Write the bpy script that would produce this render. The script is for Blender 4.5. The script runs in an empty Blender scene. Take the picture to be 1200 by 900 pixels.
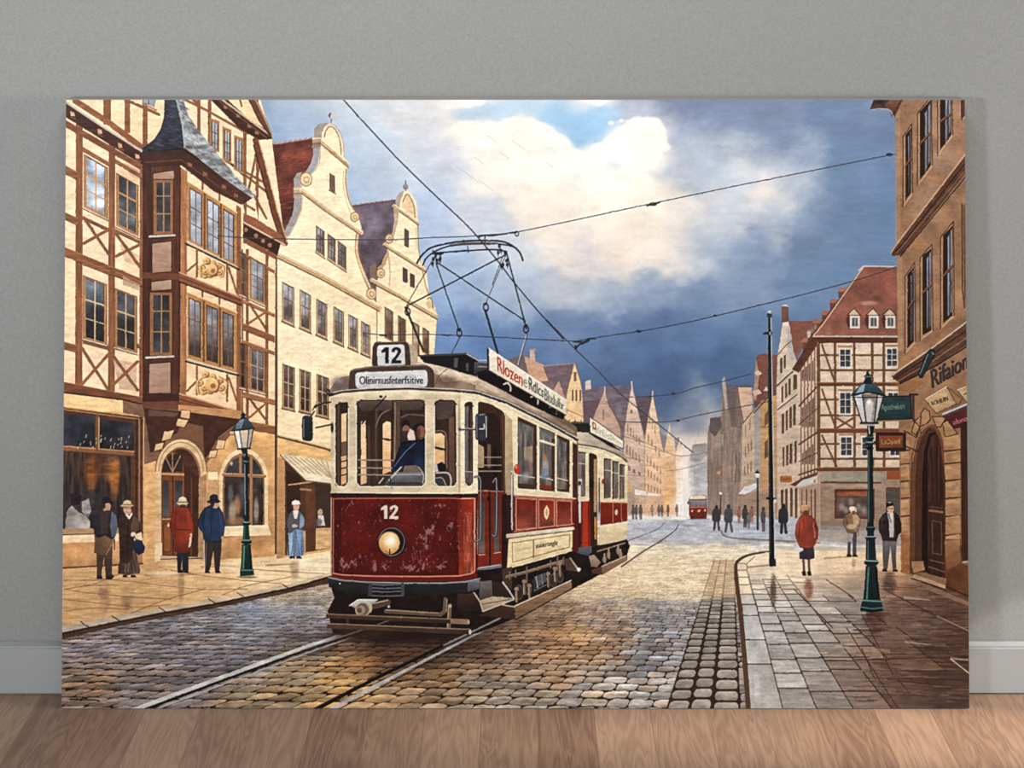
# A canvas print of a tram street leaning on a grey wall over an oak floor.
import bpy, math
import numpy as np

# ------------------------------------------------------------------ painter
# The picture on the canvas is painted here by hand, shape after shape, into a
# pigment field; its colours end up as the pigment attribute of the canvas mesh.
S = 2
X0, Y0, X1, Y1 = 68, 112, 1142, 836
W, H = (X1 - X0) * S, (Y1 - Y0) * S
IMG = np.zeros((H, W, 3), np.float32)
IDS = np.zeros((H, W), np.int16)
YY, XX = np.mgrid[0:H, 0:W].astype(np.float32)
PX = XX / S + X0
PY = YY / S + Y0
rng = np.random.RandomState(7)

def vnoise(sx, sy, seed, octv=3, gain=.5):
    r = np.random.RandomState(seed)
    out = np.zeros((H, W), np.float32); amp = 1.; tot = 0.
    for o in range(octv):
        gx, gy = int(W / (sx * S)) + 3, int(H / (sy * S)) + 3
        g = r.rand(gy + 1, gx + 1).astype(np.float32) * 2 - 1
        u = np.arange(W) / (sx * S); v = np.arange(H) / (sy * S)
        iu = u.astype(int); iv = v.astype(int)
        fu = (u - iu).astype(np.float32); fv = (v - iv).astype(np.float32)
        fu = fu * fu * (3 - 2 * fu); fv = fv * fv * (3 - 2 * fv)
        iu = np.minimum(iu, gx - 1); iv = np.minimum(iv, gy - 1)
        a = g[iv][:, iu]; b = g[iv][:, iu + 1]; c = g[iv + 1][:, iu]; d = g[iv + 1][:, iu + 1]
        out += amp * ((a * (1 - fu) + b * fu) * (1 - fv[:, None]) + (c * (1 - fu) + d * fu) * fv[:, None])
        tot += amp; amp *= gain; sx = max(sx / 2, .6); sy = max(sy / 2, .6)
    return out / tot * 1.6

NF = vnoise(3, 3, 1, 2)
NM = vnoise(16, 14, 2, 3)
NL = vnoise(70, 60, 3, 4)
NHZ = vnoise(22, 2.2, 4, 3)
NVT = vnoise(2.4, 20, 5, 3)
NB = vnoise(9, 4, 6, 2)

PARTS = [None]          # id -> (name, label, parent id)
_cur = [0]
class part:
    def __init__(s, name, label=None):
        par = _cur[-1]
        if par and PARTS[par][2]: par = PARTS[par][2]
        PARTS.append((name, label, par)); s.i = len(PARTS) - 1
    def __enter__(s): _cur.append(s.i); return s
    def __exit__(s, *a): _cur.pop()
class again:
    def __init__(s, p): s.i = p.i
    def __enter__(s): _cur.append(s.i); return s
    def __exit__(s, *a): _cur.pop()

def box(x0, y0, x1, y1, pad=2):
    a = max(0, int((x0 - X0) * S) - pad); b = min(W, int((x1 - X0) * S) + pad + 1)
    c = max(0, int((y0 - Y0) * S) - pad); d = min(H, int((y1 - Y0) * S) + pad + 1)
    return (slice(c, d), slice(a, b)) if b > a and d > c else None

def comp(sl, cov, col, ids=True):
    """blend a colour (tuple or array) over the field with a coverage mask"""
    c = np.asarray(col, np.float32)
    IMG[sl] += cov[..., None] * (c - IMG[sl])
    if ids and _cur[-1]:
        m = cov > .5
        IDS[sl][m] = _cur[-1]

def shade(sl, col, c2, gd, tex, nz):
    col = np.asarray(col, np.float32)
    h = sl[0].stop - sl[0].start; w = sl[1].stop - sl[1].start
    out = np.broadcast_to(col, (h, w, 3)).astype(np.float32)
    if c2 is not None:
        t = np.linspace(0, 1, h)[:, None] if gd == 'v' else np.linspace(0, 1, w)[None, :]
        t = np.broadcast_to(t, (h, w))[..., None]
        out = out * (1 - t) + np.asarray(c2, np.float32) * t
    if tex:
        n = NB if nz is None else nz
        out = out * (1 + tex * n[sl][..., None])
    return out

def cov_poly(pts):
    p = np.asarray(pts, np.float64)
    sl = box(p[:, 0].min(), p[:, 1].min(), p[:, 0].max(), p[:, 1].max())
    if sl is None: return None, None
    h = sl[0].stop - sl[0].start; w = sl[1].stop - sl[1].start
    k = 3 if h * w < 400000 else 2
    q = (p - (X0, Y0)) * S
    q = (q - (sl[1].start, sl[0].start)) * k
    ins = np.zeros((h * k, w * k), bool)
    px = np.arange(w * k) + .5
    for i in range(len(q)):
        xa, ya = q[i]; xb, yb = q[(i + 1) % len(q)]
        if ya > yb: xa, ya, xb, yb = xb, yb, xa, ya
        r0 = max(0, int(math.ceil(ya - .5))); r1 = min(h * k, int(math.ceil(yb - .5)))
        if r1 <= r0: continue
        yy = np.arange(r0, r1) + .5
        xi = xa + (yy - ya) * (xb - xa) / (yb - ya)
        ins[r0:r1] ^= px[None, :] < xi[:, None]
    return sl, ins.reshape(h, k, w, k).mean((1, 3), dtype=np.float32)

def cr(pts, closed=True, n=6):
    """smooth curve through points"""
    p = np.asarray(pts, float); m = len(p); out = []
    rg = range(m) if closed else range(m - 1)
    for i in rg:
        g = (lambda j: p[j % m]) if closed else (lambda j: p[min(max(j, 0), m - 1)])
        a, b, c, d = g(i - 1), g(i), g(i + 1), g(i + 2)
        for k in range(n):
            t = k / n
            out.append(.5 * (2 * b + (c - a) * t + (2 * a - 5 * b + 4 * c - d) * t * t + (3 * b - a - 3 * c + d) * t ** 3))
    if not closed: out.append(p[-1])
    return np.array(out)

def F(pts, col, a=1., c2=None, gd='v', tex=.05, nz=None, ids=True, sm=False, edge=None, ew=1.):
    if sm: pts = cr(pts)
    sl, cv = cov_poly(pts)
    if sl is None: return
    comp(sl, cv * a, shade(sl, col, c2, gd, tex, nz), ids and a > .5)
    if edge is not None: L(list(pts) + [pts[0]], ew, edge)

def L(pts, w, col, a=1., w2=None, ids=True, sm=False, tex=0):
    if sm: pts = cr(pts, False)
    p = np.asarray(pts, np.float64); n = len(p)
    r = max(w, w2 or w) / 2 + 1
    sl = box(p[:, 0].min() - r, p[:, 1].min() - r, p[:, 0].max() + r, p[:, 1].max() + r)
    if sl is None: return
    cov = np.zeros((sl[0].stop - sl[0].start, sl[1].stop - sl[1].start), np.float32)
    for i in range(n - 1):
        (xa, ya), (xb, yb) = p[i], p[i + 1]
        s2 = box(min(xa, xb) - r, min(ya, yb) - r, max(xa, xb) + r, max(ya, yb) + r)
        if s2 is None: continue
        dx, dy = xb - xa, yb - ya; l2 = dx * dx + dy * dy + 1e-9
        gx, gy = PX[s2], PY[s2]
        t = np.clip(((gx - xa) * dx + (gy - ya) * dy) / l2, 0, 1)
        d = np.hypot(gx - xa - t * dx, gy - ya - t * dy)
        ww = w
        if w2 is not None:
            ta, tb = i / (n - 1), (i + 1) / (n - 1)
            ww = w + (w2 - w) * (ta + (tb - ta) * t)
        c = np.clip((ww / 2 - d) * S + .5, 0, 1)
        if w < 1. / S: c *= w * S
        o = (slice(s2[0].start - sl[0].start, s2[0].stop - sl[0].start), slice(s2[1].start - sl[1].start, s2[1].stop - sl[1].start))
        cov[o] = np.maximum(cov[o], c)
    comp(sl, cov * a, shade(sl, col, None, 'v', tex, None), ids and a > .5)

def E(cx, cy, rx, ry, col, a=1., soft=0., rot=0., c2=None, tex=.03, ids=True, ring=None):
    R = max(rx, ry) * (1 + soft * 1.5) + 2
    sl = box(cx - R, cy - R, cx + R, cy + R)
    if sl is None: return
    x = PX[sl] - cx; y = PY[sl] - cy
    c, s = math.cos(rot), math.sin(rot)
    d = np.hypot((x * c + y * s) / rx, (-x * s + y * c) / ry)
    if soft: cv = np.clip((1 + soft - d) / (2 * soft), 0, 1); cv = cv * cv * (3 - 2 * cv)
    else:
        cv = np.clip((1 - d) * min(rx, ry) * S + .5, 0, 1)
        if ring: cv = cv * np.clip((d - 1 + ring / min(rx, ry)) * min(rx, ry) * S + .5, 0, 1)
    comp(sl, (cv * a).astype(np.float32), shade(sl, col, c2, 'v', tex, None), ids and a > .5 and not soft)

def R(x0, y0, x1, y1, col, **k): F([(x0, y0), (x1, y0), (x1, y1), (x0, y1)], col, **k)

def RR(x0, y0, x1, y1, r, col, **k):
    pts = []
    for cx, cy, a0 in ((x1 - r, y0 + r, -90), (x1 - r, y1 - r, 0), (x0 + r, y1 - r, 90), (x0 + r, y0 + r, 180)):
        for j in range(6):
            t = math.radians(a0 + j * 18); pts.append((cx + r * math.cos(t), cy + r * math.sin(t)))
    F(pts, col, **k)

def RQ(q, r, col, **k):
    """quad with rounded corners"""
    q = np.asarray(q, float); pts = []
    for i in range(len(q)):
        a, b, c = q[i - 1], q[i], q[(i + 1) % len(q)]
        p = b + (a - b) / (np.linalg.norm(a - b) + 1e-6) * r; s = b + (c - b) / (np.linalg.norm(c - b) + 1e-6) * r
        for j in range(5):
            t = j / 4; pts.append((1 - t) ** 2 * p + 2 * t * (1 - t) * b + t * t * s)
    F(pts, col, **k)

_tc = {}
def glyphs(txt):
    if txt in _tc: return _tc[txt]
    cu = bpy.data.curves.new('t', 'FONT'); cu.body = txt; cu.fill_mode = 'FRONT'; cu.size = 1
    ob = bpy.data.objects.new('t', cu); bpy.context.scene.collection.objects.link(ob)
    dg = bpy.context.evaluated_depsgraph_get(); dg.update()
    me = ob.evaluated_get(dg).to_mesh()
    v = np.array([x.co[:2] for x in me.vertices]); f = [tuple(x.vertices) for x in me.polygons]
    bpy.data.objects.remove(ob); bpy.data.curves.remove(cu)
    v = v - v.min(0); v = v / v.max(0)
    _tc[txt] = (v, f); return _tc[txt]

def T(txt, quad, col, a=1., bold=0.):
    """text stretched into quad: top-left, top-right, bottom-right, bottom-left"""
    v, f = glyphs(txt); q = np.asarray(quad, float)
    u = v[:, :1]; w = 1 - v[:, 1:]
    p = (q[0] * (1 - u) + q[1] * u) * (1 - w) + (q[3] * (1 - u) + q[2] * u) * w
    sl = box(p[:, 0].min() - 1, p[:, 1].min() - 1, p[:, 0].max() + 1, p[:, 1].max() + 1)
    cov = np.zeros((sl[0].stop - sl[0].start, sl[1].stop - sl[1].start), np.float32)
    for fc in f:
        s2, c = cov_poly(p[list(fc)])
        if s2 is None: continue
        s2b = (slice(max(s2[0].start, sl[0].start), min(s2[0].stop, sl[0].stop)), slice(max(s2[1].start, sl[1].start), min(s2[1].stop, sl[1].stop)))
        o = (slice(s2b[0].start - sl[0].start, s2b[0].stop - sl[0].start), slice(s2b[1].start - sl[1].start, s2b[1].stop - sl[1].start))
        i = (slice(s2b[0].start - s2[0].start, s2b[0].stop - s2[0].start), slice(s2b[1].start - s2[1].start, s2b[1].stop - s2[1].start))
        cov[o] += c[i]
    cov = np.clip(cov, 0, 1)
    if bold:
        c0 = cov.copy(); k = max(1, int(round(bold * S)))
        for j in range(1, k + 1): cov[:, j:] = np.maximum(cov[:, j:], c0[:, :-j])
    comp(sl, cov * a, col, False)

def D12(x0, y0, x1, y1, col, ids=False):
    """the number 12 in heavy grotesque figures"""
    w, h = x1 - x0, y1 - y0
    g = lambda pts: [(x0 + a * w, y0 + b * h) for a, b in pts]
    F(g([(.2,0),(.38,0),(.38,1),(.2,1),(.2,.3),(.02,.36),(.02,.2)]), col, tex=0, ids=ids)
    F(g([(.5,.3),(.53,.12),(.62,.02),(.76,-.02),(.9,.03),(.98,.14),(.98,.32),(.9,.48),(.72,.8),(.99,.8),(.99,1),(.48,1),(.5,.84),(.68,.55),(.8,.36),(.82,.24),(.76,.15),(.69,.18),(.66,.31)]), col, tex=0, ids=ids)

def field(sl, pts, sig, warp=0, n1=None, n2=None, asp=1.):
    """smooth colour field through control points (x, y, r, g, b)"""
    st = 4
    gx = PX[sl]; gy = PY[sl]
    h, w = gx.shape
    cx = gx[::st, ::st]; cy = gy[::st, ::st]
    num = np.zeros(cx.shape + (3,), np.float32); den = np.full(cx.shape, 1e-9, np.float32)
    if warp:
        cx = cx + warp * n1[sl][::st, ::st]; cy = cy + warp * n2[sl][::st, ::st]
    for x, y, r, g, b in pts:
        d = ((cx - x) ** 2 + ((cy - y) * asp) ** 2) / (sig * sig)
        k = np.exp(-d) + 1e-3 / (1 + d) ** 2
        num += k[..., None] * np.array((r, g, b), np.float32); den += k
    c = num / den[..., None]
    yi = np.clip(np.arange(h) / st, 0, c.shape[0] - 1.001); xi = np.clip(np.arange(w) / st, 0, c.shape[1] - 1.001)
    iy = yi.astype(int); ix = xi.astype(int); fy = (yi - iy)[:, None, None]; fx = (xi - ix)[None, :, None]
    iy1 = np.minimum(iy + 1, c.shape[0] - 1); ix1 = np.minimum(ix + 1, c.shape[1] - 1)
    return ((c[iy][:, ix] * (1 - fx) + c[iy][:, ix1] * fx) * (1 - fy) + (c[iy1][:, ix] * (1 - fx) + c[iy1][:, ix1] * fx) * fy).astype(np.float32)

LV = (812, 592)        # vanishing point of the left row
RV = (815, 592)
GV = (857, 592)        # vanishing point of the paving
def Yv(vp, x0, y0, x): return vp[1] + (y0 - vp[1]) * (vp[0] - x) / (vp[0] - x0)
def VR(vp, x0, x1, ya, yb): return [(x0, ya), (x1, Yv(vp, x0, ya, x1)), (x1, Yv(vp, x0, yb, x1)), (x0, yb)]
def lerp(a, b, t): return tuple(a[i] + (b[i] - a[i]) * t for i in range(len(a)))

def win(x0, x1, ya, yb, vp=LV, nc=2, rows=(.33, .66), frame=(176, 124, 74), fw=2.6, g1=(120, 130, 145), g2=(60, 52, 52), mun=(190, 150, 100), mw=1., sill=(215, 200, 180), dark=(60, 38, 28), reveal=True):
    """window in a wall seen along a vanishing point: frame, glass, glazing bars, sill"""
    with part('window'):
        q = VR(vp, x0 - fw, x1 + fw, ya - fw, yb + fw * .6)
        F(q, frame)
        if reveal: L([q[0], q[1]], .9, dark, .8); L([q[1], q[2]], .9, dark, .8); L([q[0], q[3]], .7, dark, .5)
        g = VR(vp, x0, x1, ya, yb)
        F(g, g1, c2=g2, tex=.3, nz=NM)
        L([g[0], g[1], g[2]], .8, (30, 22, 20), .6)
        for i in range(1, nc):
            x = x0 + (x1 - x0) * i / nc
            t = (x - x0); yt = Yv(vp, x0, ya, x); yo = Yv(vp, x0, yb, x)
            L([(x, yt), (x, yo)], mw, mun)
        for r in rows:
            y = ya + (yb - ya) * r
            L([(x0, y), (x1, Yv(vp, x0, y, x1))], mw * (1.25 if r == rows[0] and len(rows) < 3 else .8), mun)
        if sill:
            s = VR(vp, x0 - fw - 1, x1 + fw + 1, yb + fw * .5, yb + fw * .5 + 1.8)
            F(s, sill); L([s[3], s[2]], 1.1, (45, 28, 22), .9)

# ------------------------------------------------------------------ sky
ALL = (slice(0, H), slice(0, W))
SKY = [(300,120,142,162,190),(350,120,166,183,205),(400,120,190,204,216),(450,120,205,212,218),(500,120,216,216,218),(545,120,238,228,218),(585,122,176,207,236),(640,122,160,202,240),(665,130,190,215,240),(690,118,240,238,238),(730,120,165,178,206),(765,125,135,150,185),(800,120,118,134,168),(850,120,120,138,172),(900,120,126,142,176),(1000,120,112,136,172),(1045,120,112,136,172),
(300,160,130,158,192),(350,160,152,178,208),(420,160,185,200,218),(500,160,202,207,217),(560,160,232,223,216),(610,155,252,238,220),(645,158,235,230,225),(668,165,155,200,240),(688,170,150,195,235),(740,158,253,247,235),(770,150,246,243,236),(795,160,150,165,198),(850,160,125,145,182),(900,165,128,150,185),(1000,160,112,138,175),(1045,160,108,134,172),
(345,200,150,178,210),(400,200,165,190,220),(450,200,182,198,220),(520,200,198,207,222),(570,200,246,236,222),(625,195,255,244,228),(700,190,255,247,232),(745,190,252,250,242),(775,195,215,218,222),(800,200,168,180,202),(830,185,180,195,215),(860,185,205,212,220),(890,205,205,210,220),(930,200,150,170,200),(1000,200,108,136,175),(1045,200,105,133,173),
(890,228,248,236,224),(910,222,235,230,226),(930,232,190,200,215),(870,232,185,198,216),
(420,250,158,184,214),(500,250,170,190,220),(560,250,200,207,221),(620,245,244,232,216),(700,240,252,238,220),(760,235,250,237,218),(800,235,238,228,218),(840,250,200,208,219),(900,265,178,192,212),(950,250,118,143,178),(1000,250,105,132,170),(1040,250,100,130,170),
(520,300,160,185,220),(600,300,193,205,222),(650,290,236,224,210),(690,300,214,210,212),(735,290,243,227,210),(770,280,240,226,210),(800,290,205,207,214),(840,290,165,184,210),(880,300,125,150,186),(950,300,108,135,172),(1040,300,104,133,173),
(520,350,128,160,205),(560,345,140,168,208),(600,350,152,176,210),(660,345,188,194,206),(700,345,170,185,208),(760,340,135,158,192),(820,350,120,147,184),(880,335,128,152,188),(950,350,108,138,176),(1000,345,104,136,178),
(520,400,104,138,192),(560,400,92,127,182),(610,395,95,128,178),(660,385,105,132,176),(700,400,95,125,170),(760,400,88,118,163),(830,390,92,124,168),(900,395,96,128,168),(950,385,90,122,165),
(600,440,84,118,166),(700,440,80,108,150),(780,445,72,100,144),(850,440,72,102,148),(890,450,80,110,150),
(760,480,78,104,145),(800,485,88,112,148),(835,478,120,142,168),(790,510,165,165,172),(830,505,228,210,195),(815,530,240,220,200),(800,550,244,224,200),(820,560,230,225,222)]
with part('painted_sky', 'stormy blue grey painted sky with a cream sunlit cloud') as PSKY:
    c = field(ALL, SKY, 27, 17, vnoise(34, 26, 11, 4, .55), vnoise(34, 26, 12, 4, .55))
    n = vnoise(12, 5, 13, 3)
    # slanting brush strokes
    rot = vnoise(26, 3, 14, 2)
    c = c * (1 + .012 * n[..., None] + .012 * rot[..., None])
    IMG[:] = c; IDS[:] = PSKY.i
    for x, y, rx, ry, col, a in ((700,205,48,24,(255,249,236),.55),(760,158,17,11,(255,250,240),.8),(748,178,26,14,(255,250,240),.55),(640,190,35,20,(255,246,230),.5),(735,270,34,18,(252,236,214),.5),(893,226,13,7,(252,238,224),.6),(600,170,26,12,(250,238,222),.35),(723,143,3,2,(235,240,245),.7),(735,142,2.5,2,(235,240,245),.6),(690,118,16,5,(246,244,242),.6),(682,148,20,11,(140,192,240),.5),(700,160,10,8,(158,202,240),.6),(560,118,20,3,(245,225,210),.6)):
        E(x, y, rx, ry, col, a, soft=.8, tex=0, ids=False)
    # blue opening with puffed cumulus edges
    for x, y, rx, ry, a in ((545,134,20,7,.5),(578,129,24,8,.6),(618,127,26,8,.65),(650,136,20,12,.8),(684,146,30,16,.9),(676,164,14,12,.85),(708,136,20,12,.7)):
        E(x, y, rx, ry, (150,199,240) if y > 132 else (172,208,236), a, soft=.55, tex=0, ids=False)
    edge = [(535,146),(552,143),(570,147),(590,142),(606,140),(622,142),(634,149),(642,158),(652,162),(664,170),(668,180),(684,186),(700,182),(706,172),(716,166),(724,158),(736,150),(746,142),(758,140),(768,148),(772,160),(766,172),(758,186)]
    ep = cr(edge, False, 5)
    for x, y in ep:
        for k in range(2):
            r = 3 + 5 * rng.rand(); E(x + 4 * rng.randn(), y + 2 + 5 * rng.rand(), r * 1.25, r, (253,246,234) if x > 620 else (246,236,224), .6, soft=.35, tex=0, ids=False)
    for x, y, rx, ry in ((735,165,20,14),(748,155,14,12),(700,196,30,12),(650,184,26,16),(610,160,30,14),(570,160,30,12),(745,180,14,14)): E(x, y, rx, ry, (253,245,232), .7, soft=.7, tex=0, ids=False)
    for x, y, r in ((716,144,2.4),(728,141,2),(700,118,6),(548,118,7),(560,119,5)): E(x, y, r * 1.5, r, (246,244,242), .8, soft=.4, tex=0, ids=False)
    E(716,192,12,8,(206,218,234),.6,soft=.7,tex=0,ids=False); E(600,345,40,26,(186,198,216),.4,soft=.8,tex=0,ids=False); E(530,330,30,40,(160,184,214),.35,soft=.8,tex=0,ids=False)
    for k in range(90):
        t = rng.rand(); x = 575 + 230 * rng.rand(); y = 165 + 120 * rng.rand()
        r = 4 + 9 * rng.rand()
        base = IMG[int((y - Y0) * S), int((x - X0) * S)]
        if base[0] > 225: E(x, y, r * 1.3, r, tuple(np.minimum(base + (8, 6, 3), 255)), .5, soft=.6, tex=0, ids=False)
    for k in range(420):
        x = 300 + 750 * rng.rand(); y = 120 + 380 * rng.rand(); l = 5 + 12 * rng.rand(); an = -.6 + .5 * rng.rand() + (0.9 if x < 620 else 0)
        b = IMG[min(H - 1, int((y - Y0) * S)), min(W - 1, int((x - X0) * S))]
        d = rng.choice([-7, -5, 6, 9])
        L([(x, y), (x + l * math.cos(an), y + l * math.sin(an))], .7, tuple(np.clip(b + d, 0, 255)), .55, ids=False)
    for x, y, l in ((600,164,14),(570,158,12),(586,178,10),(533,193,28),(560,210,18),(640,190,8),(556,184,10)):
        L([(x, y), (x + l, y + l * .75)], .7, (190, 170, 155), .6, ids=False)

def wrow(x0, x1, ya, yb, vp, n, col, duty=.45, a=.8, seg=True):
    """a row of far windows, one dab of paint each"""
    for i in range(n):
        xa = x0 + (x1 - x0) * i / n; xb = xa + (x1 - x0) / n * duty
        with part('window'):
            F([(xa, Yv(vp, x0, ya, xa)), (xb, Yv(vp, x0, ya, xb)), (xb, Yv(vp, x0, yb, xb)), (xa, Yv(vp, x0, yb, xa))], col, a)

# ------------------------------------------------------------------ distant street, left row
HV = (812, 590)
with part('painted_gabled_house', 'pale gabled house behind the rear tram car'):
    F([(597,421),(612,415),(640,432),(690,470),(690,520),(640,500),(600,450)], (122, 104, 104))
    F([(614,417),(638,428),(648,450),(655,470),(640,462),(620,440)], (206, 160, 132))
    F([(621,411),(626,409.5),(627.5,424),(621,423)], (205, 168, 142)); R(620.5,409,627.5,411,(180,150,130))
with part('painted_gabled_house', 'cream gabled house with a violet slate roof above the tram'):
    F([(636,429),(655,428),(672,425.5),(668,445),(662,480),(650,465)], (118, 98, 106), c2=(128,108,112))
    L([(636,429),(672,425.5)], 1, (160,140,140))
    F([(673,423.5),(675.5,432),(680,446),(686,480),(688,520),(664,520),(661,484),(664,460),(669,440)], (240, 206, 160), c2=(236, 190, 138), edge=(150,110,84), ew=.8)
    F([(648,458),(655,446),(662,466),(666,486),(650,480)], (196,158,140))
    F([(634,447),(648,446),(650,478),(640,470)],(140,112,110))
    for x in (671, 675.5, 680): 
        with part('window'): R(x - 1, 457, x + 1, 470 , (92,70,62), a=.85)
    with part('window'): R(672.5,436,675.5,447,(110,84,72),a=.8)
    L([(664,480),(688,490)],1,(150,110,84))
    for x in (666, 673, 680):
        with part('window'): R(x, 492, x + 2, 500, (120,90,74), a=.7)
with part('painted_gabled_house', 'hazy twin gabled house with a long violet roof'):
    F([(682,457),(690,454),(740,451),(752,500),(735,520),(700,515),(684,500)], (116, 104, 118), c2=(134,116,120), tex=.1)
    F([(686,447),(692,445),(693,456),(686,457)], (206,190,176))
    F([(684,470),(704,468),(694,500),(684,500)], (108,90,96))
    F([(708.5,456),(711,467),(719,480),(727,503),(728,525),(700,525),(694,492),(702,472)], (196,164,148), c2=(188,150,132), edge=(140,112,104), ew=.7)
    L([(708.5,453),(708.5,462)],1.2,(220,205,195))
    L([(712,470),(728,500)],2.2,(120,98,98))
    with part('window'): R(706,480,708,492,(130,104,98),a=.7)
with part('painted_gabled_house', 'pale hazy house with a steep gable and rows of small windows'):
    F([(740,451),(743,462),(748,484),(755,512),(757,606),(731,606),(730,520),(734,484)], (222,192,170), c2=(196,168,150), edge=(150,122,110), ew=.7)
    L([(740,447),(740,456)],1.3,(226,206,190))
    with part('window'): R(738.5,480,741.5,484,(130,104,96),a=.8)
    wrow(735,752,496,506,HV,5,(136,108,98),.4); wrow(734,752,520,531,HV,5,(136,108,98),.4); wrow(736,754,545,551,HV,3,(120,96,90),.45)
    L([(731,511),(756,519)],.9,(150,122,110)); L([(731,535),(756,540)],.9,(150,122,110)); L([(731,556),(757,558)],.8,(160,132,118))
    E(735,572,4,7,(230,170,80),.6,soft=.5,ids=False)
    R(734,576,756,606,(170,142,124),a=.6)
with part('painted_gabled_house', 'warm cream house with a steep gable, farther down the row'):
    F([(744.5,465),(763,463.5),(768,480),(757,516),(752,497)], (104,88,98))
    F([(764.5,462),(767,474),(772,498),(778,528),(780,606),(756,606),(755,517),(758,496)], (238,206,172), c2=(226,180,140), edge=(160,128,108), ew=.6)
    L([(764.5,458),(764.5,466)],1.2,(226,206,190))
    wrow(761,770,484,496,HV,3,(150,116,96),.35); wrow(759,776,508,517,HV,4,(150,116,96),.35); wrow(758,777,533,541,HV,5,(150,116,96),.4); wrow(759,777,550,558,HV,5,(150,116,96),.4); wrow(759,777,567,575,HV,5,(160,126,104),.4)
    L([(756,523),(779,530)],.8,(170,136,112)); L([(756,545),(779,548)],.7,(170,136,112))
    F([(744,573),(757,576),(758,581),(744,580)], (236,226,214)); F([(759,577),(774,580),(774,584),(760,583)], (240,230,216))
    R(744,581,780,606,(206,170,138),a=.8)
with part('painted_gabled_house', 'faint last gabled houses at the end of the left row'):
    F([(772,505),(782,512),(780,540)], (150,134,136))
    F([(784.5,496),(787,512),(792,530),(794,606),(779,606),(778,532),(781,515)], (232,200,166), c2=(236,176,116))
    F([(790,514),(796,512),(799,520),(792,530)], (158,142,140))
    F([(797,512),(799.5,524),(801,606),(793,606),(792,530)], (238,212,184), c2=(242,216,186))
    wrow(782,790,540,545,HV,3,(190,148,112),.4,.6); wrow(782,790,556,561,HV,3,(190,148,112),.4,.6)
with part('painted_hazy_house', 'pale blue grey house at the far end of the street'):
    F([(806,542),(812,521),(828,519),(832,532),(834,606),(807,606)], (176,172,172), c2=(188,190,196), tex=.07)
    F([(812,521),(828,519),(831,530),(822,540),(808,541)], (160,152,152))
    wrow(809,822,548,556,(800,600),3,(150,150,155),.4,.5); wrow(809,822,564,572,(800,600),3,(150,150,155),.4,.5)
with again(PSKY):
    E(802, 566, 9, 30, (250,242,230), .75, soft=.7, ids=False, tex=0)
    E(800, 594, 13, 12, (232,232,236), .7, soft=.7, ids=False, tex=0)

# ------------------------------------------------------------------ right row
with part('painted_narrow_house', 'tall brown shadowed houses beside the hazy end of the street'):
    F([(829,508),(833,490),(845,487),(847,444),(849.5,441),(852,462),(858,480),(872,500),(872,606),(829,606)], (142,122,110), c2=(150,130,118), tex=.12, nz=NVT)
    F([(846,446),(848,441),(850,450),(853,480),(850,482)], (178,160,146))
    F([(832,490),(844,488),(846,500),(838,512),(832,506)], (104,92,92))
    F([(836,512),(848,508),(848,522),(838,528)], (158,144,132))
    L([(845,488),(845,600)],.8,(110,92,84),.6); L([(858,500),(858,600)],.8,(112,94,86),.7)
    E(842,554,2.2,2.2,(236,150,90),.9,soft=.5,ids=False)
    wrow(832,842,520,528,RV,2,(110,94,88),.35,.6); wrow(862,870,535,548,RV,2,(104,86,80),.35,.7); wrow(861,870,556,568,RV,2,(104,86,80),.35,.7)
with part('painted_narrow_house', 'grey roofed narrow house with a peach gable wall'):
    F([(851,450.5),(881,451.5),(876,480),(868,502),(857,500)], (106,96,100), c2=(120,104,100))
    F([(865,454),(881,454),(882,474),(880,486),(871,496)], (206,170,146))
    F([(864,455),(872,494),(865,500),(861,490)], (132,110,100))
    F([(870,496),(884,478),(884,606),(868,606)], (196,170,144), c2=(184,160,140))
    L([(870,496),(884,479)],1.4,(120,96,82))
    wrow(873,883,500,512,RV,2,(150,122,102),.3); wrow(873,883,524,536,RV,3,(130,98,78),.4); wrow(872,883,547,558,RV,3,(130,98,78),.4)
with part('painted_narrow_house', 'reddish gabled narrow house behind the black mast'):
    F([(886,420),(888,416),(897,414),(912,416),(913,470),(884,478),(883,456)], (128,82,72), c2=(120,80,70))
    F([(886,420),(884,446),(882,466),(886,470),(890,440)], (176,136,116))
    F([(884,437),(889,434),(893,438),(888,441)], (220,196,176)); F([(882,458),(889,456),(893,461),(884,464)], (212,186,166))
    F([(884,482),(892,470),(912,462),(912,606),(884,606)], (194,148,96), c2=(188,146,104))
    F([(884,482),(892,472),(891,606),(884,606)], (160,152,146))
    L([(883,484),(899,466),(912,460)],1.5,(110,78,60))
    F([(895,458),(898,452),(901,458)],(214,190,168))
    wrow(896,901,518,538,RV,1,(96,68,54),.8); wrow(896,901,486,500,RV,1,(110,80,60),.8)
    L([(892,500),(913,500)],.7,(90,70,56))
    F([(865,579),(872,571),(886,566),(888,571),(875,579)], (214,214,216)); F([(888,576),(895,569),(901,566),(901,572),(892,577)], (200,140,120))
    F([(866,580),(901,573),(912,573),(912,612),(866,606)], (158,130,110), a=.8)
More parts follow.
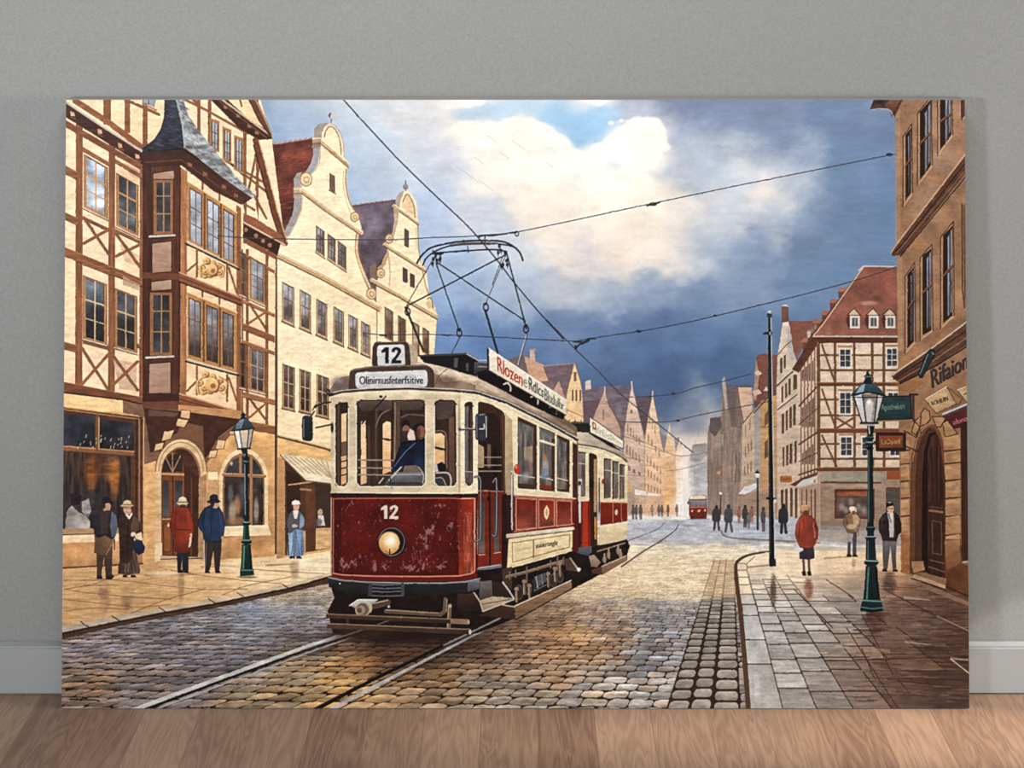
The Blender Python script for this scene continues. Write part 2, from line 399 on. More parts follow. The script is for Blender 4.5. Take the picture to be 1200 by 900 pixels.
with part('painted_gabled_house', 'cream gabled house with a red roof and brick chimney beyond the timbered corner house'):
    F([(924,376),(953,376),(950,395),(938,412),(932,425),(926,398)], (132,84,72), c2=(140,92,78))
    R(916,359,924,378,(122,84,74)); F([(915.5,358.5),(918,357),(922,357),(924.5,359.5)],(214,190,170))
    F([(917,378),(923.5,377),(926,384),(926.5,396),(929,404),(929.5,412),(932,418),(934,424),(935,460),(937,560),(941,606),(911,606),(910,450),(911,416),(914,400)], (208,188,168), c2=(196,172,150))
    F([(923,378),(928,396),(928,408),(932,418),(928,424),(923,410)], (176,170,168))
    F([(918,378),(924,377),(924.5,382),(918,382)], (228,216,204))
    L([(911,416),(920,405),(929,398)],1.2,(120,96,84))
    L([(910,452),(922,441),(935,430)],2.2,(112,92,82)); L([(910.5,449.5),(922,438.5),(935,427.5)],1,(216,200,184))
    L([(911,480),(935,461)],1.8,(120,96,82)); L([(911,478),(935,459)],.8,(226,210,190))
    for xs, ya, yb in (((914,917),419,438),((918.5,921),415,432),((915.5,918),452,472),((920,922.3),448,467),((924,926.6),443,463),((929.6,934),438,457),((916,919),484,509),((920.6,923.4),480,505),((925,928),476,502),((929.4,932.6),473,499),((917,919.4),523,547),((921.2,924),521,546),((925.4,928.6),519,544),((931,933.8),516,543),((915,918),573,604),((920,923),572,605),((926,929),571,606),((931.5,934.5),571,608)):
        with part('window'): F([(xs[0],ya+1.5),(xs[1],ya),(xs[1],yb-1),(xs[0],yb)], (92,66,54), c2=(110,82,66))
    RR(914,557.5,928,565,2,(170,104,52)); L([(917,561),(925,561)],1,(110,60,34))
with part('painted_timbered_house', 'half timbered corner house with a big red hipped roof') as PTH:
    T1 = (124, 84, 62)
    with part('dormer'):
        for x0, x1, ya, yb in ((982,991,337,349),(972,986,350,366),(963,974,364,378),(952,966,374,392),(945,953,386,400),(940,946,396,410)):
            F([(x0,ya+3),((x0+x1)/2,ya),(x1+1,ya+3),(x1,yb),(x0+1,yb)], (118,78,66)); F([(x0-1,ya+5),(x0+2,ya),(x1,ya),(x1+2,ya+5)], (176,116,92))
        R(946,388,950,396,(206,190,178)); R(954,380,957,388,(150,120,104))
    F([(948,396),(1012,312),(1012,395),(950,440),(937,420)], (112,70,60))
    with part('roof'):
        F([(1012,311.5),(1053,312),(1053,395),(953,395)], (140,86,74), c2=(152,98,82), tex=.12, nz=NM)
        E(1018,355,9,2.5,(206,150,124),.8,soft=.6,ids=False); E(1030,322,14,5,(172,100,82),.5,soft=.7,ids=False)
    L([(1053,312.4),(1012,311.6),(1006,317)],1.6,(206,196,192))
    L([(1012,312),(988,346),(964,380),(953,393)],1.5,(214,180,160)); L([(953,394),(1053,394)],1.8,(206,188,180))
    F([(953,395),(1053,395.5),(1053,403),(957,402)], (96,56,40))
    F([(958,402),(1056,402),(1056,624),(958,622)], (226,202,178), c2=(212,188,164))
    # side wall
    F([(929,434),(956,397),(959,402),(959,620),(938,608),(936,560),(934,440)], (222,198,174), c2=(206,182,160))
    F([(928,433),(952,395),(958,398),(958,404),(936,437)], (100,60,44))
    for x in (938.5,942.5,946.5,950.5,954.5):
        L([(x, 592 - (592-432)*(1+ (x-936)/(958-936)*.2)),(x,565)],1.2,(124,80,58))
    for ya in (452, 478, 506, 530, 549):
        L([(936, ya + (592-ya)*.17),(958,ya)],2. if ya in (452,506,549) else 1.1,(110,68,48))
    for x0 in (940,944,948,952):
        for ya, yb in ((418,446),(462,500),(516,544)):
            with part('window'): F([(x0-.2,ya+(958-x0)*.9),(x0+1.6,ya+(956-x0)*.9),(x0+1.6,yb),(x0-.2,yb+1)], (96,70,60), a=.85)
    # timber frame
    for x0, x1 in ((957,961),(977,980),(999.5,1002.5),(1020.5,1023.7),(1034,1037.2)):
        F([(x0,402),(x1,402),(x1+.6,551),(x0+.6,551)], T1)
    for y0, y1 in ((415,417.4),(432.5,435.2),(467,469.5),(485.5,488),(519,521.5),(536.5,539)):
        R(961, y0, 1056, y1, T1)
    for y0, y1, c in ((448,452.5,(110,68,48)),(502,507.5,(122,76,54)),(547.5,552.5,(116,72,52))):
        R(957, y0, 1056, y1, c); L([(957,y0),(1056,y0)],1,(186,140,108),.7)
    for a, b in (((963,404),(978,447)),((963,456),(979,501)),((963,510),(980,546)),((981,490),(999,501)),((981,501),(999,490))):
        L([a, b], 2.4, T1)
    def twin(x0, y0, x1, y1, rows=3):
        with part('window'):
            R(x0, y0, x1, y1, (226,218,208)); R(x0-1,y0-3,x1+1,y0-.6,(176,132,98))
            gx, gy = (x1 - x0 - 3) / 2, (y1 - y0 - 3) / rows
            for i in range(2):
                for j in range(rows):
                    R(x0 + 1.6 + i * (gx + .3), y0 + 1.6 + j * gy, x0 + 1 + gx + i * (gx + .3), y0 + .9 + gy + j * gy, (52,56,68), c2=(78,82,94))
    for q in ((983,408,998,431.6),(1038,407,1052.5,431),(983,459,998.4,486.4),(1039.6,459,1054,486),(984,511,999.6,535.6),(1009,511,1024,535.6),(1042,511,1056,535.6)): twin(*q)
    for x0, xp in ((996,1000.6),(1018,1022.6),(1037.6,1042.4)):
        with part('dormer'):
            F([(x0-5,374),(x0+1,366),(x0,386),(x0-3,382)], (96,52,42))
            F([(x0-3.6,369.5),(xp,361),(x0+12.5,369.5)], (212,186,164), edge=(100,60,48), ew=1.3)
            R(x0, 370, x0+11.6, 384.6, (224,214,204)); R(x0+2.4,372.5,x0+9.2,382.4,(96,96,102)); L([(x0+5.8,372),(x0+5.8,383)],.8,(200,190,180))
    # ground floor
    R(958,552,1056,622,(166,142,122),c2=(150,126,108),tex=.08); L([(960,553),(960,622)],2,(190,160,134))
    R(963,554,1036,563.5,(158,152,136)); E(976,558,2,3,(176,130,90),.8,soft=.4,ids=False); R(1039,552,1056,562,(164,92,54),c2=(150,84,52))
    L([(962,565),(1032,565.5)],1.8,(96,62,48))
    R(976,568,1024,571,(180,152,128))
    with part('window'):
        R(978,573,1025,608,(104,60,44)); R(980.5,576,1017,606,(96,82,76),c2=(84,66,60),tex=.3,nz=NM); R(981,576.5,1016,581,(170,92,62))
        for x, y in ((986,594),(997,588),(1006,594),(991,598),(1012,597)): E(x,y,3,4,(168,158,150),.6,soft=.6,ids=False)
    with part('door'): R(1038,571,1056,612,(110,78,60)); R(1040,574,1056,612,(92,84,76))
    F([(932,570),(940,562),(958,557.5),(951,567)], (206,204,204)); F([(926,568),(940,560),(958,553),(958,557),(940,563),(932,570)],(110,70,52))
    F([(936,572),(952,568),(959,566),(959,622),(938,612)], (176,150,130))
    for x in (939.5,945,950.5,955): L([(x,574),(x,612)],1.6,(112,58,44) if x>942 else (140,104,84))
for x, y in ((0,0),):
    pass

# ------------------------------------------------------------------ paving
def stones(mask_poly, fieldpts, sig, vp, rowk, colk, label, name, grout=(52,36,30), jit=.18, gap=.085, contrast=1.15, yfar=640, skewx=0., off=.5, shape=3., gcol=.8, nrow=None, row_mod=None, wob=0):
    """setts in perspective inside a polygon, coloured by a painted colour field"""
    with part(name, label) as pt:
        sl, cv = cov_poly(mask_poly)
        base = field(sl, fieldpts, sig, 8, NM, NL)
        base *= (1 + .05 * NHZ[sl][..., None])
        gx, gy = PX[sl], PY[sl]
        gy = gy + wob * NM[sl] * np.clip((gy - vp[1]) / 200, 0, 1.2) + skewx * (gx - vp[0]) * np.clip((gy - vp[1]) / 240, 0, 1)
        d = np.maximum(gy - vp[1], 4)
        r = -rowk / d                                  # row coordinate
        X = (gx - vp[0]) / d * colk
        ri = np.floor(r); fr = r - ri
        rr = np.abs(np.sin(ri * 12.9898) * 43758.5453) % 1
        X = X + ri * off + rr * .6
        X = X + jit * .5 * np.sin(X * 2.1 + rr * 20)
        ci = np.floor(X); fc = X - ci
        h = np.abs(np.sin(ri * 127.1 + ci * 311.7) * 43758.5453) % 1
        h2 = np.abs(np.sin(ri * 269.5 + ci * 183.3) * 43758.5453) % 1
        h3 = np.abs(np.sin(ri * 69.5 + ci * 83.3) * 24634.6345) % 1
        fc2 = (fc - .5) * 2; fr2 = (fr - .5) * 2 * (1 + .22 * (h3 - .5)) + .12 * (h - .5)
        e = (np.abs(fc2) ** (shape * 1.6) + np.abs(fr2) ** shape)
        e = e + .12 * NF[sl]
        inside = np.clip((1 - gap * 3 - e) / (.22) + .8, 0, 1)
        fade = np.clip((gy - 622) / 150, 0, 1) ** 1.35
        tone = 1 + ((h - .5) * .34 + (h2 - .5) * .16) * contrast * np.clip(fade * 1.3, .3, 1)
        hue = np.stack([1 + (h3 - .5) * .10, np.ones_like(h3), 1 - (h3 - .5) * .14], -1)
        col = base * tone[..., None] * (1 + (hue - 1) * fade[..., None])
        light = np.clip(-fr2, -1, 1) * .17 * fade + np.clip(-(fc2), -1, 1) * .03
        col = col * (1 + light[..., None])
        g = np.asarray(grout, np.float32) * gcol * (.55 + .6 * base / 150)
        k = ((1 - inside) * (.10 + .95 * fade)).clip(0, 1)[..., None]
        col = col * (1 - k) + g * k
        col = col * (1 + .10 * (NB[sl] + NHZ[sl]))[..., None]
        comp(sl, cv, col)
    return pt

ROAD = [(100,815,138,112,92),(75,760,132,118,116),(160,770,130,120,118),(200,815,135,122,118),(250,760,124,114,116),(300,815,168,142,108),(300,770,118,110,112),(220,730,128,124,128),(300,725,132,136,146),(360,720,142,146,156),(380,700,165,160,158),(250,715,140,136,138),(340,700,200,168,128),(385,690,210,180,140),(360,750,100,90,90),
 (340,790,168,140,104),(400,800,190,150,100),(420,775,176,132,86),(450,750,66,44,34),(500,745,40,26,22),(480,765,110,78,58),(420,755,70,50,42),(520,760,80,56,44),(560,745,70,52,44),(600,735,110,86,72),(640,715,128,104,88),
 (430,822,196,156,106),(480,820,176,148,116),(540,800,150,132,112),(520,785,168,132,92),(600,815,166,152,136),(600,775,150,124,98),(640,745,176,136,100),(680,740,190,146,100),(720,735,178,144,112),(660,765,168,134,104),(600,755,132,104,84),
 (660,715,150,126,110),(700,715,128,126,134),(760,715,136,138,146),(820,715,150,150,152),(850,715,150,150,152),(760,750,146,142,142),(840,750,152,146,140),(700,800,172,160,146),(760,820,176,168,158),(840,810,158,148,138),(860,822,150,142,134),
 (660,695,196,160,120),(700,690,226,192,146),(690,670,222,186,140),(740,690,238,206,164),(760,660,246,222,184),(720,650,240,212,174),(800,680,244,218,178),(850,680,240,216,178),(850,650,240,220,186),(760,645,240,218,184),(820,645,240,220,188),
 (740,632,200,196,196),(800,632,196,198,206),(860,632,200,200,206),(920,640,214,204,190),(760,618,172,184,206),(830,616,176,186,206),(900,622,178,184,198),(740,608,212,210,206),(800,604,220,218,216),(860,604,196,196,204),(940,628,190,190,196),(1000,632,180,180,184)]
PROAD = stones([(60,738),(200,706),(330,680),(400,672),(730,604),(880,604),(935,612),(955,621),(1060,623),(1060,660),(900,650),(872,654),(866,664),(866,690),(870,730),(880,840),(60,840)], ROAD, 26, GV, 5500, 8.4, 'cobbled street surface of grey and tan setts', 'painted_cobblestone_street', contrast=.85, skewx=-.02, wob=.9, jit=.12)
with again(PROAD):
    sl, cv = cov_poly([(640,706),(700,650),(730,634),(905,634),(1060,634),(1060,660),(900,650),(866,660),(864,704),(800,706)])
    m = cv * np.clip((708 + 4 * NM[sl] - PY[sl]) / 6, 0, 1) * np.clip((PY[sl] - 636 - 3 * NM[sl]) / 5, 0, 1) * np.clip((PX[sl] - 640 - (706 - PY[sl]) * .6) / 40, 0, 1)
    comp(sl, (m * .42).astype(np.float32), (255,232,190), False)
    sl, cv = cov_poly([(730,606),(935,612),(1060,624),(1060,640),(905,640),(730,640)])
    m = cv * np.clip((639 + 3 * NM[sl] - PY[sl]) / 5, 0, 1) * np.clip((PY[sl] - 606) / 6, 0, 1)
    comp(sl, (m * .45).astype(np.float32), (158,168,192), False)
    E(790,606,60,3,(246,232,214),.8,soft=.8,ids=False)
    # rows of larger setts by the kerb
    def gx_(k, y): return GV[0] + k * (y - GV[1])
    for a, b, wd in ((-.318, -.205, 0), (-.205, -.095, 0), (-.095, .045, 0)):
        y = 834.; j = 0
        while y > 655:
            h = 13.2 * ((y - 592) / 236) ** 1.65 * (.85 + .3 * rng.rand())
            if y - h < 655: break
            xa, xb = gx_(a, y), gx_(b, y); xc, xd = gx_(b, y - h), gx_(a, y - h)
            lit = np.clip((708 - y) / 12, 0, 1)
            cc = lerp((168,160,150), (238,214,176), lit); s = .82 + .3 * rng.rand()
            cc = tuple(v * s for v in cc) if lit < .5 else tuple(min(255, v * (.95 + .08 * rng.rand())) for v in cc)
            F([(xd, y - h), (xc, y - h), (xb, y), (xa, y)], lerp((58,40,32), (196,160,120), lit), tex=0)
            g = .07 * (xb - xa); v = max(.5, h * .13)
            RQ([(xd + g, y - h + v * .6), (xc - g, y - h + v * .6), (xb - g, y - v), (xa + g, y - v)], max(.6, h * .36), cc, c2=tuple(q * .8 for q in cc), tex=.1)
            if h > 5: L([(xd + g * 2.4, y - h + v * 1.2), (xc - g * 2.4, y - h + v * 1.2)], .9, tuple(min(255, q * 1.14) for q in cc), .7)
            y -= h
    for a in (-.318, -.205, -.095):
        L([(gx_(a, 834), 834), (gx_(a, 705), 705)], 1.8, (62,42,34), .85, w2=.8); L([(gx_(a, 705), 705), (gx_(a, 655), 655)], .8, (150,112,80), .8)
    # gleams and puddles of light between the rails
    for x, y, rx, ry, c, a in ((418,774,20,5,(226,160,80),.35),(405,795,24,6,(226,164,90),.3),(668,742,34,7,(226,170,100),.35),(700,722,18,3,(220,170,120),.3),(330,716,38,9,(150,160,178),.45),(300,735,30,8,(136,140,152),.4),(460,822,30,6,(220,160,96),.3),(520,790,18,4,(214,160,98),.3),(620,720,26,5,(150,128,112),.3),(780,706,60,5,(150,156,170),.35),(720,704,30,4,(150,146,150),.3)):
        E(x, y, rx, ry, c, a, soft=.7, tex=0, ids=False)
    for k in range(260):
        y = 642 + 62 * rng.rand() ** .8; x = 690 + 165 * rng.rand() - (y - 642) * .55
        if x < 600: continue
        l = 3 + 9 * rng.rand() * (y - 600) / 60
        L([(x, y), (x + l, y - .15 * l * (rng.rand() - .3))], .7, rng.choice([0, 1]) and (188,148,108) or (252,236,206), .55, ids=False)
    L([(822,672),(838,671),(862,671)],2.2,(176,152,136),.7,ids=False)
    for k in range(60):
        y = 604 + 30 * rng.rand(); x = 745 + 180 * rng.rand(); L([(x, y), (x + 12, y + .5)], .8, rng.choice([0, 1]) and (196,204,220) or (156,166,190), .4, ids=False)

# left pavement
LP = [(80,672,206,160,110),(150,670,214,168,116),(220,662,226,184,132),(300,656,240,208,160),(380,650,246,222,182),(80,700,206,160,108),(160,700,206,162,112),(240,690,218,176,126),(320,675,240,206,158),(380,665,246,222,178),(80,728,188,146,102),(150,715,196,152,106),(200,700,206,160,112),(170,685,196,150,102),(260,705,220,178,126)]
with part('painted_pavement', 'warm wet left pavement of large slabs') as PLP:
    sl, cv = cov_poly([(60,664),(160,660),(240,655),(330,649),(400,636),(400,672),(337,690),(250,706),(192,714),(137,725),(60,742)])
    c = field(sl, LP, 30, 10, NM, NL) * (1 + .085 * NHZ[sl][..., None]); comp(sl, cv, c)
    for p in ([(75,690),(100,694),(150,699),(200,702)],[(75,716),(110,712),(150,714)],[(75,702),(110,706),(160,711),(200,708)],[(100,676),(160,682),(230,690),(290,690)],[(200,668),(250,676),(330,684)],[(240,660),(310,668),(380,672)],[(150,720),(190,704),(240,690)],[(260,697),(290,686),(340,676)],[(140,672),(110,684),(76,690)]):
        L(p, 1.1, (120,84,58), .6, sm=True, ids=False)
    for x, y, l in ((76,680,70),(170,674,62),(236,664,45),(312,662,34),(98,686,40)):
        L([(x, y), (x + l, y - 1)], 2.6, (126,98,80), .55, w2=1, ids=False)
    for x, y, w in ((122,698,10),(150,700,12),(345,664,8),(212,684,6)):
        E(x, y, w * .6, 18, (128,98,76), .4, soft=.5, ids=False, tex=.4)
    for k in range(170):
        x = 75 + 300 * rng.rand(); y = 664 + 62 * rng.rand(); l = 5 + 16 * rng.rand()
        if y > 738 - .29 * (x - 60) - 4: continue
        L([(x, y), (x + l, y - .03 * l)], .8, rng.choice([0, 1]) and (176,128,86) or (246,212,162), .4, ids=False)
    for x, y in ((190,672),(350,656),(268,664),(378,648)): E(x, y, 16, 3, (252,232,196), .5, soft=.7, ids=False)
with part('painted_kerb', 'pale stone kerb of the left pavement with a dark gutter'):
    F([(60,739),(74,736),(137,724),(192,714),(250,704),(337,687),(400,668),(400,680),(337,695),(250,713),(192,724),(137,734),(60,752)], (78,54,42), tex=.2, nz=NHZ)
    F([(60,737),(74,734),(137,722),(192,712),(250,702),(337,685),(400,667),(400,671),(337,689),(250,707),(192,717),(137,728),(74,741),(60,744)], (168,152,136), c2=(214,186,150), gd='h', tex=.12, nz=NHZ)
    for x, y in ((100,731.5),(137,724.5),(192,714.5),(250,704.5),(284,697.5),(337,687.5)):
        L([(x - 6, y - 3), (x + 4, y + 3.5)], 1.3, (70,48,38))
    L([(60,745),(74,742),(137,729),(192,718),(250,708),(337,690),(400,672)], 1.6, (48,30,24))

# right pavement
RP = [(880,668,240,222,192),(930,660,244,220,184),(990,650,244,214,176),(1040,655,240,208,166),(900,682,232,214,190),(950,676,226,196,160),(1000,672,206,168,132),(1050,668,196,150,110),(880,705,175,174,173),(920,705,165,163,161),(960,700,168,162,157),(1000,700,136,128,121),(1040,690,130,105,87),(1080,690,104,76,61),(1120,700,88,63,51),(900,740,170,170,169),(950,745,159,155,151),(1000,740,142,132,122),(1000,715,150,145,141),(1040,720,104,81,70),(1080,725,112,94,83),(1120,730,81,59,48),(900,800,163,161,158),(960,800,151,145,139),(940,770,159,155,151),(1000,790,130,113,101),(1040,780,104,81,69),(1040,760,110,88,76),(1090,775,79,59,49),(1130,770,73,53,44),(920,825,165,162,160),(1000,825,122,111,102),(1060,820,92,73,65),(1120,820,79,61,54),(1000,760,133,115,102)]
with part('painted_pavement', 'right pavement of grey slabs turning wet and brown') as PRP:
    sl, cv = cov_poly([(864,664),(866,656),(872,652),(900,645),(960,642),(1060,642),(1060,668),(1142,694),(1142,840),(878,840),(872,760)])
    c = field(sl, RP, 24, 10, NM, NL) * (1 + .1 * NHZ[sl][..., None] + .04 * NM[sl][..., None]); comp(sl, cv, c)
    # slabs
    y = 838.; ks = [.075, .245, .42, .60, .79, 1.02, 1.30]
    vpx, vpy = 857, 592
    rows = []
    while y > 668:
        h = max(5.5, 26 * ((y - 592) / 240) ** 1.7); rows.append((y, h)); y -= h
    for (y, h) in rows:
        for i in range(len(ks) - 1):
            a, b = ks[i], ks[i + 1]
            o = (rng.rand() - .5) * h * .5
            y0, y1 = y + o, y - h + o
            xa, xb, xc, xd = vpx + a * (y0 - vpy), vpx + b * (y0 - vpy), vpx + b * (y1 - vpy), vpx + a * (y1 - vpy)
            cx, cy = (xa + xc) / 2, (y0 + y1) / 2
            if cy < 676 or cx > 1120 or (i > 3 and rng.rand() < .45): continue
            bb = IMG[int(np.clip((cy - Y0) * S, 0, H - 1)), int(np.clip((cx - X0) * S, 0, W - 1))].copy()
            s = .9 + .22 * rng.rand(); lit = np.clip((700 - cy) / 20, 0, 1)
            RQ([(xd + .8, y1 + .8), (xc - .8, y1 + .8), (xb - .8, y0 - .8), (xa + .8, y0 - .8)], 2, tuple(np.minimum(bb * s, 250)), c2=tuple(np.minimum(bb * s * 1.06, 250)), a=.8, tex=.1, nz=NHZ, ids=False)
            if y > 700: L([(xd + 2, y1 + 1.4), (xc - 2, y1 + 1.4)], .9, tuple(np.minimum(bb * 1.2, 250)), .6, ids=False)
            L([(xa, y0), (xb, y0)], 1.5 if y > 720 else 1., tuple(lerp((62,42,34), (150,116,88), lit)), .8, ids=False)
            L([(xb, y0), (xc, y1)], 1.6 if y > 720 else 1.1, tuple(lerp((56,38,30), (150,116,88), lit)), .85, ids=False)
    for a, b in (((992,736),(1052,830)),((930,690),(975,735)),((1035,690),(1136,742)),((1010,720),(1046,790)),((968,679),(1000,700)),((1022,772),(1136,770)),((1040,796),(1136,806)),((1010,760),(1024,794)),((1024,794),(1136,797)),((1052,796),(1066,812)),((960,770),(1018,770)),((1050,735),(1080,755)),((1000,738),(1040,738))):
        L([a, b], 1.3, (58,36,28), .8, ids=False)
    for k in range(330):
        x = 1000 + 136 * rng.rand(); y = 682 + 140 * rng.rand()
        if x < 1000 + (760 - y) * .25: continue
        l = 8 + 22 * rng.rand(); c = ((70,42,30), (150,108,82), (128,92,74), (60,38,30))[rng.randint(4)]
        L([(x, y), (x + l, y + .6)], .9 + .9 * rng.rand(), c, .38, ids=False)
    for x, y, l in ((1115,771,22),(1062,752,26),(980,757,18),(1060,700,30),(1010,712,22)):
        L([(x, y), (x + l, y + 3)], 3, (176,166,156), .55, w2=1, ids=False)
    L([(1114,772),(1137,790)],1.6,(200,170,140),.9,ids=False); L([(1098,722),(1137,740)],1.8,(150,122,100),.8,ids=False)
    F([(1088,686),(1137,706),(1137,711),(1084,690)],(150,120,100),a=.6,ids=False)
    m = cv * np.clip((676 + 3 * NM[sl] - (PX[sl] - 900) * .02 - PY[sl]) / 8, 0, 1) * np.clip((PY[sl] - 643) / 3, 0, 1)
    comp(sl, (m * .4).astype(np.float32), (255,230,190), False)
    for k in range(120):
        x = 880 + 250 * rng.rand(); y = 690 + 130 * rng.rand(); l = 6 + 16 * rng.rand(); b0 = IMG[int((y - Y0) * S), int((x - X0) * S)]
        L([(x, y), (x + l, y + .5)], 1.2, tuple(np.minimum(b0 * 1.35 + 8, 235)), .35, ids=False)
    # reflections and shadows
    for x, y, w, hh, c in ((906,676,6,34,(74,56,48)),(1024,716,20,16,(60,34,26)),(1026,736,12,6,(70,44,34)),(947,680,9,22,(140,84,64)),(1042,672,13,22,(80,60,54)),(1000,656,4,8,(150,120,96))):
        E(x, y + hh / 2, w * .55, hh * .55, c, .65, soft=.5, ids=False, tex=.4)
        for k in range(int(hh / 3)): L([(x - w / 2 + (rng.rand() - .5) * 7, y + k * 3), (x + w / 2 + (rng.rand() - .5) * 7, y + k * 3)], 1., c, .5, ids=False)
    L([(966,654),(996,652)],2,(168,136,106),.7,ids=False); L([(870,665),(902,662)],2.2,(150,136,126),.8,ids=False)
    L([(896,641),(1058,645)],4,(180,176,176),.6,ids=False)
    F([(960,622),(1056,622),(1056,640),(960,634)],(168,156,148),ids=False)
with part('painted_kerb', 'grey stone kerb beside the right pavement'):
    K0 = [(900,646),(878,650),(866,656),(862,664),(864,690),(868,721),(873,778),(878,840)]
    L(K0, 2, (92,66,50), w2=7, sm=True)
    kn = [(652,878,884),(660,866,875),(668,865,875),(676,865.5,877),(685,866,879),(696,867,882),(708,869,886),(721,870.5,889),(749.5,873,897),(778,875.5,904),(838,880,919)]
    for (ya, xa, xb), (yb, xc, xd) in zip(kn[:-1], kn[1:]):
        lit = np.clip((700 - ya) / 16, 0, 1); s = .95 + .1 * rng.rand()
        col = tuple(v * s for v in lerp((176,176,174), (242,222,188), lit))
        RQ([(xa + .5, ya + .8), (xb - .5, ya + .8), (xd - .5, yb - .4), (xc + .5, yb - .4)], 1.5, col, c2=tuple(min(250, v * 1.06) for v in col), tex=.1, nz=NM)
        L([(xc, yb), (xd, yb)], 1.4, (62,46,38) if lit < .5 else (160,124,94), .9); L([(xb, ya), (xd, yb)], 1.3, (66,48,40) if lit < .5 else (160,124,94), .8)
    F([(883,790),(886,786),(890,800),(893,822),(888,830),(884,818)],(196,196,198),a=.5,ids=False)
L([(845,622),(850,628),(866,631),(905,633),(960,636)], 2.2, (130,112,108), .8, sm=True, ids=False)

# rails
with part('painted_tram_rail', 'left pair of shining rails'):
    L([(150,834),(250,797),(360,757),(432,734)], 5.2, (190,188,184), w2=3.2, tex=.1)
    L([(157,836),(255,799.5),(362,760.5),(436,736)], 3.4, (24,18,18), w2=1.8)
    L([(166,837),(260,802),(365,763),(438,738)], 1.8, (168,164,160), w2=1)
    L([(437,735),(470,723)], 1.6, (120,104,92))
with part('painted_tram_rail', 'right pair of shining rails'):
    L([(360,836),(435,797),(520,756),(590,723)], 5., (48,36,32), w2=3)
    L([(366,834),(438,796),(520,756),(590,724)], 2.6, (18,14,14), w2=1.6)
    L([(376,837),(445,801),(524,760),(590,726)], 4.4, (170,168,168), w2=2.2, tex=.1)
    L([(383,838),(450,803),(528,762)], 1.2, (40,30,28), w2=.8)
    L([(668,689),(695,674)], 1.8, (150,128,110)); L([(669,690.5),(696,675.5)],1,(40,28,24))
with part('painted_tram_rail', 'far curve of the rails toward the distant tram'):
    L([(728,664),(752,647),(775,633),(790,622),(795,614)], 2, (104,84,76), w2=1.1, sm=True)
    L([(728,636),(748,629),(770,620),(778,613)], 1.1, (112,104,112), w2=.8, sm=True)

# ------------------------------------------------------------------ left row of houses
CR1, CR2, CSH = (250, 216, 178), (240, 200, 154), (168, 136, 112)
TB, TD, TK = (140, 90, 60), (92, 54, 38), (52, 30, 24)

def scroll(cx, cy, r, col=(236,206,160), dk=(150,112,78)):
    E(cx, cy, r, r * 1.15, col, c2=(214,180,134)); E(cx, cy, r, r * 1.15, dk, ring=1.)
    E(cx + .5, cy + .3, r * .45, r * .5, dk, .8, ring=.9)

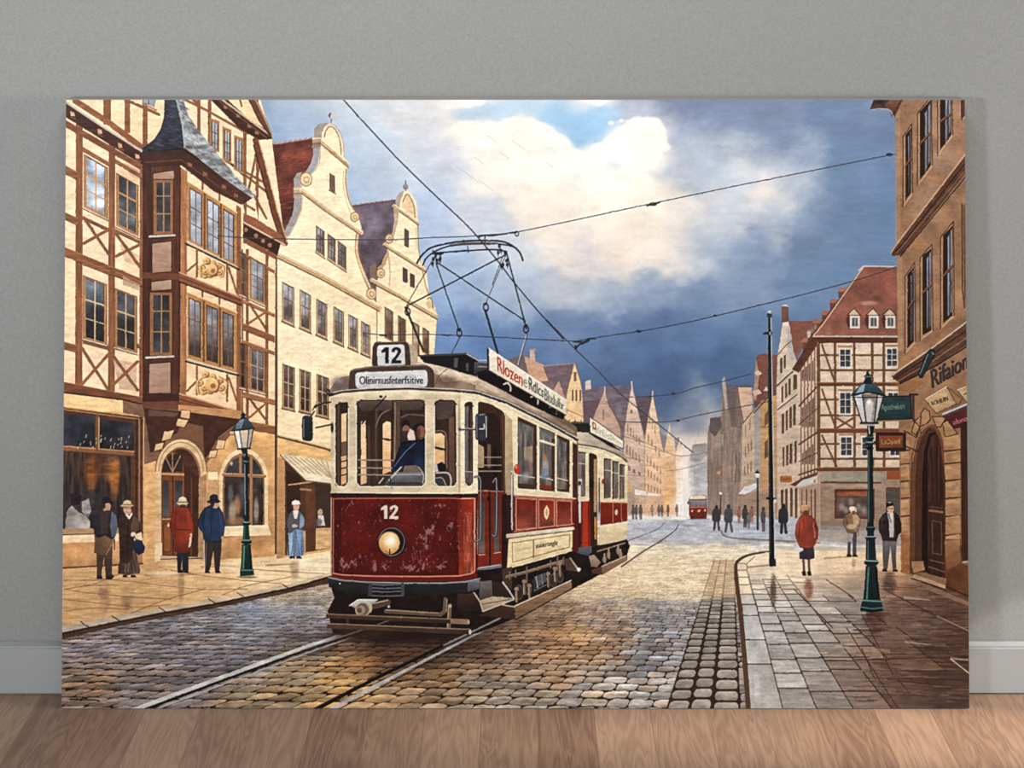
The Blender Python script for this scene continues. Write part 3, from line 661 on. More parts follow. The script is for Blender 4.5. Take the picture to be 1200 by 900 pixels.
with part('painted_gabled_house', 'cream house with a curved gable and a grey violet roof') as PH3:
    with part('roof'):
        F([(414,242),(463,235),(472,262),(464,300),(452,330),(444,364),(428,342)], (100,84,96), tex=.2, nz=NM)
        F([(412,241),(430,239),(463,234),(464,262),(455,276),(449,290),(446,316),(440,322),(441,352),(428,340),(416,300)], (112,98,110), c2=(92,78,88), tex=.2, nz=NM)
        for x, y in ((436,262),(442,256),(430,275),(444,268)): E(x,y,5,9,(142,130,146),.5,soft=.7,rot=.5,ids=False)
        L([(412,241.5),(430,238.5),(463,234.5)],1.5,(96,60,56)); 
        for x in range(414,462,6): L([(x,240.5-(x-412)*.13),(x+3,239.6-(x-412)*.13)],1.4,(170,130,120))
    L([(475,225),(475,221)],1.4,(110,100,98)); E(475,218.6,3.2,3.6,(176,166,158),c2=(120,112,110)); L([(475,215),(475,211.5)],1.2,(96,90,90))
    F([(466,243),(489,262),(490,292),(497,313),(500,320),(503,345),(512,368),(512,372),(509,412),(509,440),(441,440),(441,330),(447,318),(452,306),(455,285),(462,276),(464,262)], (249,224,184), c2=(249,220,176), tex=.04)
    F([(463.5,243),(464,232),(468,225.5),(474,223.5),(479,224),(483,228),(487.5,236),(489.5,248),(489.5,262),(466,244)], (246,220,178), sm=False)
    F([(463.5,243),(464,232),(468,225.5),(474,223.5),(472,228),(469,236),(468,244)], (176,160,148))
    F([(470.5,243),(472,233),(476,228.5),(480,231),(484,240),(486,252)], (232,198,152)); L([(472,236),(476,228),(480.5,231),(485,242),(486,254)],1.1,(128,92,66),sm=True)
    L([(461,241),(490,262)],3.4,(206,172,130)); L([(461,242.6),(490,263.6)],1.3,(110,80,58)); L([(462,239.4),(490,259.6)],.9,(252,232,196))
    F([(461,241),(468,245),(466,262),(464,268),(462,276),(456,286),(454,284),(460,272),(462,258)],(190,164,136))
    L([(489.5,264),(490,290),(493,308)],1.,(150,112,80)); L([(487.5,266),(488,290)],.7,(180,140,104),.7)
    with part('window'): F([(474,267.5),(478.5,270.5),(478.5,290),(474,287.5)], (96,82,80), edge=(84,56,42), ew=.8)
    scroll(456,279.5,5)
    F([(450,284),(456,286),(456,290),(449,288)],(150,110,84))
    L([(450,286),(462,294),(499,317)],3.4,(208,172,128)); L([(450,288),(462,296),(499,319)],1.4,(104,74,54)); L([(451,284),(463,292),(499,315)],.9,(252,232,196))
    F([(455,292),(450,302),(447,310),(442,314),(445,318),(452,310),(456,298)], (196,158,120)); scroll(445.8,320,5.2)
    L([(455,296),(457,320),(456,334)],1.6,(206,160,110),.7)
    F([(433,312),(441,309),(442,326),(434,330)], (134,108,94))
    for x0,x1,ya,yb in ((472,477,313,331),(480.5,485.3,319.5,337)):
        with part('window'): F([(x0,ya),(x1,ya+3),(x1,yb),(x0,yb-2)], (90,74,70), edge=(74,48,36), ew=.8)
    F([(496,322),(501,340),(506,350),(512,366),(504,360),(500,345)],(232,198,152)); L([(495,318),(499,336),(503,346)],1,(150,112,80))
    E(503,356,3.4,6,(222,188,144)); L([(500.5,350),(504,348.5),(506.5,354),(507,361)],1.1,(104,74,54),sm=True)
    L([(435,328),(470,347),(512,371)],4,(206,170,126)); L([(435,331),(470,350),(512,374)],1.5,(96,68,50)); L([(436,326),(470,345),(512,368.6)],1,(252,230,194))
    win(452.5,458.5,361,395,nc=2,rows=(.35,.7),frame=(166,118,78),fw=1.6,g1=(150,134,120),g2=(96,72,60),mun=(130,96,70),mw=.7,sill=None)
    win(468,473.4,371,400,nc=2,rows=(.35,.7),frame=(160,112,74),fw=1.6,g1=(140,124,112),g2=(96,72,60),mun=(120,88,64),mw=.7,sill=None)
    win(484.5,489.5,378,412,nc=1,rows=(.4,),frame=(190,146,104),fw=1.3,g1=(170,148,126),g2=(150,124,100),mun=(150,116,84),mw=.6,sill=None)
    win(496.5,501,385,412,nc=1,rows=(.4,),frame=(160,112,74),fw=1.3,g1=(126,104,90),g2=(100,74,58),mun=(90,62,46),mw=.6,sill=None)

with part('painted_gabled_house', 'tall cream house with a scrolled gable and a red tiled roof') as PH2:
    with part('roof'):
        F([(305,171),(330,168),(369,162),(370,185),(366,195),(358,205),(346,218),(344,250),(336,272),(333,280),(318,240)], (122,66,54), c2=(98,50,44), tex=.26, nz=NM)
        for k in range(150):
            x = 308 + 58 * rng.rand(); y = 168 + 100 * rng.rand()
            if x < 310 + (y - 170) * .25 or x > 366 - max(0, y - 190) * .35: continue
            L([(x, y), (x + 4 + 3 * rng.rand(), y - 1.6)], 1, ((84,36,30),(160,88,68),(100,44,36))[rng.randint(3)], .6)
        L([(306,171),(330,168.5),(369,162.5)],1.6,(120,62,50))
        for x in range(308,366,6): L([(x,170-(x-306)*.14),(x+3,168.8-(x-306)*.14)],1.6,(190,130,110))
    F([(376,163),(407,192),(406,215),(409,230),(413,245),(419,250),(424,268),(418,268),(417,280),(419,300),(427,325),(434,345),(441,355),(443,366),(441,410),(441,640),(324,660),(324,296),(332,278),(340,262),(346,245),(352,232),(354,218),(362,206),(371,196),(375,180)], (250,228,190), c2=(247,214,166), tex=.035)
    E(360,420,30,50,(255,236,198),.5,soft=.8,ids=False,tex=0); E(345,300,26,30,(254,236,200),.5,soft=.8,ids=False,tex=0); E(400,470,30,30,(246,206,150),.4,soft=.8,ids=False,tex=0)
    F([(368,161),(368,151),(373,145),(383,143.5),(391,147),(398,156),(402.5,168),(404,186),(378,164)], (246,222,182))
    F([(368,161),(368,151),(373,145),(383,143.5),(386,144),(380,149),(377,156),(377,163)], (150,144,140), c2=(166,150,136))
    F([(379,162),(381,152),(386,147.5),(392,151),(397,162),(400,180),(392,174)], (248,222,180))
    L([(380,160),(382,152),(387,148),(392,151),(397,160),(399,170),(399.5,181)],1.4,(150,112,80),sm=True); L([(382,148),(388,145.5),(395,150),(401,163),(403,184)],1.,(196,156,116),.9,sm=True)
    L([(388,143),(388,138)],1.4,(110,104,104)); F([(384.5,136),(386,132.5),(388,131),(390.5,132.5),(392.5,135),(390.5,138.5),(387,139.5)], (200,190,180)); F([(384.5,136),(386,132.5),(388,132),(387,139)], (104,98,100))
    F([(366,162),(376,161),(409,191),(407,197),(375,170),(366,173)], (224,192,146)); F([(366,164),(376,163),(376,173),(366,174)], (150,130,110)); L([(376,168),(408,196)],1.4,(124,92,64)); L([(377,162.5),(409,191.5)],1.1,(253,236,204)); L([(377,165.4),(408,194)],.8,(170,130,92))
    L([(366,165.5),(376,164.5)],.8,(214,190,160)); L([(366,169),(376,168)],.8,(96,74,58))
    F([(367,174),(375,173),(373,190),(366,202),(361,207),(357,203),(364,192),(367,182)], (156,156,160))
    L([(375,174),(374,190),(368,200),(362,207)],1.2,(206,166,120),sm=True)
    L([(405.5,198),(405,215),(409,235),(415,246)],1.6,(176,134,94),sm=True); L([(402.5,200),(402,216),(406,236),(411,250)],1,(200,160,116),.8,sm=True)
    F([(345,222),(344,210),(348,203),(354,201.5),(352,206),(352,220)], (156,150,146))
    scroll(358.5,210,7.4,(240,212,168)); scroll(415.5,254,5.4,(240,208,160))
    F([(344,219),(354,218),(354,230),(344,232)], (176,152,126)); L([(344,221.5),(354,220.5)],1,(226,202,168)); L([(344,227),(354,226)],1,(112,86,66))
    L([(353,222),(380,243),(423,272)],5.6,(226,194,148)); L([(353,226),(380,246.6),(422,275)],1.6,(126,92,62)); L([(354,219.5),(381,240.5),(423,269.5)],1.1,(254,238,206)); L([(353,223.6),(380,244.2),(423,273)],.8,(176,134,94))
    F([(345,231),(354,230),(353,246),(346,262),(338,276),(332,279),(331,275),(338,262),(344,246)], (158,154,152))
    L([(354,231),(353,246),(346,262),(338,276),(331,279)],1.2,(216,176,130),sm=True)
    L([(419,275),(418,290),(420,303),(427,322),(434,338)],2.4,(228,190,140),sm=True); L([(417,275),(416,290),(418,303),(425,323),(432,340)],1,(160,118,80),.9,sm=True); L([(421.5,275),(420.6,290),(423,303),(429,320)],.9,(140,104,76),sm=True)
    scroll(435,344,6.2,(240,206,158))
    L([(325,298),(380,325),(444,361)],6.4,(222,186,138)); L([(325,302),(380,329),(444,364.5)],1.8,(120,86,58)); L([(325,294.6),(381,321.8),(444,357.4)],1.,(254,238,206)); L([(325,299),(380,326),(444,361.5)],.9,(160,118,82))
    L([(441.5,364),(441.5,640)],1,(120,96,76),.8)
    for x0,x1,ya,yb in ((372,378,266,293),(385.5,391,275.5,301),(397.5,403.5,284,309)):
        win(x0,x1,ya,yb,rows=(.34,.67),frame=(150,110,80),fw=1.6,g1=(150,150,156),g2=(120,112,112),mun=(86,62,50),mw=.8,sill=(210,180,140))
    with part('window'): F([(386.5,203),(391.5,206),(392,225),(386.5,221.5)], (120,96,84), edge=(92,64,48), ew=1.1); L([(385,222.5),(393,227)],1.2,(96,66,46))
    for x0,x1,ya,yb in ((332.5,342.5,332,374),(353,362,341,382),(372.5,381,352,390),(392.5,400.5,361,398),(410,417,370,405),(425,431.5,378,412)):
        win(x0,x1,ya,yb,rows=(.4,.7),frame=(206,166,120),fw=1.8,g1=(166,172,180),g2=(112,92,84),mun=(110,84,66),mw=1,sill=(150,112,80))
    for x0,x1,ya,yb in ((332.5,343,428,476),(352.5,362,434,480),(372.5,383,440,485)):
        win(x0,x1,ya,yb,rows=(.4,.7),frame=(196,152,106),fw=1.8,g1=(116,96,88),g2=(84,60,50),mun=(196,172,140),mw=1,sill=(150,112,80))
    # shop floor
    F([(324,512),(360,521),(392,529),(392,645),(324,655)], (234,184,120), c2=(220,168,108), tex=.08)
    L([(324,511),(360,520),(390,528)],2.4,(110,72,48)); L([(324,508.6),(390,525.6)],.9,(220,180,130))
    F([(334,538),(392,548),(392,642),(334,651)], (80,50,36), c2=(100,62,42)); F([(324,535),(334,538),(334,651),(324,655)], (190,140,92))
    F([(336,552),(352,556),(352,600),(336,602)], (60,38,30)); F([(358,566),(369,568),(369,618),(358,620)], (104,62,42)); F([(370,567),(392,570),(392,620),(370,620)], (70,50,42))
    L([(338,568),(368,564),(392,566)],1.6,(200,160,110)); L([(352,573),(364,574)],2.2,(160,120,84))
    F([(370,619),(392,618),(392,642),(370,644)], (212,166,116), tex=.12); F([(352,622),(358,622),(358,648),(352,649)], (196,148,100))
    with part('shop_display'):
        E(375,600,3,4,(176,150,126)); F([(373,604),(379,604),(381,616),(372,616)], (214,204,190)); E(373,612,4,5,(96,90,88),.8,soft=.4)
    with part('awning', 'cream striped shop awning'):
        F([(328,533),(345,534),(388,541),(388,566),(358,563)], (226,206,170), c2=(238,222,190))
        for k in range(9):
            xa = 333 + k * 6.2; L([(xa, 534 + k * .8), (xa + 22 + k * 1.2 if xa + 24 < 388 else 388, 553 + k * 1.4 if xa < 366 else 552 + k)], 1.3, (176,148,112), .8)
        L([(328,533),(358,563),(388,567)],1.3,(120,84,58))
    L([(323,288),(323.5,460),(322.5,648)],3.2,(70,48,38)); L([(324.4,290),(324.8,460),(324,646)],.8,(150,116,88))

# big timbered house
with part('painted_timbered_house', 'large half timbered house with a slate capped bay at the left') as PH1:
    F([(60,100),(300,100),(318,160),(334,286),(322,300),(322,652),(240,657),(60,668)], CR1, c2=(244,208,158), tex=.045)
    # --- upper gable right of the turret
    for x0, x1 in ((231,235),(243.5,247.5),(285,289),(300,303)): F([(x0,112),(x1,112),(x1,260),(x0,240)], TB, tex=.12, nz=NVT)
    L([(207,112),(240,128),(290,156)],3,(150,96,62)); L([(222,112),(232,122)],4,TB)
    L([(250,150),(247,210)],2,TB); 
    for a, b in (((264,188),(308,213)),((286,204),(316,228)),((289,232),(300,180)),((300,222),(303,190)),((297,228),(312,256)),((282,236),(298,246))): L([a, b], 2.8, TB, tex=.1)
    L([(263,186),(286,206)],1.6,(50,30,24))
    for x0,x1,ya,yb in ((248,255,143,171),(263,269,153,184),(276.5,283,163,196)):
        with part('window'):
            F([(x0-2.4,ya-5),(x1+2.2,ya-1),(x1+2.2,yb+8),(x0-2.4,yb+3)], (176,124,72)); F([(x0,ya-1),(x1,ya+3),(x1,yb+4),(x0,yb)], (176,184,196), c2=(140,140,150))
            L([((x0+x1)/2,ya+1),((x0+x1)/2,yb+2)],.9,(96,66,50)); L([(x0,(ya+yb)/2-3),(x1,(ya+yb)/2)],.9,(96,66,50)); L([(x0,(ya+yb)/2+9),(x1,(ya+yb)/2+12)],.7,(96,66,50)); L([(x0,ya-1),(x0,yb)],1,TK); L([(x1,ya+3),(x1,yb+4)],1,TK)
    # upper eave
    F([(242,112),(262,112),(319,158),(319,163),(303,164),(280,150)], (70,42,32), tex=.15); L([(254,112),(319,160)],2.2,(196,170,150)); L([(250,113),(312,161)],1.4,(120,74,50))
    for x, y in ((264,124),(279,134),(292,146),(301,154)): F([(x-2,y-1),(x+2,y+1),(x+2.4,y+4),(x-2,y+3)], (150,104,76))
    F([(262,112),(292,112),(300,130),(318,156),(290,138)], (244,206,158)); L([(280,112),(283,124)],2.4,TB)
    F([(289,112),(299,112),(319,156),(316,160),(302,140)], (112,68,46)); L([(297,112),(318,156)],1.2,(200,150,112)); L([(289,112),(304,142),(318,160)],1.2,(50,30,24))
    # right bargeboard
    L([(299,164),(312,210),(322,248),(334,285)],6.5,(116,68,46),tex=.1); L([(297,170),(309,214),(319,252),(330,286)],1.6,(60,36,28)); L([(303,164),(315,208),(325,246),(336,283)],1.3,(206,156,118))
    F([(282,248),(300,256),(331,276),(334,287),(318,282),(282,262)], (150,94,66)); L([(283,259),(334,287)],1.6,(220,190,160))
    F([(282,260),(300,270),(329,285),(325,300),(312,295),(282,276)], (64,38,30))
    for x, y in ((288,269),(300,276),(308,282),(316,287)): E(x, y, 2.2, 2.6, (156,110,84))
    F([(282,276),(325,299),(324,305),(282,283)], (140,86,58))
    # --- main wall
    F([(60,130),(168,182),(168,470),(60,462)], (247,214,174), c2=(244,208,166), tex=.05)
    E(150,210,16,14,(206,164,124),.5,soft=.6,ids=False); F([(146,190),(167,202),(167,212),(152,206)], (190,156,130), a=.8)
    for x0, x1, y0, y1 in ((89,97,140,462),(127.5,135,160,466),(164,172,178,470)): F([(x0,y0),(x1,y0+2),(x1-.5,y1),(x0-1,y1)], TB, tex=.14, nz=NVT)
    def beam(x0, x1, ya, yb, c=TB): 
        F(VR(LV, x0, x1, ya, yb), c, tex=.14, nz=NHZ); q = VR(LV, x0, x1, ya, yb); L([q[0], q[1]], .7, (190,134,94), .7); L([q[3], q[2]], .8, TK, .7)
    beam(62,91,186,196); beam(62,91,242,251); beam(97,128,172,177,(150,96,62)); beam(135,166,186,191,(150,96,62))
    beam(62,168,284,295); beam(62,91,397,406); beam(62,168,445,457,(120,74,50)); beam(97,128,396,402); beam(135,166,395,400)
    beam(97,128,305,310,(150,96,62)); beam(135,166,318,323,(150,96,62)); beam(97,128,253,257); beam(135,166,268,272)
    F([(144,323),(164,334),(164,341),(144,334)], (180,146,120), a=.8)
    def xb(x0, x1, ya, yb, w=3.4):
        q = VR(LV, x0, x1, ya, yb); L([q[0], q[2]], w, TB, tex=.1); L([q[1], q[3]], w, (150,94,62), tex=.1); L([(q[0][0]+1.6,q[0][1]),(q[2][0]+1.6,q[2][1])],.6,(90,54,38),.7)
    F([(132,420),(160,426),(160,458),(140,456)], (190,156,130), a=.7); F([(140,285),(163,300),(163,314),(146,306)], (200,164,134), a=.6)
    xb(98,127,255,285,3.6); xb(136,163,274,300,3.6); xb(96,126,408,450,3.6); xb(132,161,416,451,3.6)
    win(101.5,122.5,184,241,nc=2,rows=(.36,.68),frame=(186,132,80),fw=3.2,g1=(156,170,188),g2=(176,182,190),mun=(206,150,90),mw=1.6)
    win(139.5,158.5,206,263,nc=2,rows=(.34,.68),frame=(178,122,72),fw=3.2,g1=(66,66,74),g2=(112,118,126),mun=(196,140,86),mw=1.5)
    win(100.5,121.5,326,395,nc=2,rows=(.36,.68),frame=(176,126,76),fw=3.2,g1=(104,112,124),g2=(36,30,34),mun=(206,176,140),mw=1.5)
    win(137.5,157,341,405,nc=2,rows=(.36,.68),frame=(170,118,70),fw=3.2,g1=(78,80,88),g2=(60,48,46),mun=(196,160,120),mw=1.5)
    # top left storey above the eave
    F([(60,104),(200,104),(200,150),(168,178),(120,140),(78,118)], (248,214,172), c2=(238,200,154))
    for x0, x1, yb in ((121,130,146),(146,152.5,156),(167,173,176)): F([(x0,112),(x1,112),(x1,yb),(x0,yb)], TB, tex=.12)
    L([(146,116),(186,134)],3.6,TB); L([(88,118),(128,144),(168,174)],7,(150,94,64),tex=.1)
    with part('window'): F([(168,112),(184,112),(181,126),(168,120)], (140,150,164)); L([(174,112),(174,122)],1,(90,60,44)); L([(167,121),(183,129)],2,(176,124,72))
    F([(60,112),(78,121),(168,180),(168,194),(78,138),(60,128)], (74,44,34), tex=.2, nz=NHZ); L([(60,110),(78,120),(120,148),(168,178)],2.4,(196,176,160)); 
    for x, y in ((85,133),(117,153.5),(141,170),(161,183)): F([(x-3,y-3),(x+2,y-1),(x+3,y+3),(x-2,y+3)], (206,160,126)); L([(x-2,y+4),(x+3,y+6)],2,(120,74,54))
    F([(60,132),(78,141),(168,194),(168,201),(78,150),(60,140)], (134,82,56), tex=.12, nz=NHZ)
    F([(60,464),(78,461),(144,469),(143,484),(78,475),(60,473)], (244,200,140), tex=.06); F([(144,469),(168,473),(182,482),(182,490),(144,484)], (132,98,76)); L([(60,458),(144,468),(168,474)],2,(60,36,28))
    # --- wall of the ground floor
    F([(60,474),(144,484),(180,490),(322,505),(322,652),(240,657),(60,668)], (228,174,112), c2=(206,150,94), tex=.1, nz=NM)
    F([(144,472),(170,474),(212,480),(284,492),(262,520),(248,535),(241,545),(236,530),(215,515),(196,520),(186,534),(182,560),(168,545),(166,490)], (122,88,68), c2=(132,96,72), tex=.12)
    F([(167,545),(183,540),(183,660),(167,662)], (224,170,112), tex=.08)
    # --- bay
    F([(167,175),(213,172),(213,480),(167,478)], (96,58,42), c2=(84,48,36), tex=.14, nz=NVT)
    F([(167,192),(178,194),(178,470),(167,470)], (76,44,34), tex=.15, nz=NVT); F([(201,192),(211,194),(211,470),(201,470)], (90,50,36), tex=.15, nz=NVT)
    for q in ([(179,203),(204,199),(204,210),(179,212)],[(177.5,285),(201,282),(201,318),(178,320)],[(176.5,330),(201,327),(201,339),(177,341)],[(174.5,426),(200,424),(200,461),(174,461)]): F(q, (176,142,120), c2=(160,124,102), edge=(60,34,28), ew=1)
    for x0,y0,x1,y1 in ((179,210,203,275),(175,342,202,417)):
        with part('window'):
            R(x0,y0,x1,y1,(150,100,60),edge=(60,36,28)); R(x0+4.5,y0+4,x1-3.5,y1-4,(56,56,62),c2=(78,74,76),tex=.3,nz=NM)
            xm = (x0 + x1) / 2 + .5; L([(xm,y0+4),(xm,y1-4)],1.4,(170,126,84))
            for t in (.3,.62): L([(x0+4.5,y0+(y1-y0)*t),(x1-3.5,y0+(y1-y0)*t)],1.3,(170,126,84))
            L([(x0-4,y1+2),(x1+1,y1+.5)],2.4,(206,196,186)); L([(x0-4,y1+4),(x1+1,y1+2.4)],1.4,(50,30,24))
    F([(167,319),(211,321),(211,328),(167,326)], (110,66,46)); F([(167,462),(211,462),(211,470),(167,471)], (70,40,32)); F([(167,471),(210,470),(210,480),(167,478)], (112,66,46))
    # right face
    F([(211,190),(285,240),(285,490),(211,476)], (245,210,168), c2=(239,200,154), tex=.05)
    F([(211.5,196),(219.5,200),(218.5,476),(210.5,472)], (168,112,74), tex=.12, nz=NVT); F([(277,240),(282.5,244),(282.5,486),(277,484)], (150,96,62), tex=.12, nz=NVT); L([(211,196),(210,474)],1.3,(56,32,24))
    for yt, yb in ((212,281),(342,419)):
        F(VR(LV,219.5,277.5,yt,yb+2), (184,130,76)); q = VR(LV,219.5,277.5,yt,yb+2); L([q[0],q[1]],1,(240,196,140)); L([q[3],q[2]],2.6,(206,186,160)); L([(q[3][0]-2,q[3][1]+2.2),(q[2][0]+2,q[2][1]+2.2)],2.2,(44,26,22))
    for x0,x1,ya,yb,g1,g2 in ((222.5,236,219,280,(180,190,204),(150,156,166)),(243,256,231,293,(176,186,200),(150,156,166)),(262,273.5,243,301,(160,170,184),(150,150,160)),(221.5,234.5,349,418,(158,164,174),(70,56,52)),(242,254.5,356,425,(150,154,162),(70,56,52)),(261,273,364,430,(130,134,142),(70,56,52))):
        ya = Yv(LV,222.5,220 if ya < 300 else 349.5,x0); yb = Yv(LV,222.5,280 if yb < 310 else 416,x0)
        with part('window'):
            g = VR(LV,x0,x1,ya,yb); F(g,g1,c2=g2,tex=.22,nz=NM); xm=(x0+x1)/2; L([(xm,Yv(LV,x0,ya,xm)),(xm,Yv(LV,x0,yb,xm))],1.2,(120,84,58))
            for t in (.36,.68):
                y=ya+(yb-ya)*t; L([(x0,y),(x1,Yv(LV,x0,y,x1))],1.3,(130,92,62))
            L([g[0],g[1],g[2]],1.4,(70,42,32)); L([g[0],g[3]],1,(90,56,40))
    for x in (239.5,258.5): L([(x,Yv(LV,222,216,x)),(x,Yv(LV,222,282,x))],2.4,(120,76,50)); L([(x-1,Yv(LV,222,346,x)),(x-1,Yv(LV,222,418,x))],2.4,(120,76,50))
    for x in (237,257): L([(x,Yv(LV,222,204,x)),(x,Yv(LV,222,212,x))],2.4,TB); L([(x,Yv(LV,222,331,x)),(x,Yv(LV,222,341,x))],2.4,TB)
    for ya in (287, 427):
        xa = 229.5; 
        for x in (230.5,266,): L([(x,Yv(LV,222,ya,x)),(x,Yv(LV,222,ya+33,x))],2.6,TB)
        L([(219,Yv(LV,222,ya+32,219)),(231,Yv(LV,222,ya+16,231))],2.4,TB); L([(268,Yv(LV,222,ya+3,268)),(277,Yv(LV,222,ya+30,277))],2.4,TB)
    for cx, cy, r in ((248,316,14),(248,451,17)):
        with part('carved_ornament', 'cream carved crest on the bay'):
            for k in range(11):
                t = k * 2.4; rr = r * (.35 + .6 * ((k * 37) % 10) / 10)
                x, y = cx + rr * math.cos(t), cy + rr * math.sin(t) * .9
                E(x, y, 4.6, 4, (150,104,60)); E(x - .8, y - .8, 3.6, 3.1, (240,196,130), c2=(216,164,100)); E(x - .3, y, 1.6, 1.4, (176,126,74))
            E(cx + 1, cy, r * .5, r * .52, (130,88,52)); E(cx, cy - .6, r * .46, r * .48, (240,198,134), c2=(206,150,92)); E(cx + 1.5, cy + 1, r * .18, r * .18, (156,108,64))
            for s in (-1, 1):
                L([(cx + s * r * .5, cy - r * .6), (cx + s * r, cy - r * .2), (cx + s * r * .9, cy + r * .6), (cx + s * r * .6, cy + r * .5)], 2.2, (222,174,112), sm=True); L([(cx + s * r * .5 + 1.2, cy - r * .6 + 1), (cx + s * r + 1.2, cy - r * .2), (cx + s * r * .9 + 1, cy + r * .6)], .8, (120,80,48), sm=True)
    for ya, yb, c in ((319,330,(136,84,58)),(461,474,(136,82,58))):
        F([(210,ya),(286,ya+31-(8 if ya>400 else 0)),(286,yb+29-(8 if ya>400 else 0)),(210,yb)], c, tex=.1); L([(210,ya),(286,ya+31-(8 if ya>400 else 0))],1.6,(206,150,110)); L([(210,yb),(286,yb+29-(8 if ya>400 else 0))],1.6,TK); L([(210,(ya+yb)/2),(286,(ya+yb)/2+29-(8 if ya>400 else 0))],1,(84,48,36))
    F([(209,474),(286,482),(284,492),(209,482)], (196,140,92), tex=.08); L([(209,482),(284,492)],1.6,TK)
    # under the bay
    F([(168,478),(209,482),(284,492),(272,500),(256,512),(246,530),(238,540),(238,500),(214,496),(208,508),(196,512),(190,528),(176,530),(172,500)], (78,46,34), c2=(70,42,32), tex=.12)
    F([(214,494),(238,500),(240,545),(233,530),(222,516),(205,513)], (118,82,60))
    F([(174,480),(209,484),(207,488),(174,488)], (104,76,64))
    if True:
        for q in ([(212,480),(223,481),(222,491),(211,489)],[(208,490),(221,492),(216,501),(206,499)],[(192,505),(204,504),(200,514),(189,517)],[(182,520),(192,518),(190,526),(180,529)],[(255,515),(264,516),(262,526),(252,526)],[(246,528),(255,527),(252,536),(243,537)],[(269,505),(276,505),(274,509),(268,509)]):
            with part('corbel'): F(q, (236,200,152), c2=(206,164,116), edge=(90,58,42), ew=.8)
    # slate cap
    with part('turret_roof', 'dark slate bell roof over the bay'):
        F([(167,174),(213,171),(240,190),(299,230),(290,236),(283,240),(250,224),(213,194),(190,195),(167,197)], (66,38,30), c2=(84,50,38), tex=.12)
        L([(167,178),(213,174),(298,231)],1.6,(40,24,22)); L([(170,190),(212,187),(284,238)],1.2,(120,74,54),.7)
        for x, y in ((222,190),(240,201),(262,216),(276,226)): F([(x-2,y),(x+3,y+2),(x+3,y+6),(x-2,y+4)], (140,92,66))
        F([(193,110),(205,110),(211,132),(214,150),(216,172),(200,175),(170,179),(166,174),(180,164),(188,152),(192,138)], (62,64,76), c2=(44,46,58), tex=.22, nz=NB)
        F([(204,110),(213,110),(220,134),(232,152),(252,176),(274,204),(299,229),(297,233),(258,206),(216,172),(213,148),(209,130)], (128,130,134), c2=(148,150,150), tex=.3, nz=NB)
        for k in range(110):
            t = rng.rand(); y = 118 + 112 * t; xl = np.interp(y,[110,148,172,233],[205,213,217,297]); xr = np.interp(y,[110,134,152,176,204,229],[213,220,232,252,274,298])
            x = xl + (xr - xl) * rng.rand(); L([(x, y), (x + 2.6, y + 2)], 1, ((84,88,96),(190,190,186),(100,104,110))[rng.randint(3)], .6)
        for k in range(50):
            y = 125 + 48 * rng.rand(); xl = np.interp(y,[118,140,160,174],[193,191,182,168]); x = xl + (212 - xl) * rng.rand(); L([(x,y),(x+4,y+1)],1,((34,36,46),(92,96,110))[rng.randint(2)],.5)
        L([(205,112),(211,132),(214,150),(216,172)],1.2,(176,176,174),sm=True)
    # --- strip right of the bay
    F([(283,284),(323,304),(322,505),(283,492)], (247,212,170), c2=(244,206,160), tex=.05)
    for x0,x1 in ((288,291.5),(311,314.5),(283,285)): F([(x0,292),(x1,292),(x1,500),(x0,498)], TB, tex=.1)
    for ya,yb in ((295,299),(350,354),(378,386),(398,402),(459,465),(492,502)): beam(283,322,ya,yb,(164,106,68) if yb-ya<7 else TB)
    xb(292,312,356,378,2.6); xb(292,312,467,489,2.6)
    win(295,308,303,348,nc=2,rows=(.4,.7),frame=(180,126,76),fw=2.4,g1=(168,176,186),g2=(130,126,130),mun=(110,76,54),mw=.9); win(282.6,286,296,344,nc=1,rows=(.4,.7),frame=(160,110,66),fw=1.4,g1=(110,100,96),g2=(80,66,60),mun=(150,110,76),mw=.8)
    win(294.6,308,409,455,nc=2,rows=(.4,.7),frame=(180,126,76),fw=2.4,g1=(132,134,138),g2=(56,44,44),mun=(190,156,120),mw=.9); win(282.4,286,403,453,nc=1,rows=(.4,.7),frame=(150,100,60),fw=1.4,g1=(90,80,76),g2=(50,40,40),mun=(150,110,76),mw=.8)
    # shop window
    with part('shop_window', 'large shop window with glowing reflections'):
        F([(60,472),(78,478),(168,489),(168,630),(60,636)], (92,56,38), tex=.1); L([(60,474),(78,480),(163,491),(163,628)],1.4,(170,120,80)); L([(160,493),(159,626)],1.2,(50,30,24)); L([(168,489),(168,628)],1.4,(206,160,110))
        F([(60,484),(111,488),(111,524),(60,521)], (58,62,74), c2=(44,42,50), tex=.3, nz=NM); F([(117,491),(157,496),(157,528),(117,525)], (50,52,62), c2=(44,38,42), tex=.3, nz=NM)
        F([(60,521),(157,529),(157,534),(60,527)], (140,92,58)); L([(60,521.5),(157,529)],1,(206,156,104)); L([(114,488),(114,526)],4.5,(120,76,48)); L([(115.6,489),(115.6,526)],1.2,(210,160,106))
        F([(60,528),(154,535),(153,620),(60,622)], (66,50,44), c2=(50,40,40), tex=.35, nz=NVT)
        for x,y,rx,ry,c,a in ((107,555,6,19,(196,118,44),.75),(131,550,8,14,(206,140,60),.7),(134,562,5,20,(190,112,44),.7),(120,548,14,12,(110,64,36),.6),(100,590,26,18,(60,56,60),.6),(104,548,10,16,(110,62,34),.5)): E(x,y,rx,ry,c,a,soft=.55,ids=False,tex=.2)
        F([(78,600),(84,592),(92,600),(101,604),(106,612),(105,620),(76,620)], (150,142,136), tex=.25, nz=NM); F([(96,588),(104,584),(107,598),(104,606),(96,600)], (136,130,128), tex=.2); F([(82,580),(90,576),(96,582),(92,592),(84,592)], (40,34,36))
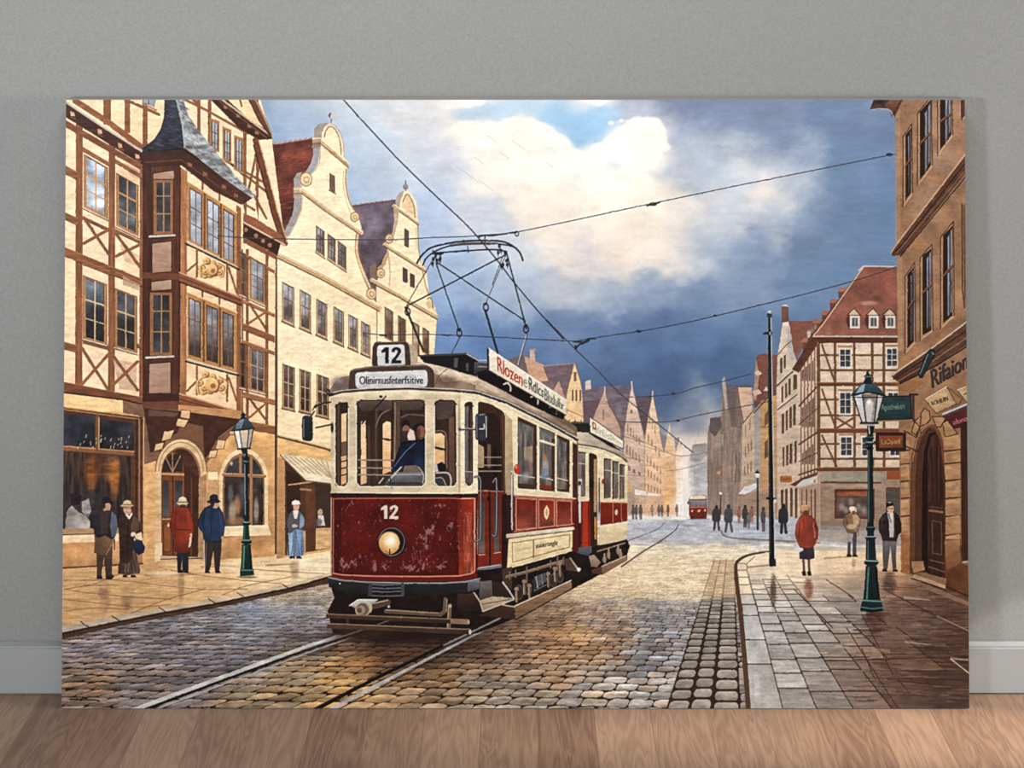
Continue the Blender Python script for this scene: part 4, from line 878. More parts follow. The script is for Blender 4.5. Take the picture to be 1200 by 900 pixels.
        for k in range(26):
            x = 80 + 74 * rng.rand(); y = (506 + 20 * rng.rand()) if x < 110 else (510 + 16 * rng.rand())
            L([(x,y),(x+.6,y-2.4*rng.rand()-1)],1.1,(206,206,200),.7)
        pass
        F([(60,620),(160,618),(162,624),(60,627)], (176,136,98)); L([(60,627),(162,624.5)],1.4,(70,44,32))
    F([(60,628),(166,624),(167,634),(60,638)], (236,204,158)); F([(60,637),(167,633),(167,662),(60,668)], (196,140,90), tex=.14, nz=NM)
    for x in (88,104,118,134,150): E(x,650,8,9,(226,174,118),.45,soft=.6,ids=False); 
    L([(60,666),(167,660)],1.8,(90,60,44))
    # arched door
    with part('arched_door', 'brown double door under a stone arch'):
        def arch(x0, x1, yt, ys, yb, col, **k):
            cx = (x0 + x1) / 2; rx = (x1 - x0) / 2
            pts = [(cx - rx * math.cos(t), ys - (ys - yt) * math.sin(t)) for t in np.linspace(0, math.pi, 26)]
            F([(x0, yb)] + pts + [(x1, yb)], col, **k)
        arch(182,242,514,552,658,(222,186,138),c2=(206,166,120),tex=.08); arch(189,235,524,556,656,(150,106,74)); arch(190,233,526,558,656,(84,50,36),tex=.12)
        L([(186+46*0,560)]*2,1,(0,0,0),0)
        for rr, cc in ((0,(120,84,58)),(4,(176,130,92))):
            pts = [(212 - (30 - rr) * math.cos(t), 552 - (38 - rr) * math.sin(t)) for t in np.linspace(0, math.pi, 22)]; L(pts, 1.1, cc)
        arch(189,216,530,556,650,(128,72,42),tex=.12,nz=NVT)
        F([(190,553),(193,540),(199,533),(206,532),(214,534),(214,553)], (56,44,42)); 
        for a in ((194,536),(202,531),(211,534)): L([(202,553),a],1.2,(176,130,90))
        L([(189,555),(216,556)],2.4,(196,150,106)); L([(202.5,558),(202.5,650)],1.2,(60,34,24))
        F([(191,563),(197.5,563),(197.5,605),(191,605)], (58,56,62), c2=(90,90,94)); F([(205,563),(213.5,564),(213.5,606),(205,606)], (52,50,56), c2=(96,96,100))
        L([(190,608),(215,608)],1.4,(196,150,106)); 
        for x0,x1 in ((191.5,200),(205,213)): F([(x0,614),(x1,614),(x1,646),(x0,646)], (146,86,50), edge=(76,42,28), ew=.8)
        E(197,615,1,2.4,(230,200,150))
        F([(216,545),(233,560),(233,654),(216,652)], (74,44,32), tex=.12, nz=NVT); L([(224,560),(224,652)],1.2,(110,68,46))
        F([(182,636),(190,636),(190,657),(181,659)], (234,204,160)); F([(233,560),(242,556),(241,656),(232,655)], (176,132,94), tex=.08)
        F([(188,651),(236,653),(238,657),(188,659)], (196,160,120)); L([(188,655),(236,654)],1.2,(70,44,32))
    F([(244,553),(255,553),(255,562),(244,562)], (244,216,172)); F([(244,563),(255,563),(255,588),(244,587)], (206,158,110))
    F([(240,498),(262,520),(256,540),(244,552),(242,530)], (226,172,108), a=.0)
    with part('arched_window', 'round arched shop window'):
        arch(257,314,526,562,620,(236,204,156),tex=.07); arch(261,310,531,564,620,(150,104,70)); arch(263,308.5,534,566,617,(58,50,50),c2=(74,60,54),tex=.35,nz=NM)
        arch(263,308.5,534,566,556,(62,60,64),tex=.3,nz=NM)
        L([(262,556),(310,558)],3.6,(156,108,70)); L([(262,554.6),(310,556.6)],1,(214,170,120)); L([(294,534),(294,617)],3.4,(166,116,74)); L([(281.5,534),(281.5,555)],3,(166,116,74))
        for x,y,rx,ry,c in ((272,600,4,12,(190,176,156)),(278,592,4,10,(206,150,96)),(300,598,3,14,(190,170,150)),(270,578,3,10,(110,112,116)),(284,580,5,16,(90,84,84)),(276,610,10,5,(170,120,76)),(271,543,1.6,2,(230,230,230))): E(x,y,rx,ry,c,.7,soft=.5,ids=False)
        F([(259,617),(314,615),(318,628),(259,629)], (240,210,166)); L([(262,618),(311,616)],1.6,(240,224,196)); L([(259,629),(318,628)],1.2,(150,104,70))
    F([(259,630),(322,627),(322,650),(241,657),(244,632)], (196,144,94), tex=.16, nz=NM)
    for x,y in ((120,655),(280,640),(300,640)): E(x,y,8,6,(166,112,70),.5,soft=.6,ids=False)

# ------------------------------------------------------------------ overhead wires behind the tram
WK = (46, 46, 54)
def wire(pts, w=1.15, c=WK, sm=True, label=None):
    with part('painted_overhead_wire', label): L(pts, w, c, sm=sm)

# ------------------------------------------------------------------ the tram
CM, CMS, CMD = (232, 214, 176), (204, 184, 150), (150, 126, 98)
RD, RDD, RDL = (132, 30, 26), (86, 18, 18), (176, 62, 50)
DK = (34, 26, 26)
with part('painted_tram_shadow', 'dark ground under the tram'):
    F([(388,690),(392,700),(384,716),(390,742),(440,752),(520,748),(560,742),(600,726),(672,690),(735,656),(735,636),(560,650),(400,680)], (34,22,20), sm=False, tex=.2)
    E(470,745,70,10,(44,28,24),.7,soft=.5); E(420,742,30,8,(60,44,38),.6,soft=.6)
    L([(360,760),(432,735),(470,722)],1.6,(110,98,90),.8); L([(520,756),(586,724)],2.2,(140,136,134),.9)

with part('painted_tram', 'red and cream tram number 12 with its rear car') as TRAM:
    # ---- rear car
    with part('rear_car', 'second red and cream car behind the first'):
        F([(674,506),(690,506),(712,520),(733,534),(736,542),(712,534),(676,524)], (206,190,166), c2=(150,132,112), tex=.1)
        L([(675,520),(700,524),(722,532),(735,541)],1.4,(70,50,42),sm=True); L([(676,522),(700,526),(722,534),(735,543)],1,(240,224,190),sm=True)
        F([(665,496),(672,494),(690,495),(693,499),(690,507),(676,506)], (44,38,40)); L([(665,495.5),(690,495)],1.6,(90,86,88))
        F([(689,500),(728,528),(732,530),(716,524),(690,508)], (40,32,32))
        F([(676,524),(700,527),(722,534),(735,543),(735.5,589),(676,587)], (234,216,176), c2=(222,202,160), tex=.05)
        for x0,x1,y0,y1 in ((676.6,686,528.5,582),(708,716,536.5,583.6),(718,724.7,539.5,584.4),(726.3,731.8,543,584.6)):
            with part('window'): RQ([(x0,y0),(x1,y0+1.6),(x1,y1),(x0,y1)],2,(104,98,96),c2=(112,100,92),tex=.25,nz=NVT); L([(x0,y1),(x0,y0+1),(x1,y0+2)],1.4,(70,44,34)); L([(x0,y0+14),(x1,y0+15)],.9,(214,200,170))
        with part('door'):
            RQ([(690,530),(699.6,533),(700,640),(691,642)],3,(58,38,32)); R(696,538,699,600,(176,136,96)); R(694,606,699,632,(196,128,62)); L([(695,606),(695,632)],2.4,(50,30,26))
            E(693,566,3,6,(34,28,30)); F([(677,561),(682,561),(682,568),(677,568)],(196,196,196))
        F([(680,588),(692,587),(692,640),(686,642),(680,640)], (120,30,26), c2=(160,48,36)); F([(683,589),(689,588),(689,640),(683,641)], (190,66,48))
        F([(674,586),(681,587),(681,646),(674,646)], (60,26,24)); L([(678,570),(679,612)],1.6,(214,206,196))
        F([(673,642),(693,640),(693,648),(688,651.5),(673,652)], (96,98,108), c2=(70,72,80))
        F([(703,588),(735.4,589),(735,611.5),(703,616)], (142,48,38), c2=(128,42,34), edge=(206,150,120), ew=.8)
        L([(718,589),(718,614)],.7,(206,140,110)); L([(728,589),(728,612)],.7,(206,140,110)); E(722,600,1.6,3.4,(226,206,166))
        L([(703,616.5),(735.6,611.5)],2.2,(232,220,192)); F([(702.5,618),(735,613),(734.4,631),(702.3,639)], (230,210,166), c2=(216,192,148)); 
        F([(700,640),(735,632),(738,640),(735,650),(704,668),(694,664),(694,646)], (40,28,26)); F([(733,634),(738,644),(731,642)],(24,18,18))
        L([(700,646),(732,636)],1.6,(150,132,110)); 
        for x,y in ((708,655),(713,650),(724,645),(727,650)): L([(x,y-6),(x+.6,y+4)],1.8,(176,152,126)); E(x,y,2.4,4,(150,130,110),.8)
        F([(688,652),(696,650),(704,659),(700,664),(690,664)], (176,156,134), c2=(120,98,80)); 
        F([(705,664),(733.5,651.4),(734.4,657),(706,673.6)], (160,126,98), c2=(120,90,68)); F([(692,668),(705,664),(706,673.6),(695,672)], (84,58,46)); L([(705,663.6),(733.5,651)],1,(222,196,164))
        L([(702,560),(702,600)],1.2,(40,34,34)); E(706.7,564,1.8,3,(190,50,36))
        with part('advert_board', 'small cream lettered board on the rear roof'):
            F([(690.4,487.5),(730.5,516.4),(730.3,526),(691.2,506.6)], (236,228,208), edge=(70,60,56), ew=1)
            T('Rlnnluslllhen', [(694,494),(728.5,517),(728.5,523.5),(694.5,505)], (150,136,110), .9); F([(694,493.5),(698,496),(698.5,504),(694.5,502.5)],(176,76,50)); F([(695.4,496),(697.2,497.4),(697.4,501.6),(695.8,501)],(236,228,208))
    # coupling zone
    F([(671,512),(677,516),(678,646),(671,650)], (72,34,30), c2=(96,30,28)); L([(677,520),(677,585)],1,(150,126,100))
    # ---- roof
    with part('roof', 'weathered cream and brown tram roof'):
        F([(386,462),(387,456),(392,448),(400,442),(409,440),(480,424),(492,425),(512,428),(530,433),(559,441),(594,455),(623,468),(655,485),(676,501),(676,512),(640,494),(594,471),(557,459),(520,456),(470,455),(410,459)], (150,128,108), c2=(120,100,86), tex=.1, nz=NM)
        F([(484,425),(500,426),(520,430),(545,438),(520,440),(500,436),(508,446),(506,452),(500,440)], (226,208,184), c2=(160,136,114)); 
        F([(512,432),(530,434),(559,442),(594,457),(560,452),(540,446),(520,448),(514,440)], (232,214,188), c2=(190,162,134), tex=.1)
        F([(559,446),(594,460),(640,484),(674,506),(672,508),(640,490),(594,468),(557,456)], (186,164,138), c2=(140,118,98), tex=.12)
        E(522,446,14,6,(106,82,66),.7,soft=.6); E(400,450,12,9,(96,84,82),.7,soft=.6); E(396,446,6,3,(150,146,146),.6,soft=.6)
        E(575,455,14,3,(220,198,168),.7,soft=.6,rot=.38); E(620,474,20,3,(206,186,160),.7,soft=.6,rot=.45)
        L([(509,452),(514,440),(524,432)],1,(110,88,72))
    with part('roof_equipment', 'black resistor boxes on the tram roof'):
        F([(490,416),(547,414),(560,422),(559,441),(546,438),(528,432),(512,428),(497,425)], (30,26,28)); F([(532,420),(537,419),(536,431),(532,430)],(120,116,116),a=.6); F([(546,425),(549,425),(549,435),(546,434)],(110,106,106),a=.6)
        L([(490,416.5),(547,414.5),(560,421.5)],2.2,(70,64,66)); L([(547,414.5),(560,422)],1.4,(190,184,178)); 
        F([(556,424),(573,426),(573,440),(555,438)], (84,78,80), c2=(50,44,46)); L([(561,422),(573,422)],1.4,(176,172,168)); L([(560,429),(573,430)],1.2,(150,146,144)); L([(572,440),(574,447)],2,(190,180,170))
        F([(559,436),(574,432),(662,485),(660,492),(650,488),(628,478),(604,466),(590,458),(574,450),(560,443)], (26,20,22))
        for x, y in ((590,450),(622,465),(644,477)): L([(x,y),(x+5,y-1),(x+8,y+3),(x+8,y+8)],1.8,(214,204,192) if x<640 else (120,110,104),sm=True)
        L([(648,484),(654,483),(656,489)],1.6,(40,34,36),sm=True)
    with part('advert_board', 'long cream board lettered in red and grey green on the roof'):
        F([(573,408),(664,469.5),(663,486),(573.5,434)], (234,224,204), c2=(226,214,190), tex=.03); L([(571.5,408),(572,434)],2.6,(50,44,48)); L([(573,434),(663,486.5)],1.4,(60,48,44)); L([(572,407.5),(664,469)],1,(250,244,230))
        T('Rlozen', [(582.5,417.5),(612.5,438.5),(612,452.5),(583,435)], (196,52,34), bold=.6); T('e', [(613.6,443),(618,446),(618,455),(613.6,453)], (110,116,96))
        T('Rdlcs', [(619.5,441.5),(637,454),(636.5,466),(620,456.5)], (64,74,66), bold=.5); T('Bludulhr', [(638,455),(661,471),(660.5,481),(638,469)], (96,104,92), bold=.5)
    # ---- destination boxes
    with part('number_sign', 'white roof sign reading 12'):
        F([(479,403),(484,404),(489,409),(489.6,426),(480,429)], (180,158,134)); RQ([(437,401),(479,400),(482,430),(435.5,431)],6,(70,52,46),tex=.1); L([(442,401),(474,400.4)],1,(130,110,98))
        RQ([(442,404.5),(474,403.5),(475,429.5),(442.5,430)],4,(212,210,208),c2=(196,194,194)); D12(446.6,407,470.4,425.8,(28,32,42))
    with part('destination_sign', 'wide white roof sign with black lettering'):
        RQ([(410,433),(436,429),(500,427),(509,434),(509,457),(408,459)],5,(74,56,48),tex=.12); L([(411,434),(436,429.5),(500,428)],1,(140,118,104))
        RQ([(416,436.5),(500.6,433.5),(501,453.5),(417,455.5)],5,(206,206,204),c2=(192,192,192)); T('Olinirnusfeterfsitive',[(421,441),(495.5,440.6),(495.5,449.6),(421,450.4)],(36,36,44),bold=.5)
    # ---- gutter and fascia
    F([(387,461),(412,458),(470,455.5),(520,456),(557,459),(594,471),(640,494),(676,514),(676,526),(640,506),(594,486),(560,474),(540,470),(388,470)], CM, c2=CMS)
    L([(386,463),(400,459),(430,456.6),(478,455),(530,457.4),(557,460),(594,472),(640,495),(676,515)],3,(58,46,44)); L([(386,461.2),(400,457.4),(430,455),(478,453.4),(530,455.8),(558,458),(594,470),(640,493),(676,513)],1,(206,200,196)); L([(560,462.5),(594,474.5),(640,497.5),(676,517.5)],.9,(246,236,214))
    # ---- cream front and side
    F([(387,466),(410,463),(470,461),(545,463),(560,467),(560,582),(388,580)], (206,186,152), c2=(216,196,160), tex=.06, nz=NM)
    F([(540,462),(560,467),(560,582),(540,581)], (238,222,186), c2=(240,226,188)); L([(537.5,470),(538,577)],1.4,(176,152,120)); 
    F([(560,466),(594,479),(640,501),(676,520),(675,587),(602,581),(560,580)], (236,218,178), c2=(230,210,168), tex=.05)
    E(470,463,60,3,(228,212,180),.6,soft=.6)
    # interiors seen through the glass
    def hole(q, r, nm='window'):
        with part(nm): RQ(q, r, (52,36,30), c2=(70,50,42), tex=.16, nz=NVT)
    hole([(392,474),(408,470.5),(408,569),(392.5,570)],3)
    with part('window'):
        F([(400,485),(406.5,484),(406.5,566),(400,568)], (240,206,158), c2=(220,160,110)); 
        for y in (519,533,540,548,556): L([(399,y+1),(407.5,y-1)],1.6,(62,44,38))
        F([(400,518),(406.5,517),(406.5,533),(400,534)],(110,90,72)); L([(396.5,474),(396.5,568)],2.6,(84,66,56)); L([(406,486),(406,566)],.8,(90,60,46))
    hole([(417,469.5),(498.5,468),(498.5,570),(417.5,570)],6)
    with part('window'):
        F([(423,494),(428.5,493),(429.5,566),(423,568)], (240,208,164), c2=(226,180,130)); F([(448.5,497),(453,493.5),(458,495),(458,552),(448.5,556)], (242,208,164), c2=(236,170,110))
        L([(448,514),(459,516)],2.4,(50,34,30)); F([(417.5,470),(498,469),(494,480),(424,482)], (96,80,72), c2=(66,52,46)); L([(432,500),(432,566)],3,(86,58,44)); L([(441,480),(440,520),(442,560)],2,(92,66,54)); L([(440,500),(446,486),(456,480)],1.8,(110,90,78),sm=True)
        F([(462,471),(469,471),(469,566),(460,566)], (90,66,54), tex=.14, nz=NVT); L([(463,472),(462,560)],1.2,(150,124,100)); L([(460,471),(458,540)],1.4,(44,30,28))
        F([(470,490),(496,486),(498,500),(498,552),(462,560),(470,540)], (58,44,42)); L([(470,489),(480,485.5),(497,487)],2,(100,76,62),sm=True)
        L([(452,463.6),(447,470),(436,482),(424,496)],1.8,(44,34,32)); E(446,464.5,2,1.6,(34,28,28))
        for y in (538.6,548,556): L([(420,y),(462,y+.5)],1.6,(150,134,122))
        F([(474,505),(480,502),(485,505),(487,516),(479,516)], (226,206,186))
    with part('driver', 'driver in dark blue and a second figure behind the windscreen'):
        E(475,497,5,5.4,(32,26,28)); E(475.5,503,4.2,5,(140,96,76)); F([(471.6,505),(478.6,505),(477,513),(473,513)], (70,50,46)); E(491.5,501,7.4,5,(36,26,26)); E(493,506,5,7.6,(128,80,62),c2=(150,98,76)); L([(491,518),(494,514)],3,(150,100,78)); E(490,507,2.4,6,(70,44,38),.6,soft=.5,ids=False); L([(490,512),(496,513)],1.6,(84,50,42),.7)
        F([(470,518),(484,516),(498,514),(498,546),(488,548),(470,548),(458,556),(462,540)], (20,24,42), c2=(28,38,68), tex=.25); L([(462,546),(474,530),(486,519)],1.2,(90,100,140)); E(492,542,6,6,(44,70,116),.6,soft=.5)
    with part('seat', 'grey bench behind the windscreen'):
        F([(456,560),(463,553.5),(496,553),(498,562),(494,568),(450,568)], (116,118,122), c2=(76,76,80)); F([(474,546),(488,545),(492,553),(472,553.5)], (118,98,84)); L([(463,556),(495,555.5)],1,(176,176,178)); L([(456,566),(494,566)],1.4,(40,38,40)); L([(456,562),(470,547)],1.8,(190,184,174)); L([(490,547),(496,556),(495,566)],1.4,(170,164,156),sm=True); L([(457,560),(459,571)],1.6,(60,54,52)); L([(444,566),(449,560)],1.4,(206,200,190))
    hole([(508.7,469.5),(534,468.6),(535.5,569.5),(509.5,570)],5)
    with part('window'):
        F([(510,470),(533,470),(530,490),(512,492)], (80,64,58)); F([(509.5,508),(517,507.5),(521,511),(521,546),(509.5,545)], (236,196,146), c2=(220,164,110)); L([(509.5,524),(521,527)],3,(44,32,30)); L([(509,505),(519,505),(523,514),(523,548)],1.6,(120,96,80),sm=True)
        F([(526,490),(532,488),(533,566),(526,560)], (110,80,62), c2=(96,64,50)); F([(510,545),(514,542),(516,553),(510,553)], (190,190,196)); F([(512,544),(518,541),(522,545),(522,553),(514,554)], (28,24,28)); L([(511,554),(524,554),(528,560),(528,569)],1.8,(190,186,182),sm=True); F([(510,560),(516,558),(522,566),(522,569),(510,569)], (60,62,68)); L([(510,560),(518,560),(522,568)],1,(170,168,166),sm=True)
    hole([(544,472),(554,470),(554.6,569.5),(544.4,569.5)],4)
    with part('window'): R(545.5,476,549,560,(104,100,100),tex=.2,nz=NVT); R(551,480,553.6,566,(90,60,48)); L([(545,552),(553,553)],1.2,(180,176,170)); R(545.4,554,553,566,(110,104,104),a=.6)
    for x0,x1,y0,y1 in ((417.3,498.5,469,570),(508.9,535.3,469,570),(392.3,408.2,472,570),(544,554.8,471,570)):
        L([(x0,y0+6),(x0,y1-5),(x0+4,y1),(x1-4,y1),(x1,y1-5),(x1,y0+6)],1.1,(244,234,210),sm=False,ids=False); L([(x0+1.3,y0+5),(x0+5,y0),(x1-5,y0),(x1,y0+5)],1.2,(50,34,30),ids=False)
    L([(388,577.5),(480,577.8),(540,578),(560,577)],1.4,(240,228,200))
    F([(388,577.8),(480,578.6),(560,578.4),(560,582.4),(388,582.4)], (40,24,22))
    # ---- door recess
    with part('door', 'dark open doorway over red folding doors'):
        RQ([(560,470),(574,473),(590,482),(594,494),(594,582),(560,582)],4,(70,44,34),c2=(58,34,30),tex=.12,nz=NVT)
        F([(560,484),(580,484),(586,494),(587,576),(560,576)], (44,28,26)); E(567,491,5,4,(110,72,54),.6,soft=.5); F([(560,520),(567,524),(567,548),(560,548)], (206,176,136), a=.8); F([(571,520),(575,520),(575,548),(571,548)],(150,120,96),a=.6); F([(578,524),(583,527),(583,560),(578,560)],(30,20,20))
        for y in (535.6,545,552): L([(560,y),(587,y)],1.3,(150,134,120))
        F([(592,484),(600,492),(602,582),(592,582)], (190,168,132), c2=(170,146,112)); L([(589,486),(591,580)],2.4,(96,62,48))
        F([(560,575),(590,575),(590,664),(560,667)], (116,38,30), c2=(134,46,36), tex=.1); L([(560,575),(589,575.5)],1.4,(190,120,96)); 
        F([(561,586),(568,586),(568,648),(561,649)], (84,62,54), c2=(110,96,84)); F([(578,584),(585,584),(585,646),(579,647)], (70,50,46), c2=(96,84,78)); L([(561,650),(568,649.6)],1.2,(220,170,140)); L([(579,648),(586,647)],1.2,(220,170,140))
        L([(573.4,577),(574,664)],2.2,(44,26,24)); E(572.6,584,2.4,3,(34,26,26)); F([(588,580),(594,578),(594,668),(588,668)], (44,24,22)); F([(594,580),(602,580),(602,628),(596,640),(594,666)], (56,30,26))
        L([(560,667),(586,663)],4,(110,112,118)); L([(560,665.4),(586,661.6)],1,(190,190,194))
    # ---- side windows
    for q in (((606.6,488.6),(628,498.4),(628,573.6),(606.8,572.6)),((632,500.4),(649.4,507.6),(649.2,576),(632,574.4)),((652.6,509.6),(666.8,516),(666.6,577),(652.6,575.8))):
        with part('window'):
            RQ(q,2.4,(76,48,38)); (a,b,c,d)=q; g=[(a[0],a[1]+4),(b[0]-3,b[1]+3),(c[0]-3,c[1]-4),(d[0],d[1]-2)]; F(g,(112,108,108),c2=(104,92,84),tex=.3,nz=NVT)
            L([a,b,c],1.2,(50,32,28)); L([(a[0],d[1]-16),(b[0]-2,c[1]-14)],1.3,(214,202,178))
            L([(a[0]-1,a[1]+2),(d[0]-1,d[1]),(c[0],c[1]+1)],.9,(250,240,214),ids=False)
    with part('window'):
        F([(614,524),(624,523),(624,542),(614,540)], (176,152,124),a=.7); E(619,545,4,9,(150,128,106),.7,soft=.5); E(615,548,6,10,(84,78,78),.6,soft=.5); F([(606.8,566),(625,568),(625,571),(606.8,571)],(70,50,46))
        L([(632,516),(649,521)],2.6,(226,214,188)); F([(632,501),(649,508),(649,515),(632,510)],(120,120,122),a=.7); E(639,548,3.4,11,(170,160,156),.8,soft=.5); E(638,536,2.4,4,(170,116,84),.8,soft=.5); F([(632,568),(646,569),(646,574),(632,572)],(150,60,48)); F([(634,550),(642,548),(643,560),(634,562)],(110,130,156),a=.7); E(616,558,5,5,(170,168,166),.5,soft=.6)
        F([(671,518),(676,521),(676,584),(671,583)],(74,44,38))
    L([(603,580),(672,585)],1.2,(250,240,214)); E(605.4,549.5,3.4,5.8,(206,70,44)); E(604.6,547,1.4,2,(244,150,110),.8)
    # ---- red side
    with part('side_panel', 'dark red side panels with pale lining'):
        F([(600,580),(676,585),(674,618),(600,628)], (128,38,30), c2=(104,28,24), tex=.12)
        for x0,x1 in ((604.5,628.5),(631,649.5),(652,669.5)):
            ya, yb = 583.6+(x0-604)*.055, 620.5-(x0-604)*.085
            F([(x0,ya),(x1,ya+1),(x1,yb-2.2),(x0,yb)], (138,42,32), c2=(134,72,64), tex=.22, nz=NM); L([(x0,ya),(x1,ya+1),(x1,yb-2.2),(x0,yb),(x0,ya)],1.2,(216,140,112))
        L([(602.5,622.5),(672,613.5)],1,(206,130,104)); L([(603,581.6),(672,586)],1,(206,130,104))
        F([(640.6,592.5),(643.6,597),(642.6,606),(640.4,609.4),(637.8,605),(637.6,597)], (236,216,172)); E(640.4,600,1.4,4,(196,140,96))
    F([(593,626),(672,617),(673,620.6),(600,631.4),(593,630)], (236,226,200), c2=(190,172,146)); L([(593,631),(672,621.4)],1,(70,44,36))
    with part('advert_panel', 'cream skirt panel with dark lettering'):
        F([(596,632),(670.6,622.6),(670,645),(594,667)], (236,216,168), c2=(222,196,148), tex=.05); L([(600,636),(667.6,626),(667,641),(600.5,658.6),(600,636)],1,(150,110,76)); L([(625,633),(625,653)],1.3,(110,80,56))
        T('uuourongle',[(628,636.4),(653,632.6),(653,640.6),(628,644.6)],(74,66,62),bold=.4); T('Cumunu',[(604,642),(621,639.4),(621,643.6),(604,646.6)],(170,146,112),a=.7); L([(640,647),(660,642)],.8,(190,160,120))
        L([(594,667),(670,645)],1,(250,238,206))
    # ---- running gear
    with part('undercarriage', 'dark running gear with brown wooden guards'):
        F([(560,668),(594,667),(672,646),(690,652),(694,668),(672,690),(602,716),(560,716)], (34,26,24), tex=.2)
        F([(588,667),(600,664),(600,690),(590,692)], (70,52,42)); L([(593,676),(614,671),(660,657)],3,(120,98,80)); L([(593,674.6),(614,669.6),(660,655.6)],.9,(176,150,124)); L([(617,664),(617,684)],2,(110,92,78)); L([(653,652),(653,668)],2,(120,98,80))
        for x,y,r in ((608,694,9),(619,690,7),(648,680,8),(656,676,7)): E(x,y,r*.6,r,(58,50,48)); E(x,y,r*.6,r,(84,70,62),ring=1.2)
        for x,y in ((605,702),(614,693),(620,698),(642,684),(650,678),(656,672)): L([(x,y-11),(x+.6,y+3)],2.2,(120,98,80)); L([(x-.8,y-11),(x-.4,y+3)],.8,(196,172,146)); E(x,y-12,2.6,2.2,(150,124,104))
        F([(626,676),(639,671),(641,681),(628,689)], (84,86,88)); F([(624,680),(630,677),(632,690),(626,694)], (56,54,56)); L([(628,676),(630,688)],1.6,(150,150,148)); L([(634,673),(636,685)],1,(130,130,130)); L([(626,692),(640,685)],1.2,(110,104,100))
        for x,y in ((597,670),(604,668),(645,657),(660,653)): L([(x,y),(x,y+8)],1.6,(130,106,84))
        F([(660,655),(668,654),(680,668),(676,670),(664,668)], (84,62,50)); L([(668,654),(678,668)],1.8,(190,166,140)); E(678,667,2.4,2.2,(226,214,196))
        F([(560,722),(590,708),(603,711),(604,726),(566,722)], (74,50,38), c2=(58,38,30)); F([(603,710.6),(669,680.4),(670.4,689),(604,725.8)], (150,120,92), c2=(112,86,64), tex=.12, nz=NHZ); L([(603,710),(669,680)],1.4,(226,202,170)); L([(588,708.4),(603,711)],1.4,(200,176,146)); L([(604,726),(670,689.6)],1.2,(30,20,18))
        F([(562,682),(576,680),(578,700),(562,703)], (112,106,102), c2=(78,66,58)); F([(576,680),(590,684),(598,700),(580,702)], (56,40,34))
        F([(561,704),(577,699),(602,701),(566,715.6)], (206,184,152), c2=(150,122,94)); L([(564,708),(600,701.6)],1,(90,66,50)); L([(566,716),(602,702)],2,(190,180,168)); L([(589,682),(594,689),(602,701)],1.8,(214,204,190),sm=True); L([(555,694.6),(561,703),(565,715.6)],1.8,(196,186,170),sm=True)
        F([(536,696),(555,695),(562,706),(565,716),(536,716)], (70,46,36), c2=(40,28,24))
    # ---- red front
    with part('front_panel', 'deep red tram front with rust patches and lining'):
        F([(388,582),(560,582),(559,640),(559.5,679),(540,681),(400,679),(387.6,674)], (98,22,18), c2=(88,20,18), tex=.16, nz=NM)
        F([(388,582),(400,582),(400,678),(387.6,674)], (66,16,14), a=.7); F([(536,584),(557,584),(557,676),(538,677)], (142,42,32), c2=(156,62,48), tex=.22, nz=NVT)
        F([(543,600),(553,596),(554,672),(544,674)], (184,106,86), a=.45, tex=.35, nz=NVT); F([(540,584),(556,584),(556,600),(541,604)], (176,52,44), a=.6)
        sl = box(388, 582, 560, 680); px, py = PX[sl], PY[sl]; spots = np.zeros(px.shape, np.float32)
        for x, y, rx, ry in ((404,660,7,6),(418,655,6,8),(436,664,8,7),(452,664,6,5),(488,648,10,12),(500,640,8,14),(494,664,12,8),(478,668,6,6),(516,664,9,7),(505,618,6,8),(528,618,6,9),(498,622,5,8),(414,590,4,3),(400,590,3,5),(510,596,8,6)): spots += np.exp(-((px - x) / rx) ** 2 - ((py - y) / ry) ** 2)
        n = .6 * vnoise(4,6,53,3)[sl] + .4 * vnoise(2.2,3,54,2)[sl] + np.clip(spots, 0, 1.1) * .62
        n2 = vnoise(2,3,55,2)[sl] + np.clip(spots, 0, 1) * .3
        inb = (px < 556) * (px > 391) * (py < 670) * (py > 585)
        comp(sl, (np.clip((n - .58) * 5, 0, 1) * .42 * inb).astype(np.float32), (150,120,124), False)
        comp(sl, (np.clip((n - .8) * 5, 0, 1) * .35 * inb).astype(np.float32), (176,150,150), False)
        comp(sl, (np.clip((n2 - .8) * 5, 0, 1) * .35 * inb).astype(np.float32), (140,90,110), False)
        F([(387.6,672),(400,674.4),(470,676),(540,675.4),(559,671.6),(559.5,679),(540,681.4),(470,682),(400,679.6),(387.6,675.6)], (112,32,28)); 
        L([(390,671.6),(402,673.6),(440,675),(500,675.4),(538,674.6),(552,672),(556,669),(556,584.6)],1.5,(220,140,112),sm=False); L([(390.4,671),(390.4,584),(556,583.6)],1.1,(190,110,92)); L([(540,584),(556,584),(556,640)],1.3,(240,170,140))
        D12(446,592.4,467,608,(216,202,182))
    L([(388,583),(388,674)],1.4,(170,150,130))
    with part('headlight', 'round glowing headlight in a black ring'):
        E(458.5,635,17,18.4,(34,24,26)); E(458.6,634.6,15.6,16.8,(120,112,112),ring=1.1); E(457,635.6,13.6,14.2,(30,22,24)); E(456,636,12.2,13,(240,190,120),c2=(206,140,76)); E(457.6,634,7.5,8,(255,238,190),.95,soft=.7); E(458,633.6,3.5,3.6,(255,252,236),.9,soft=.5); L([(456.6,643.6),(456.6,649)],1.6,(50,30,26)); L([(451,645),(455,648)],.9,(150,96,50))
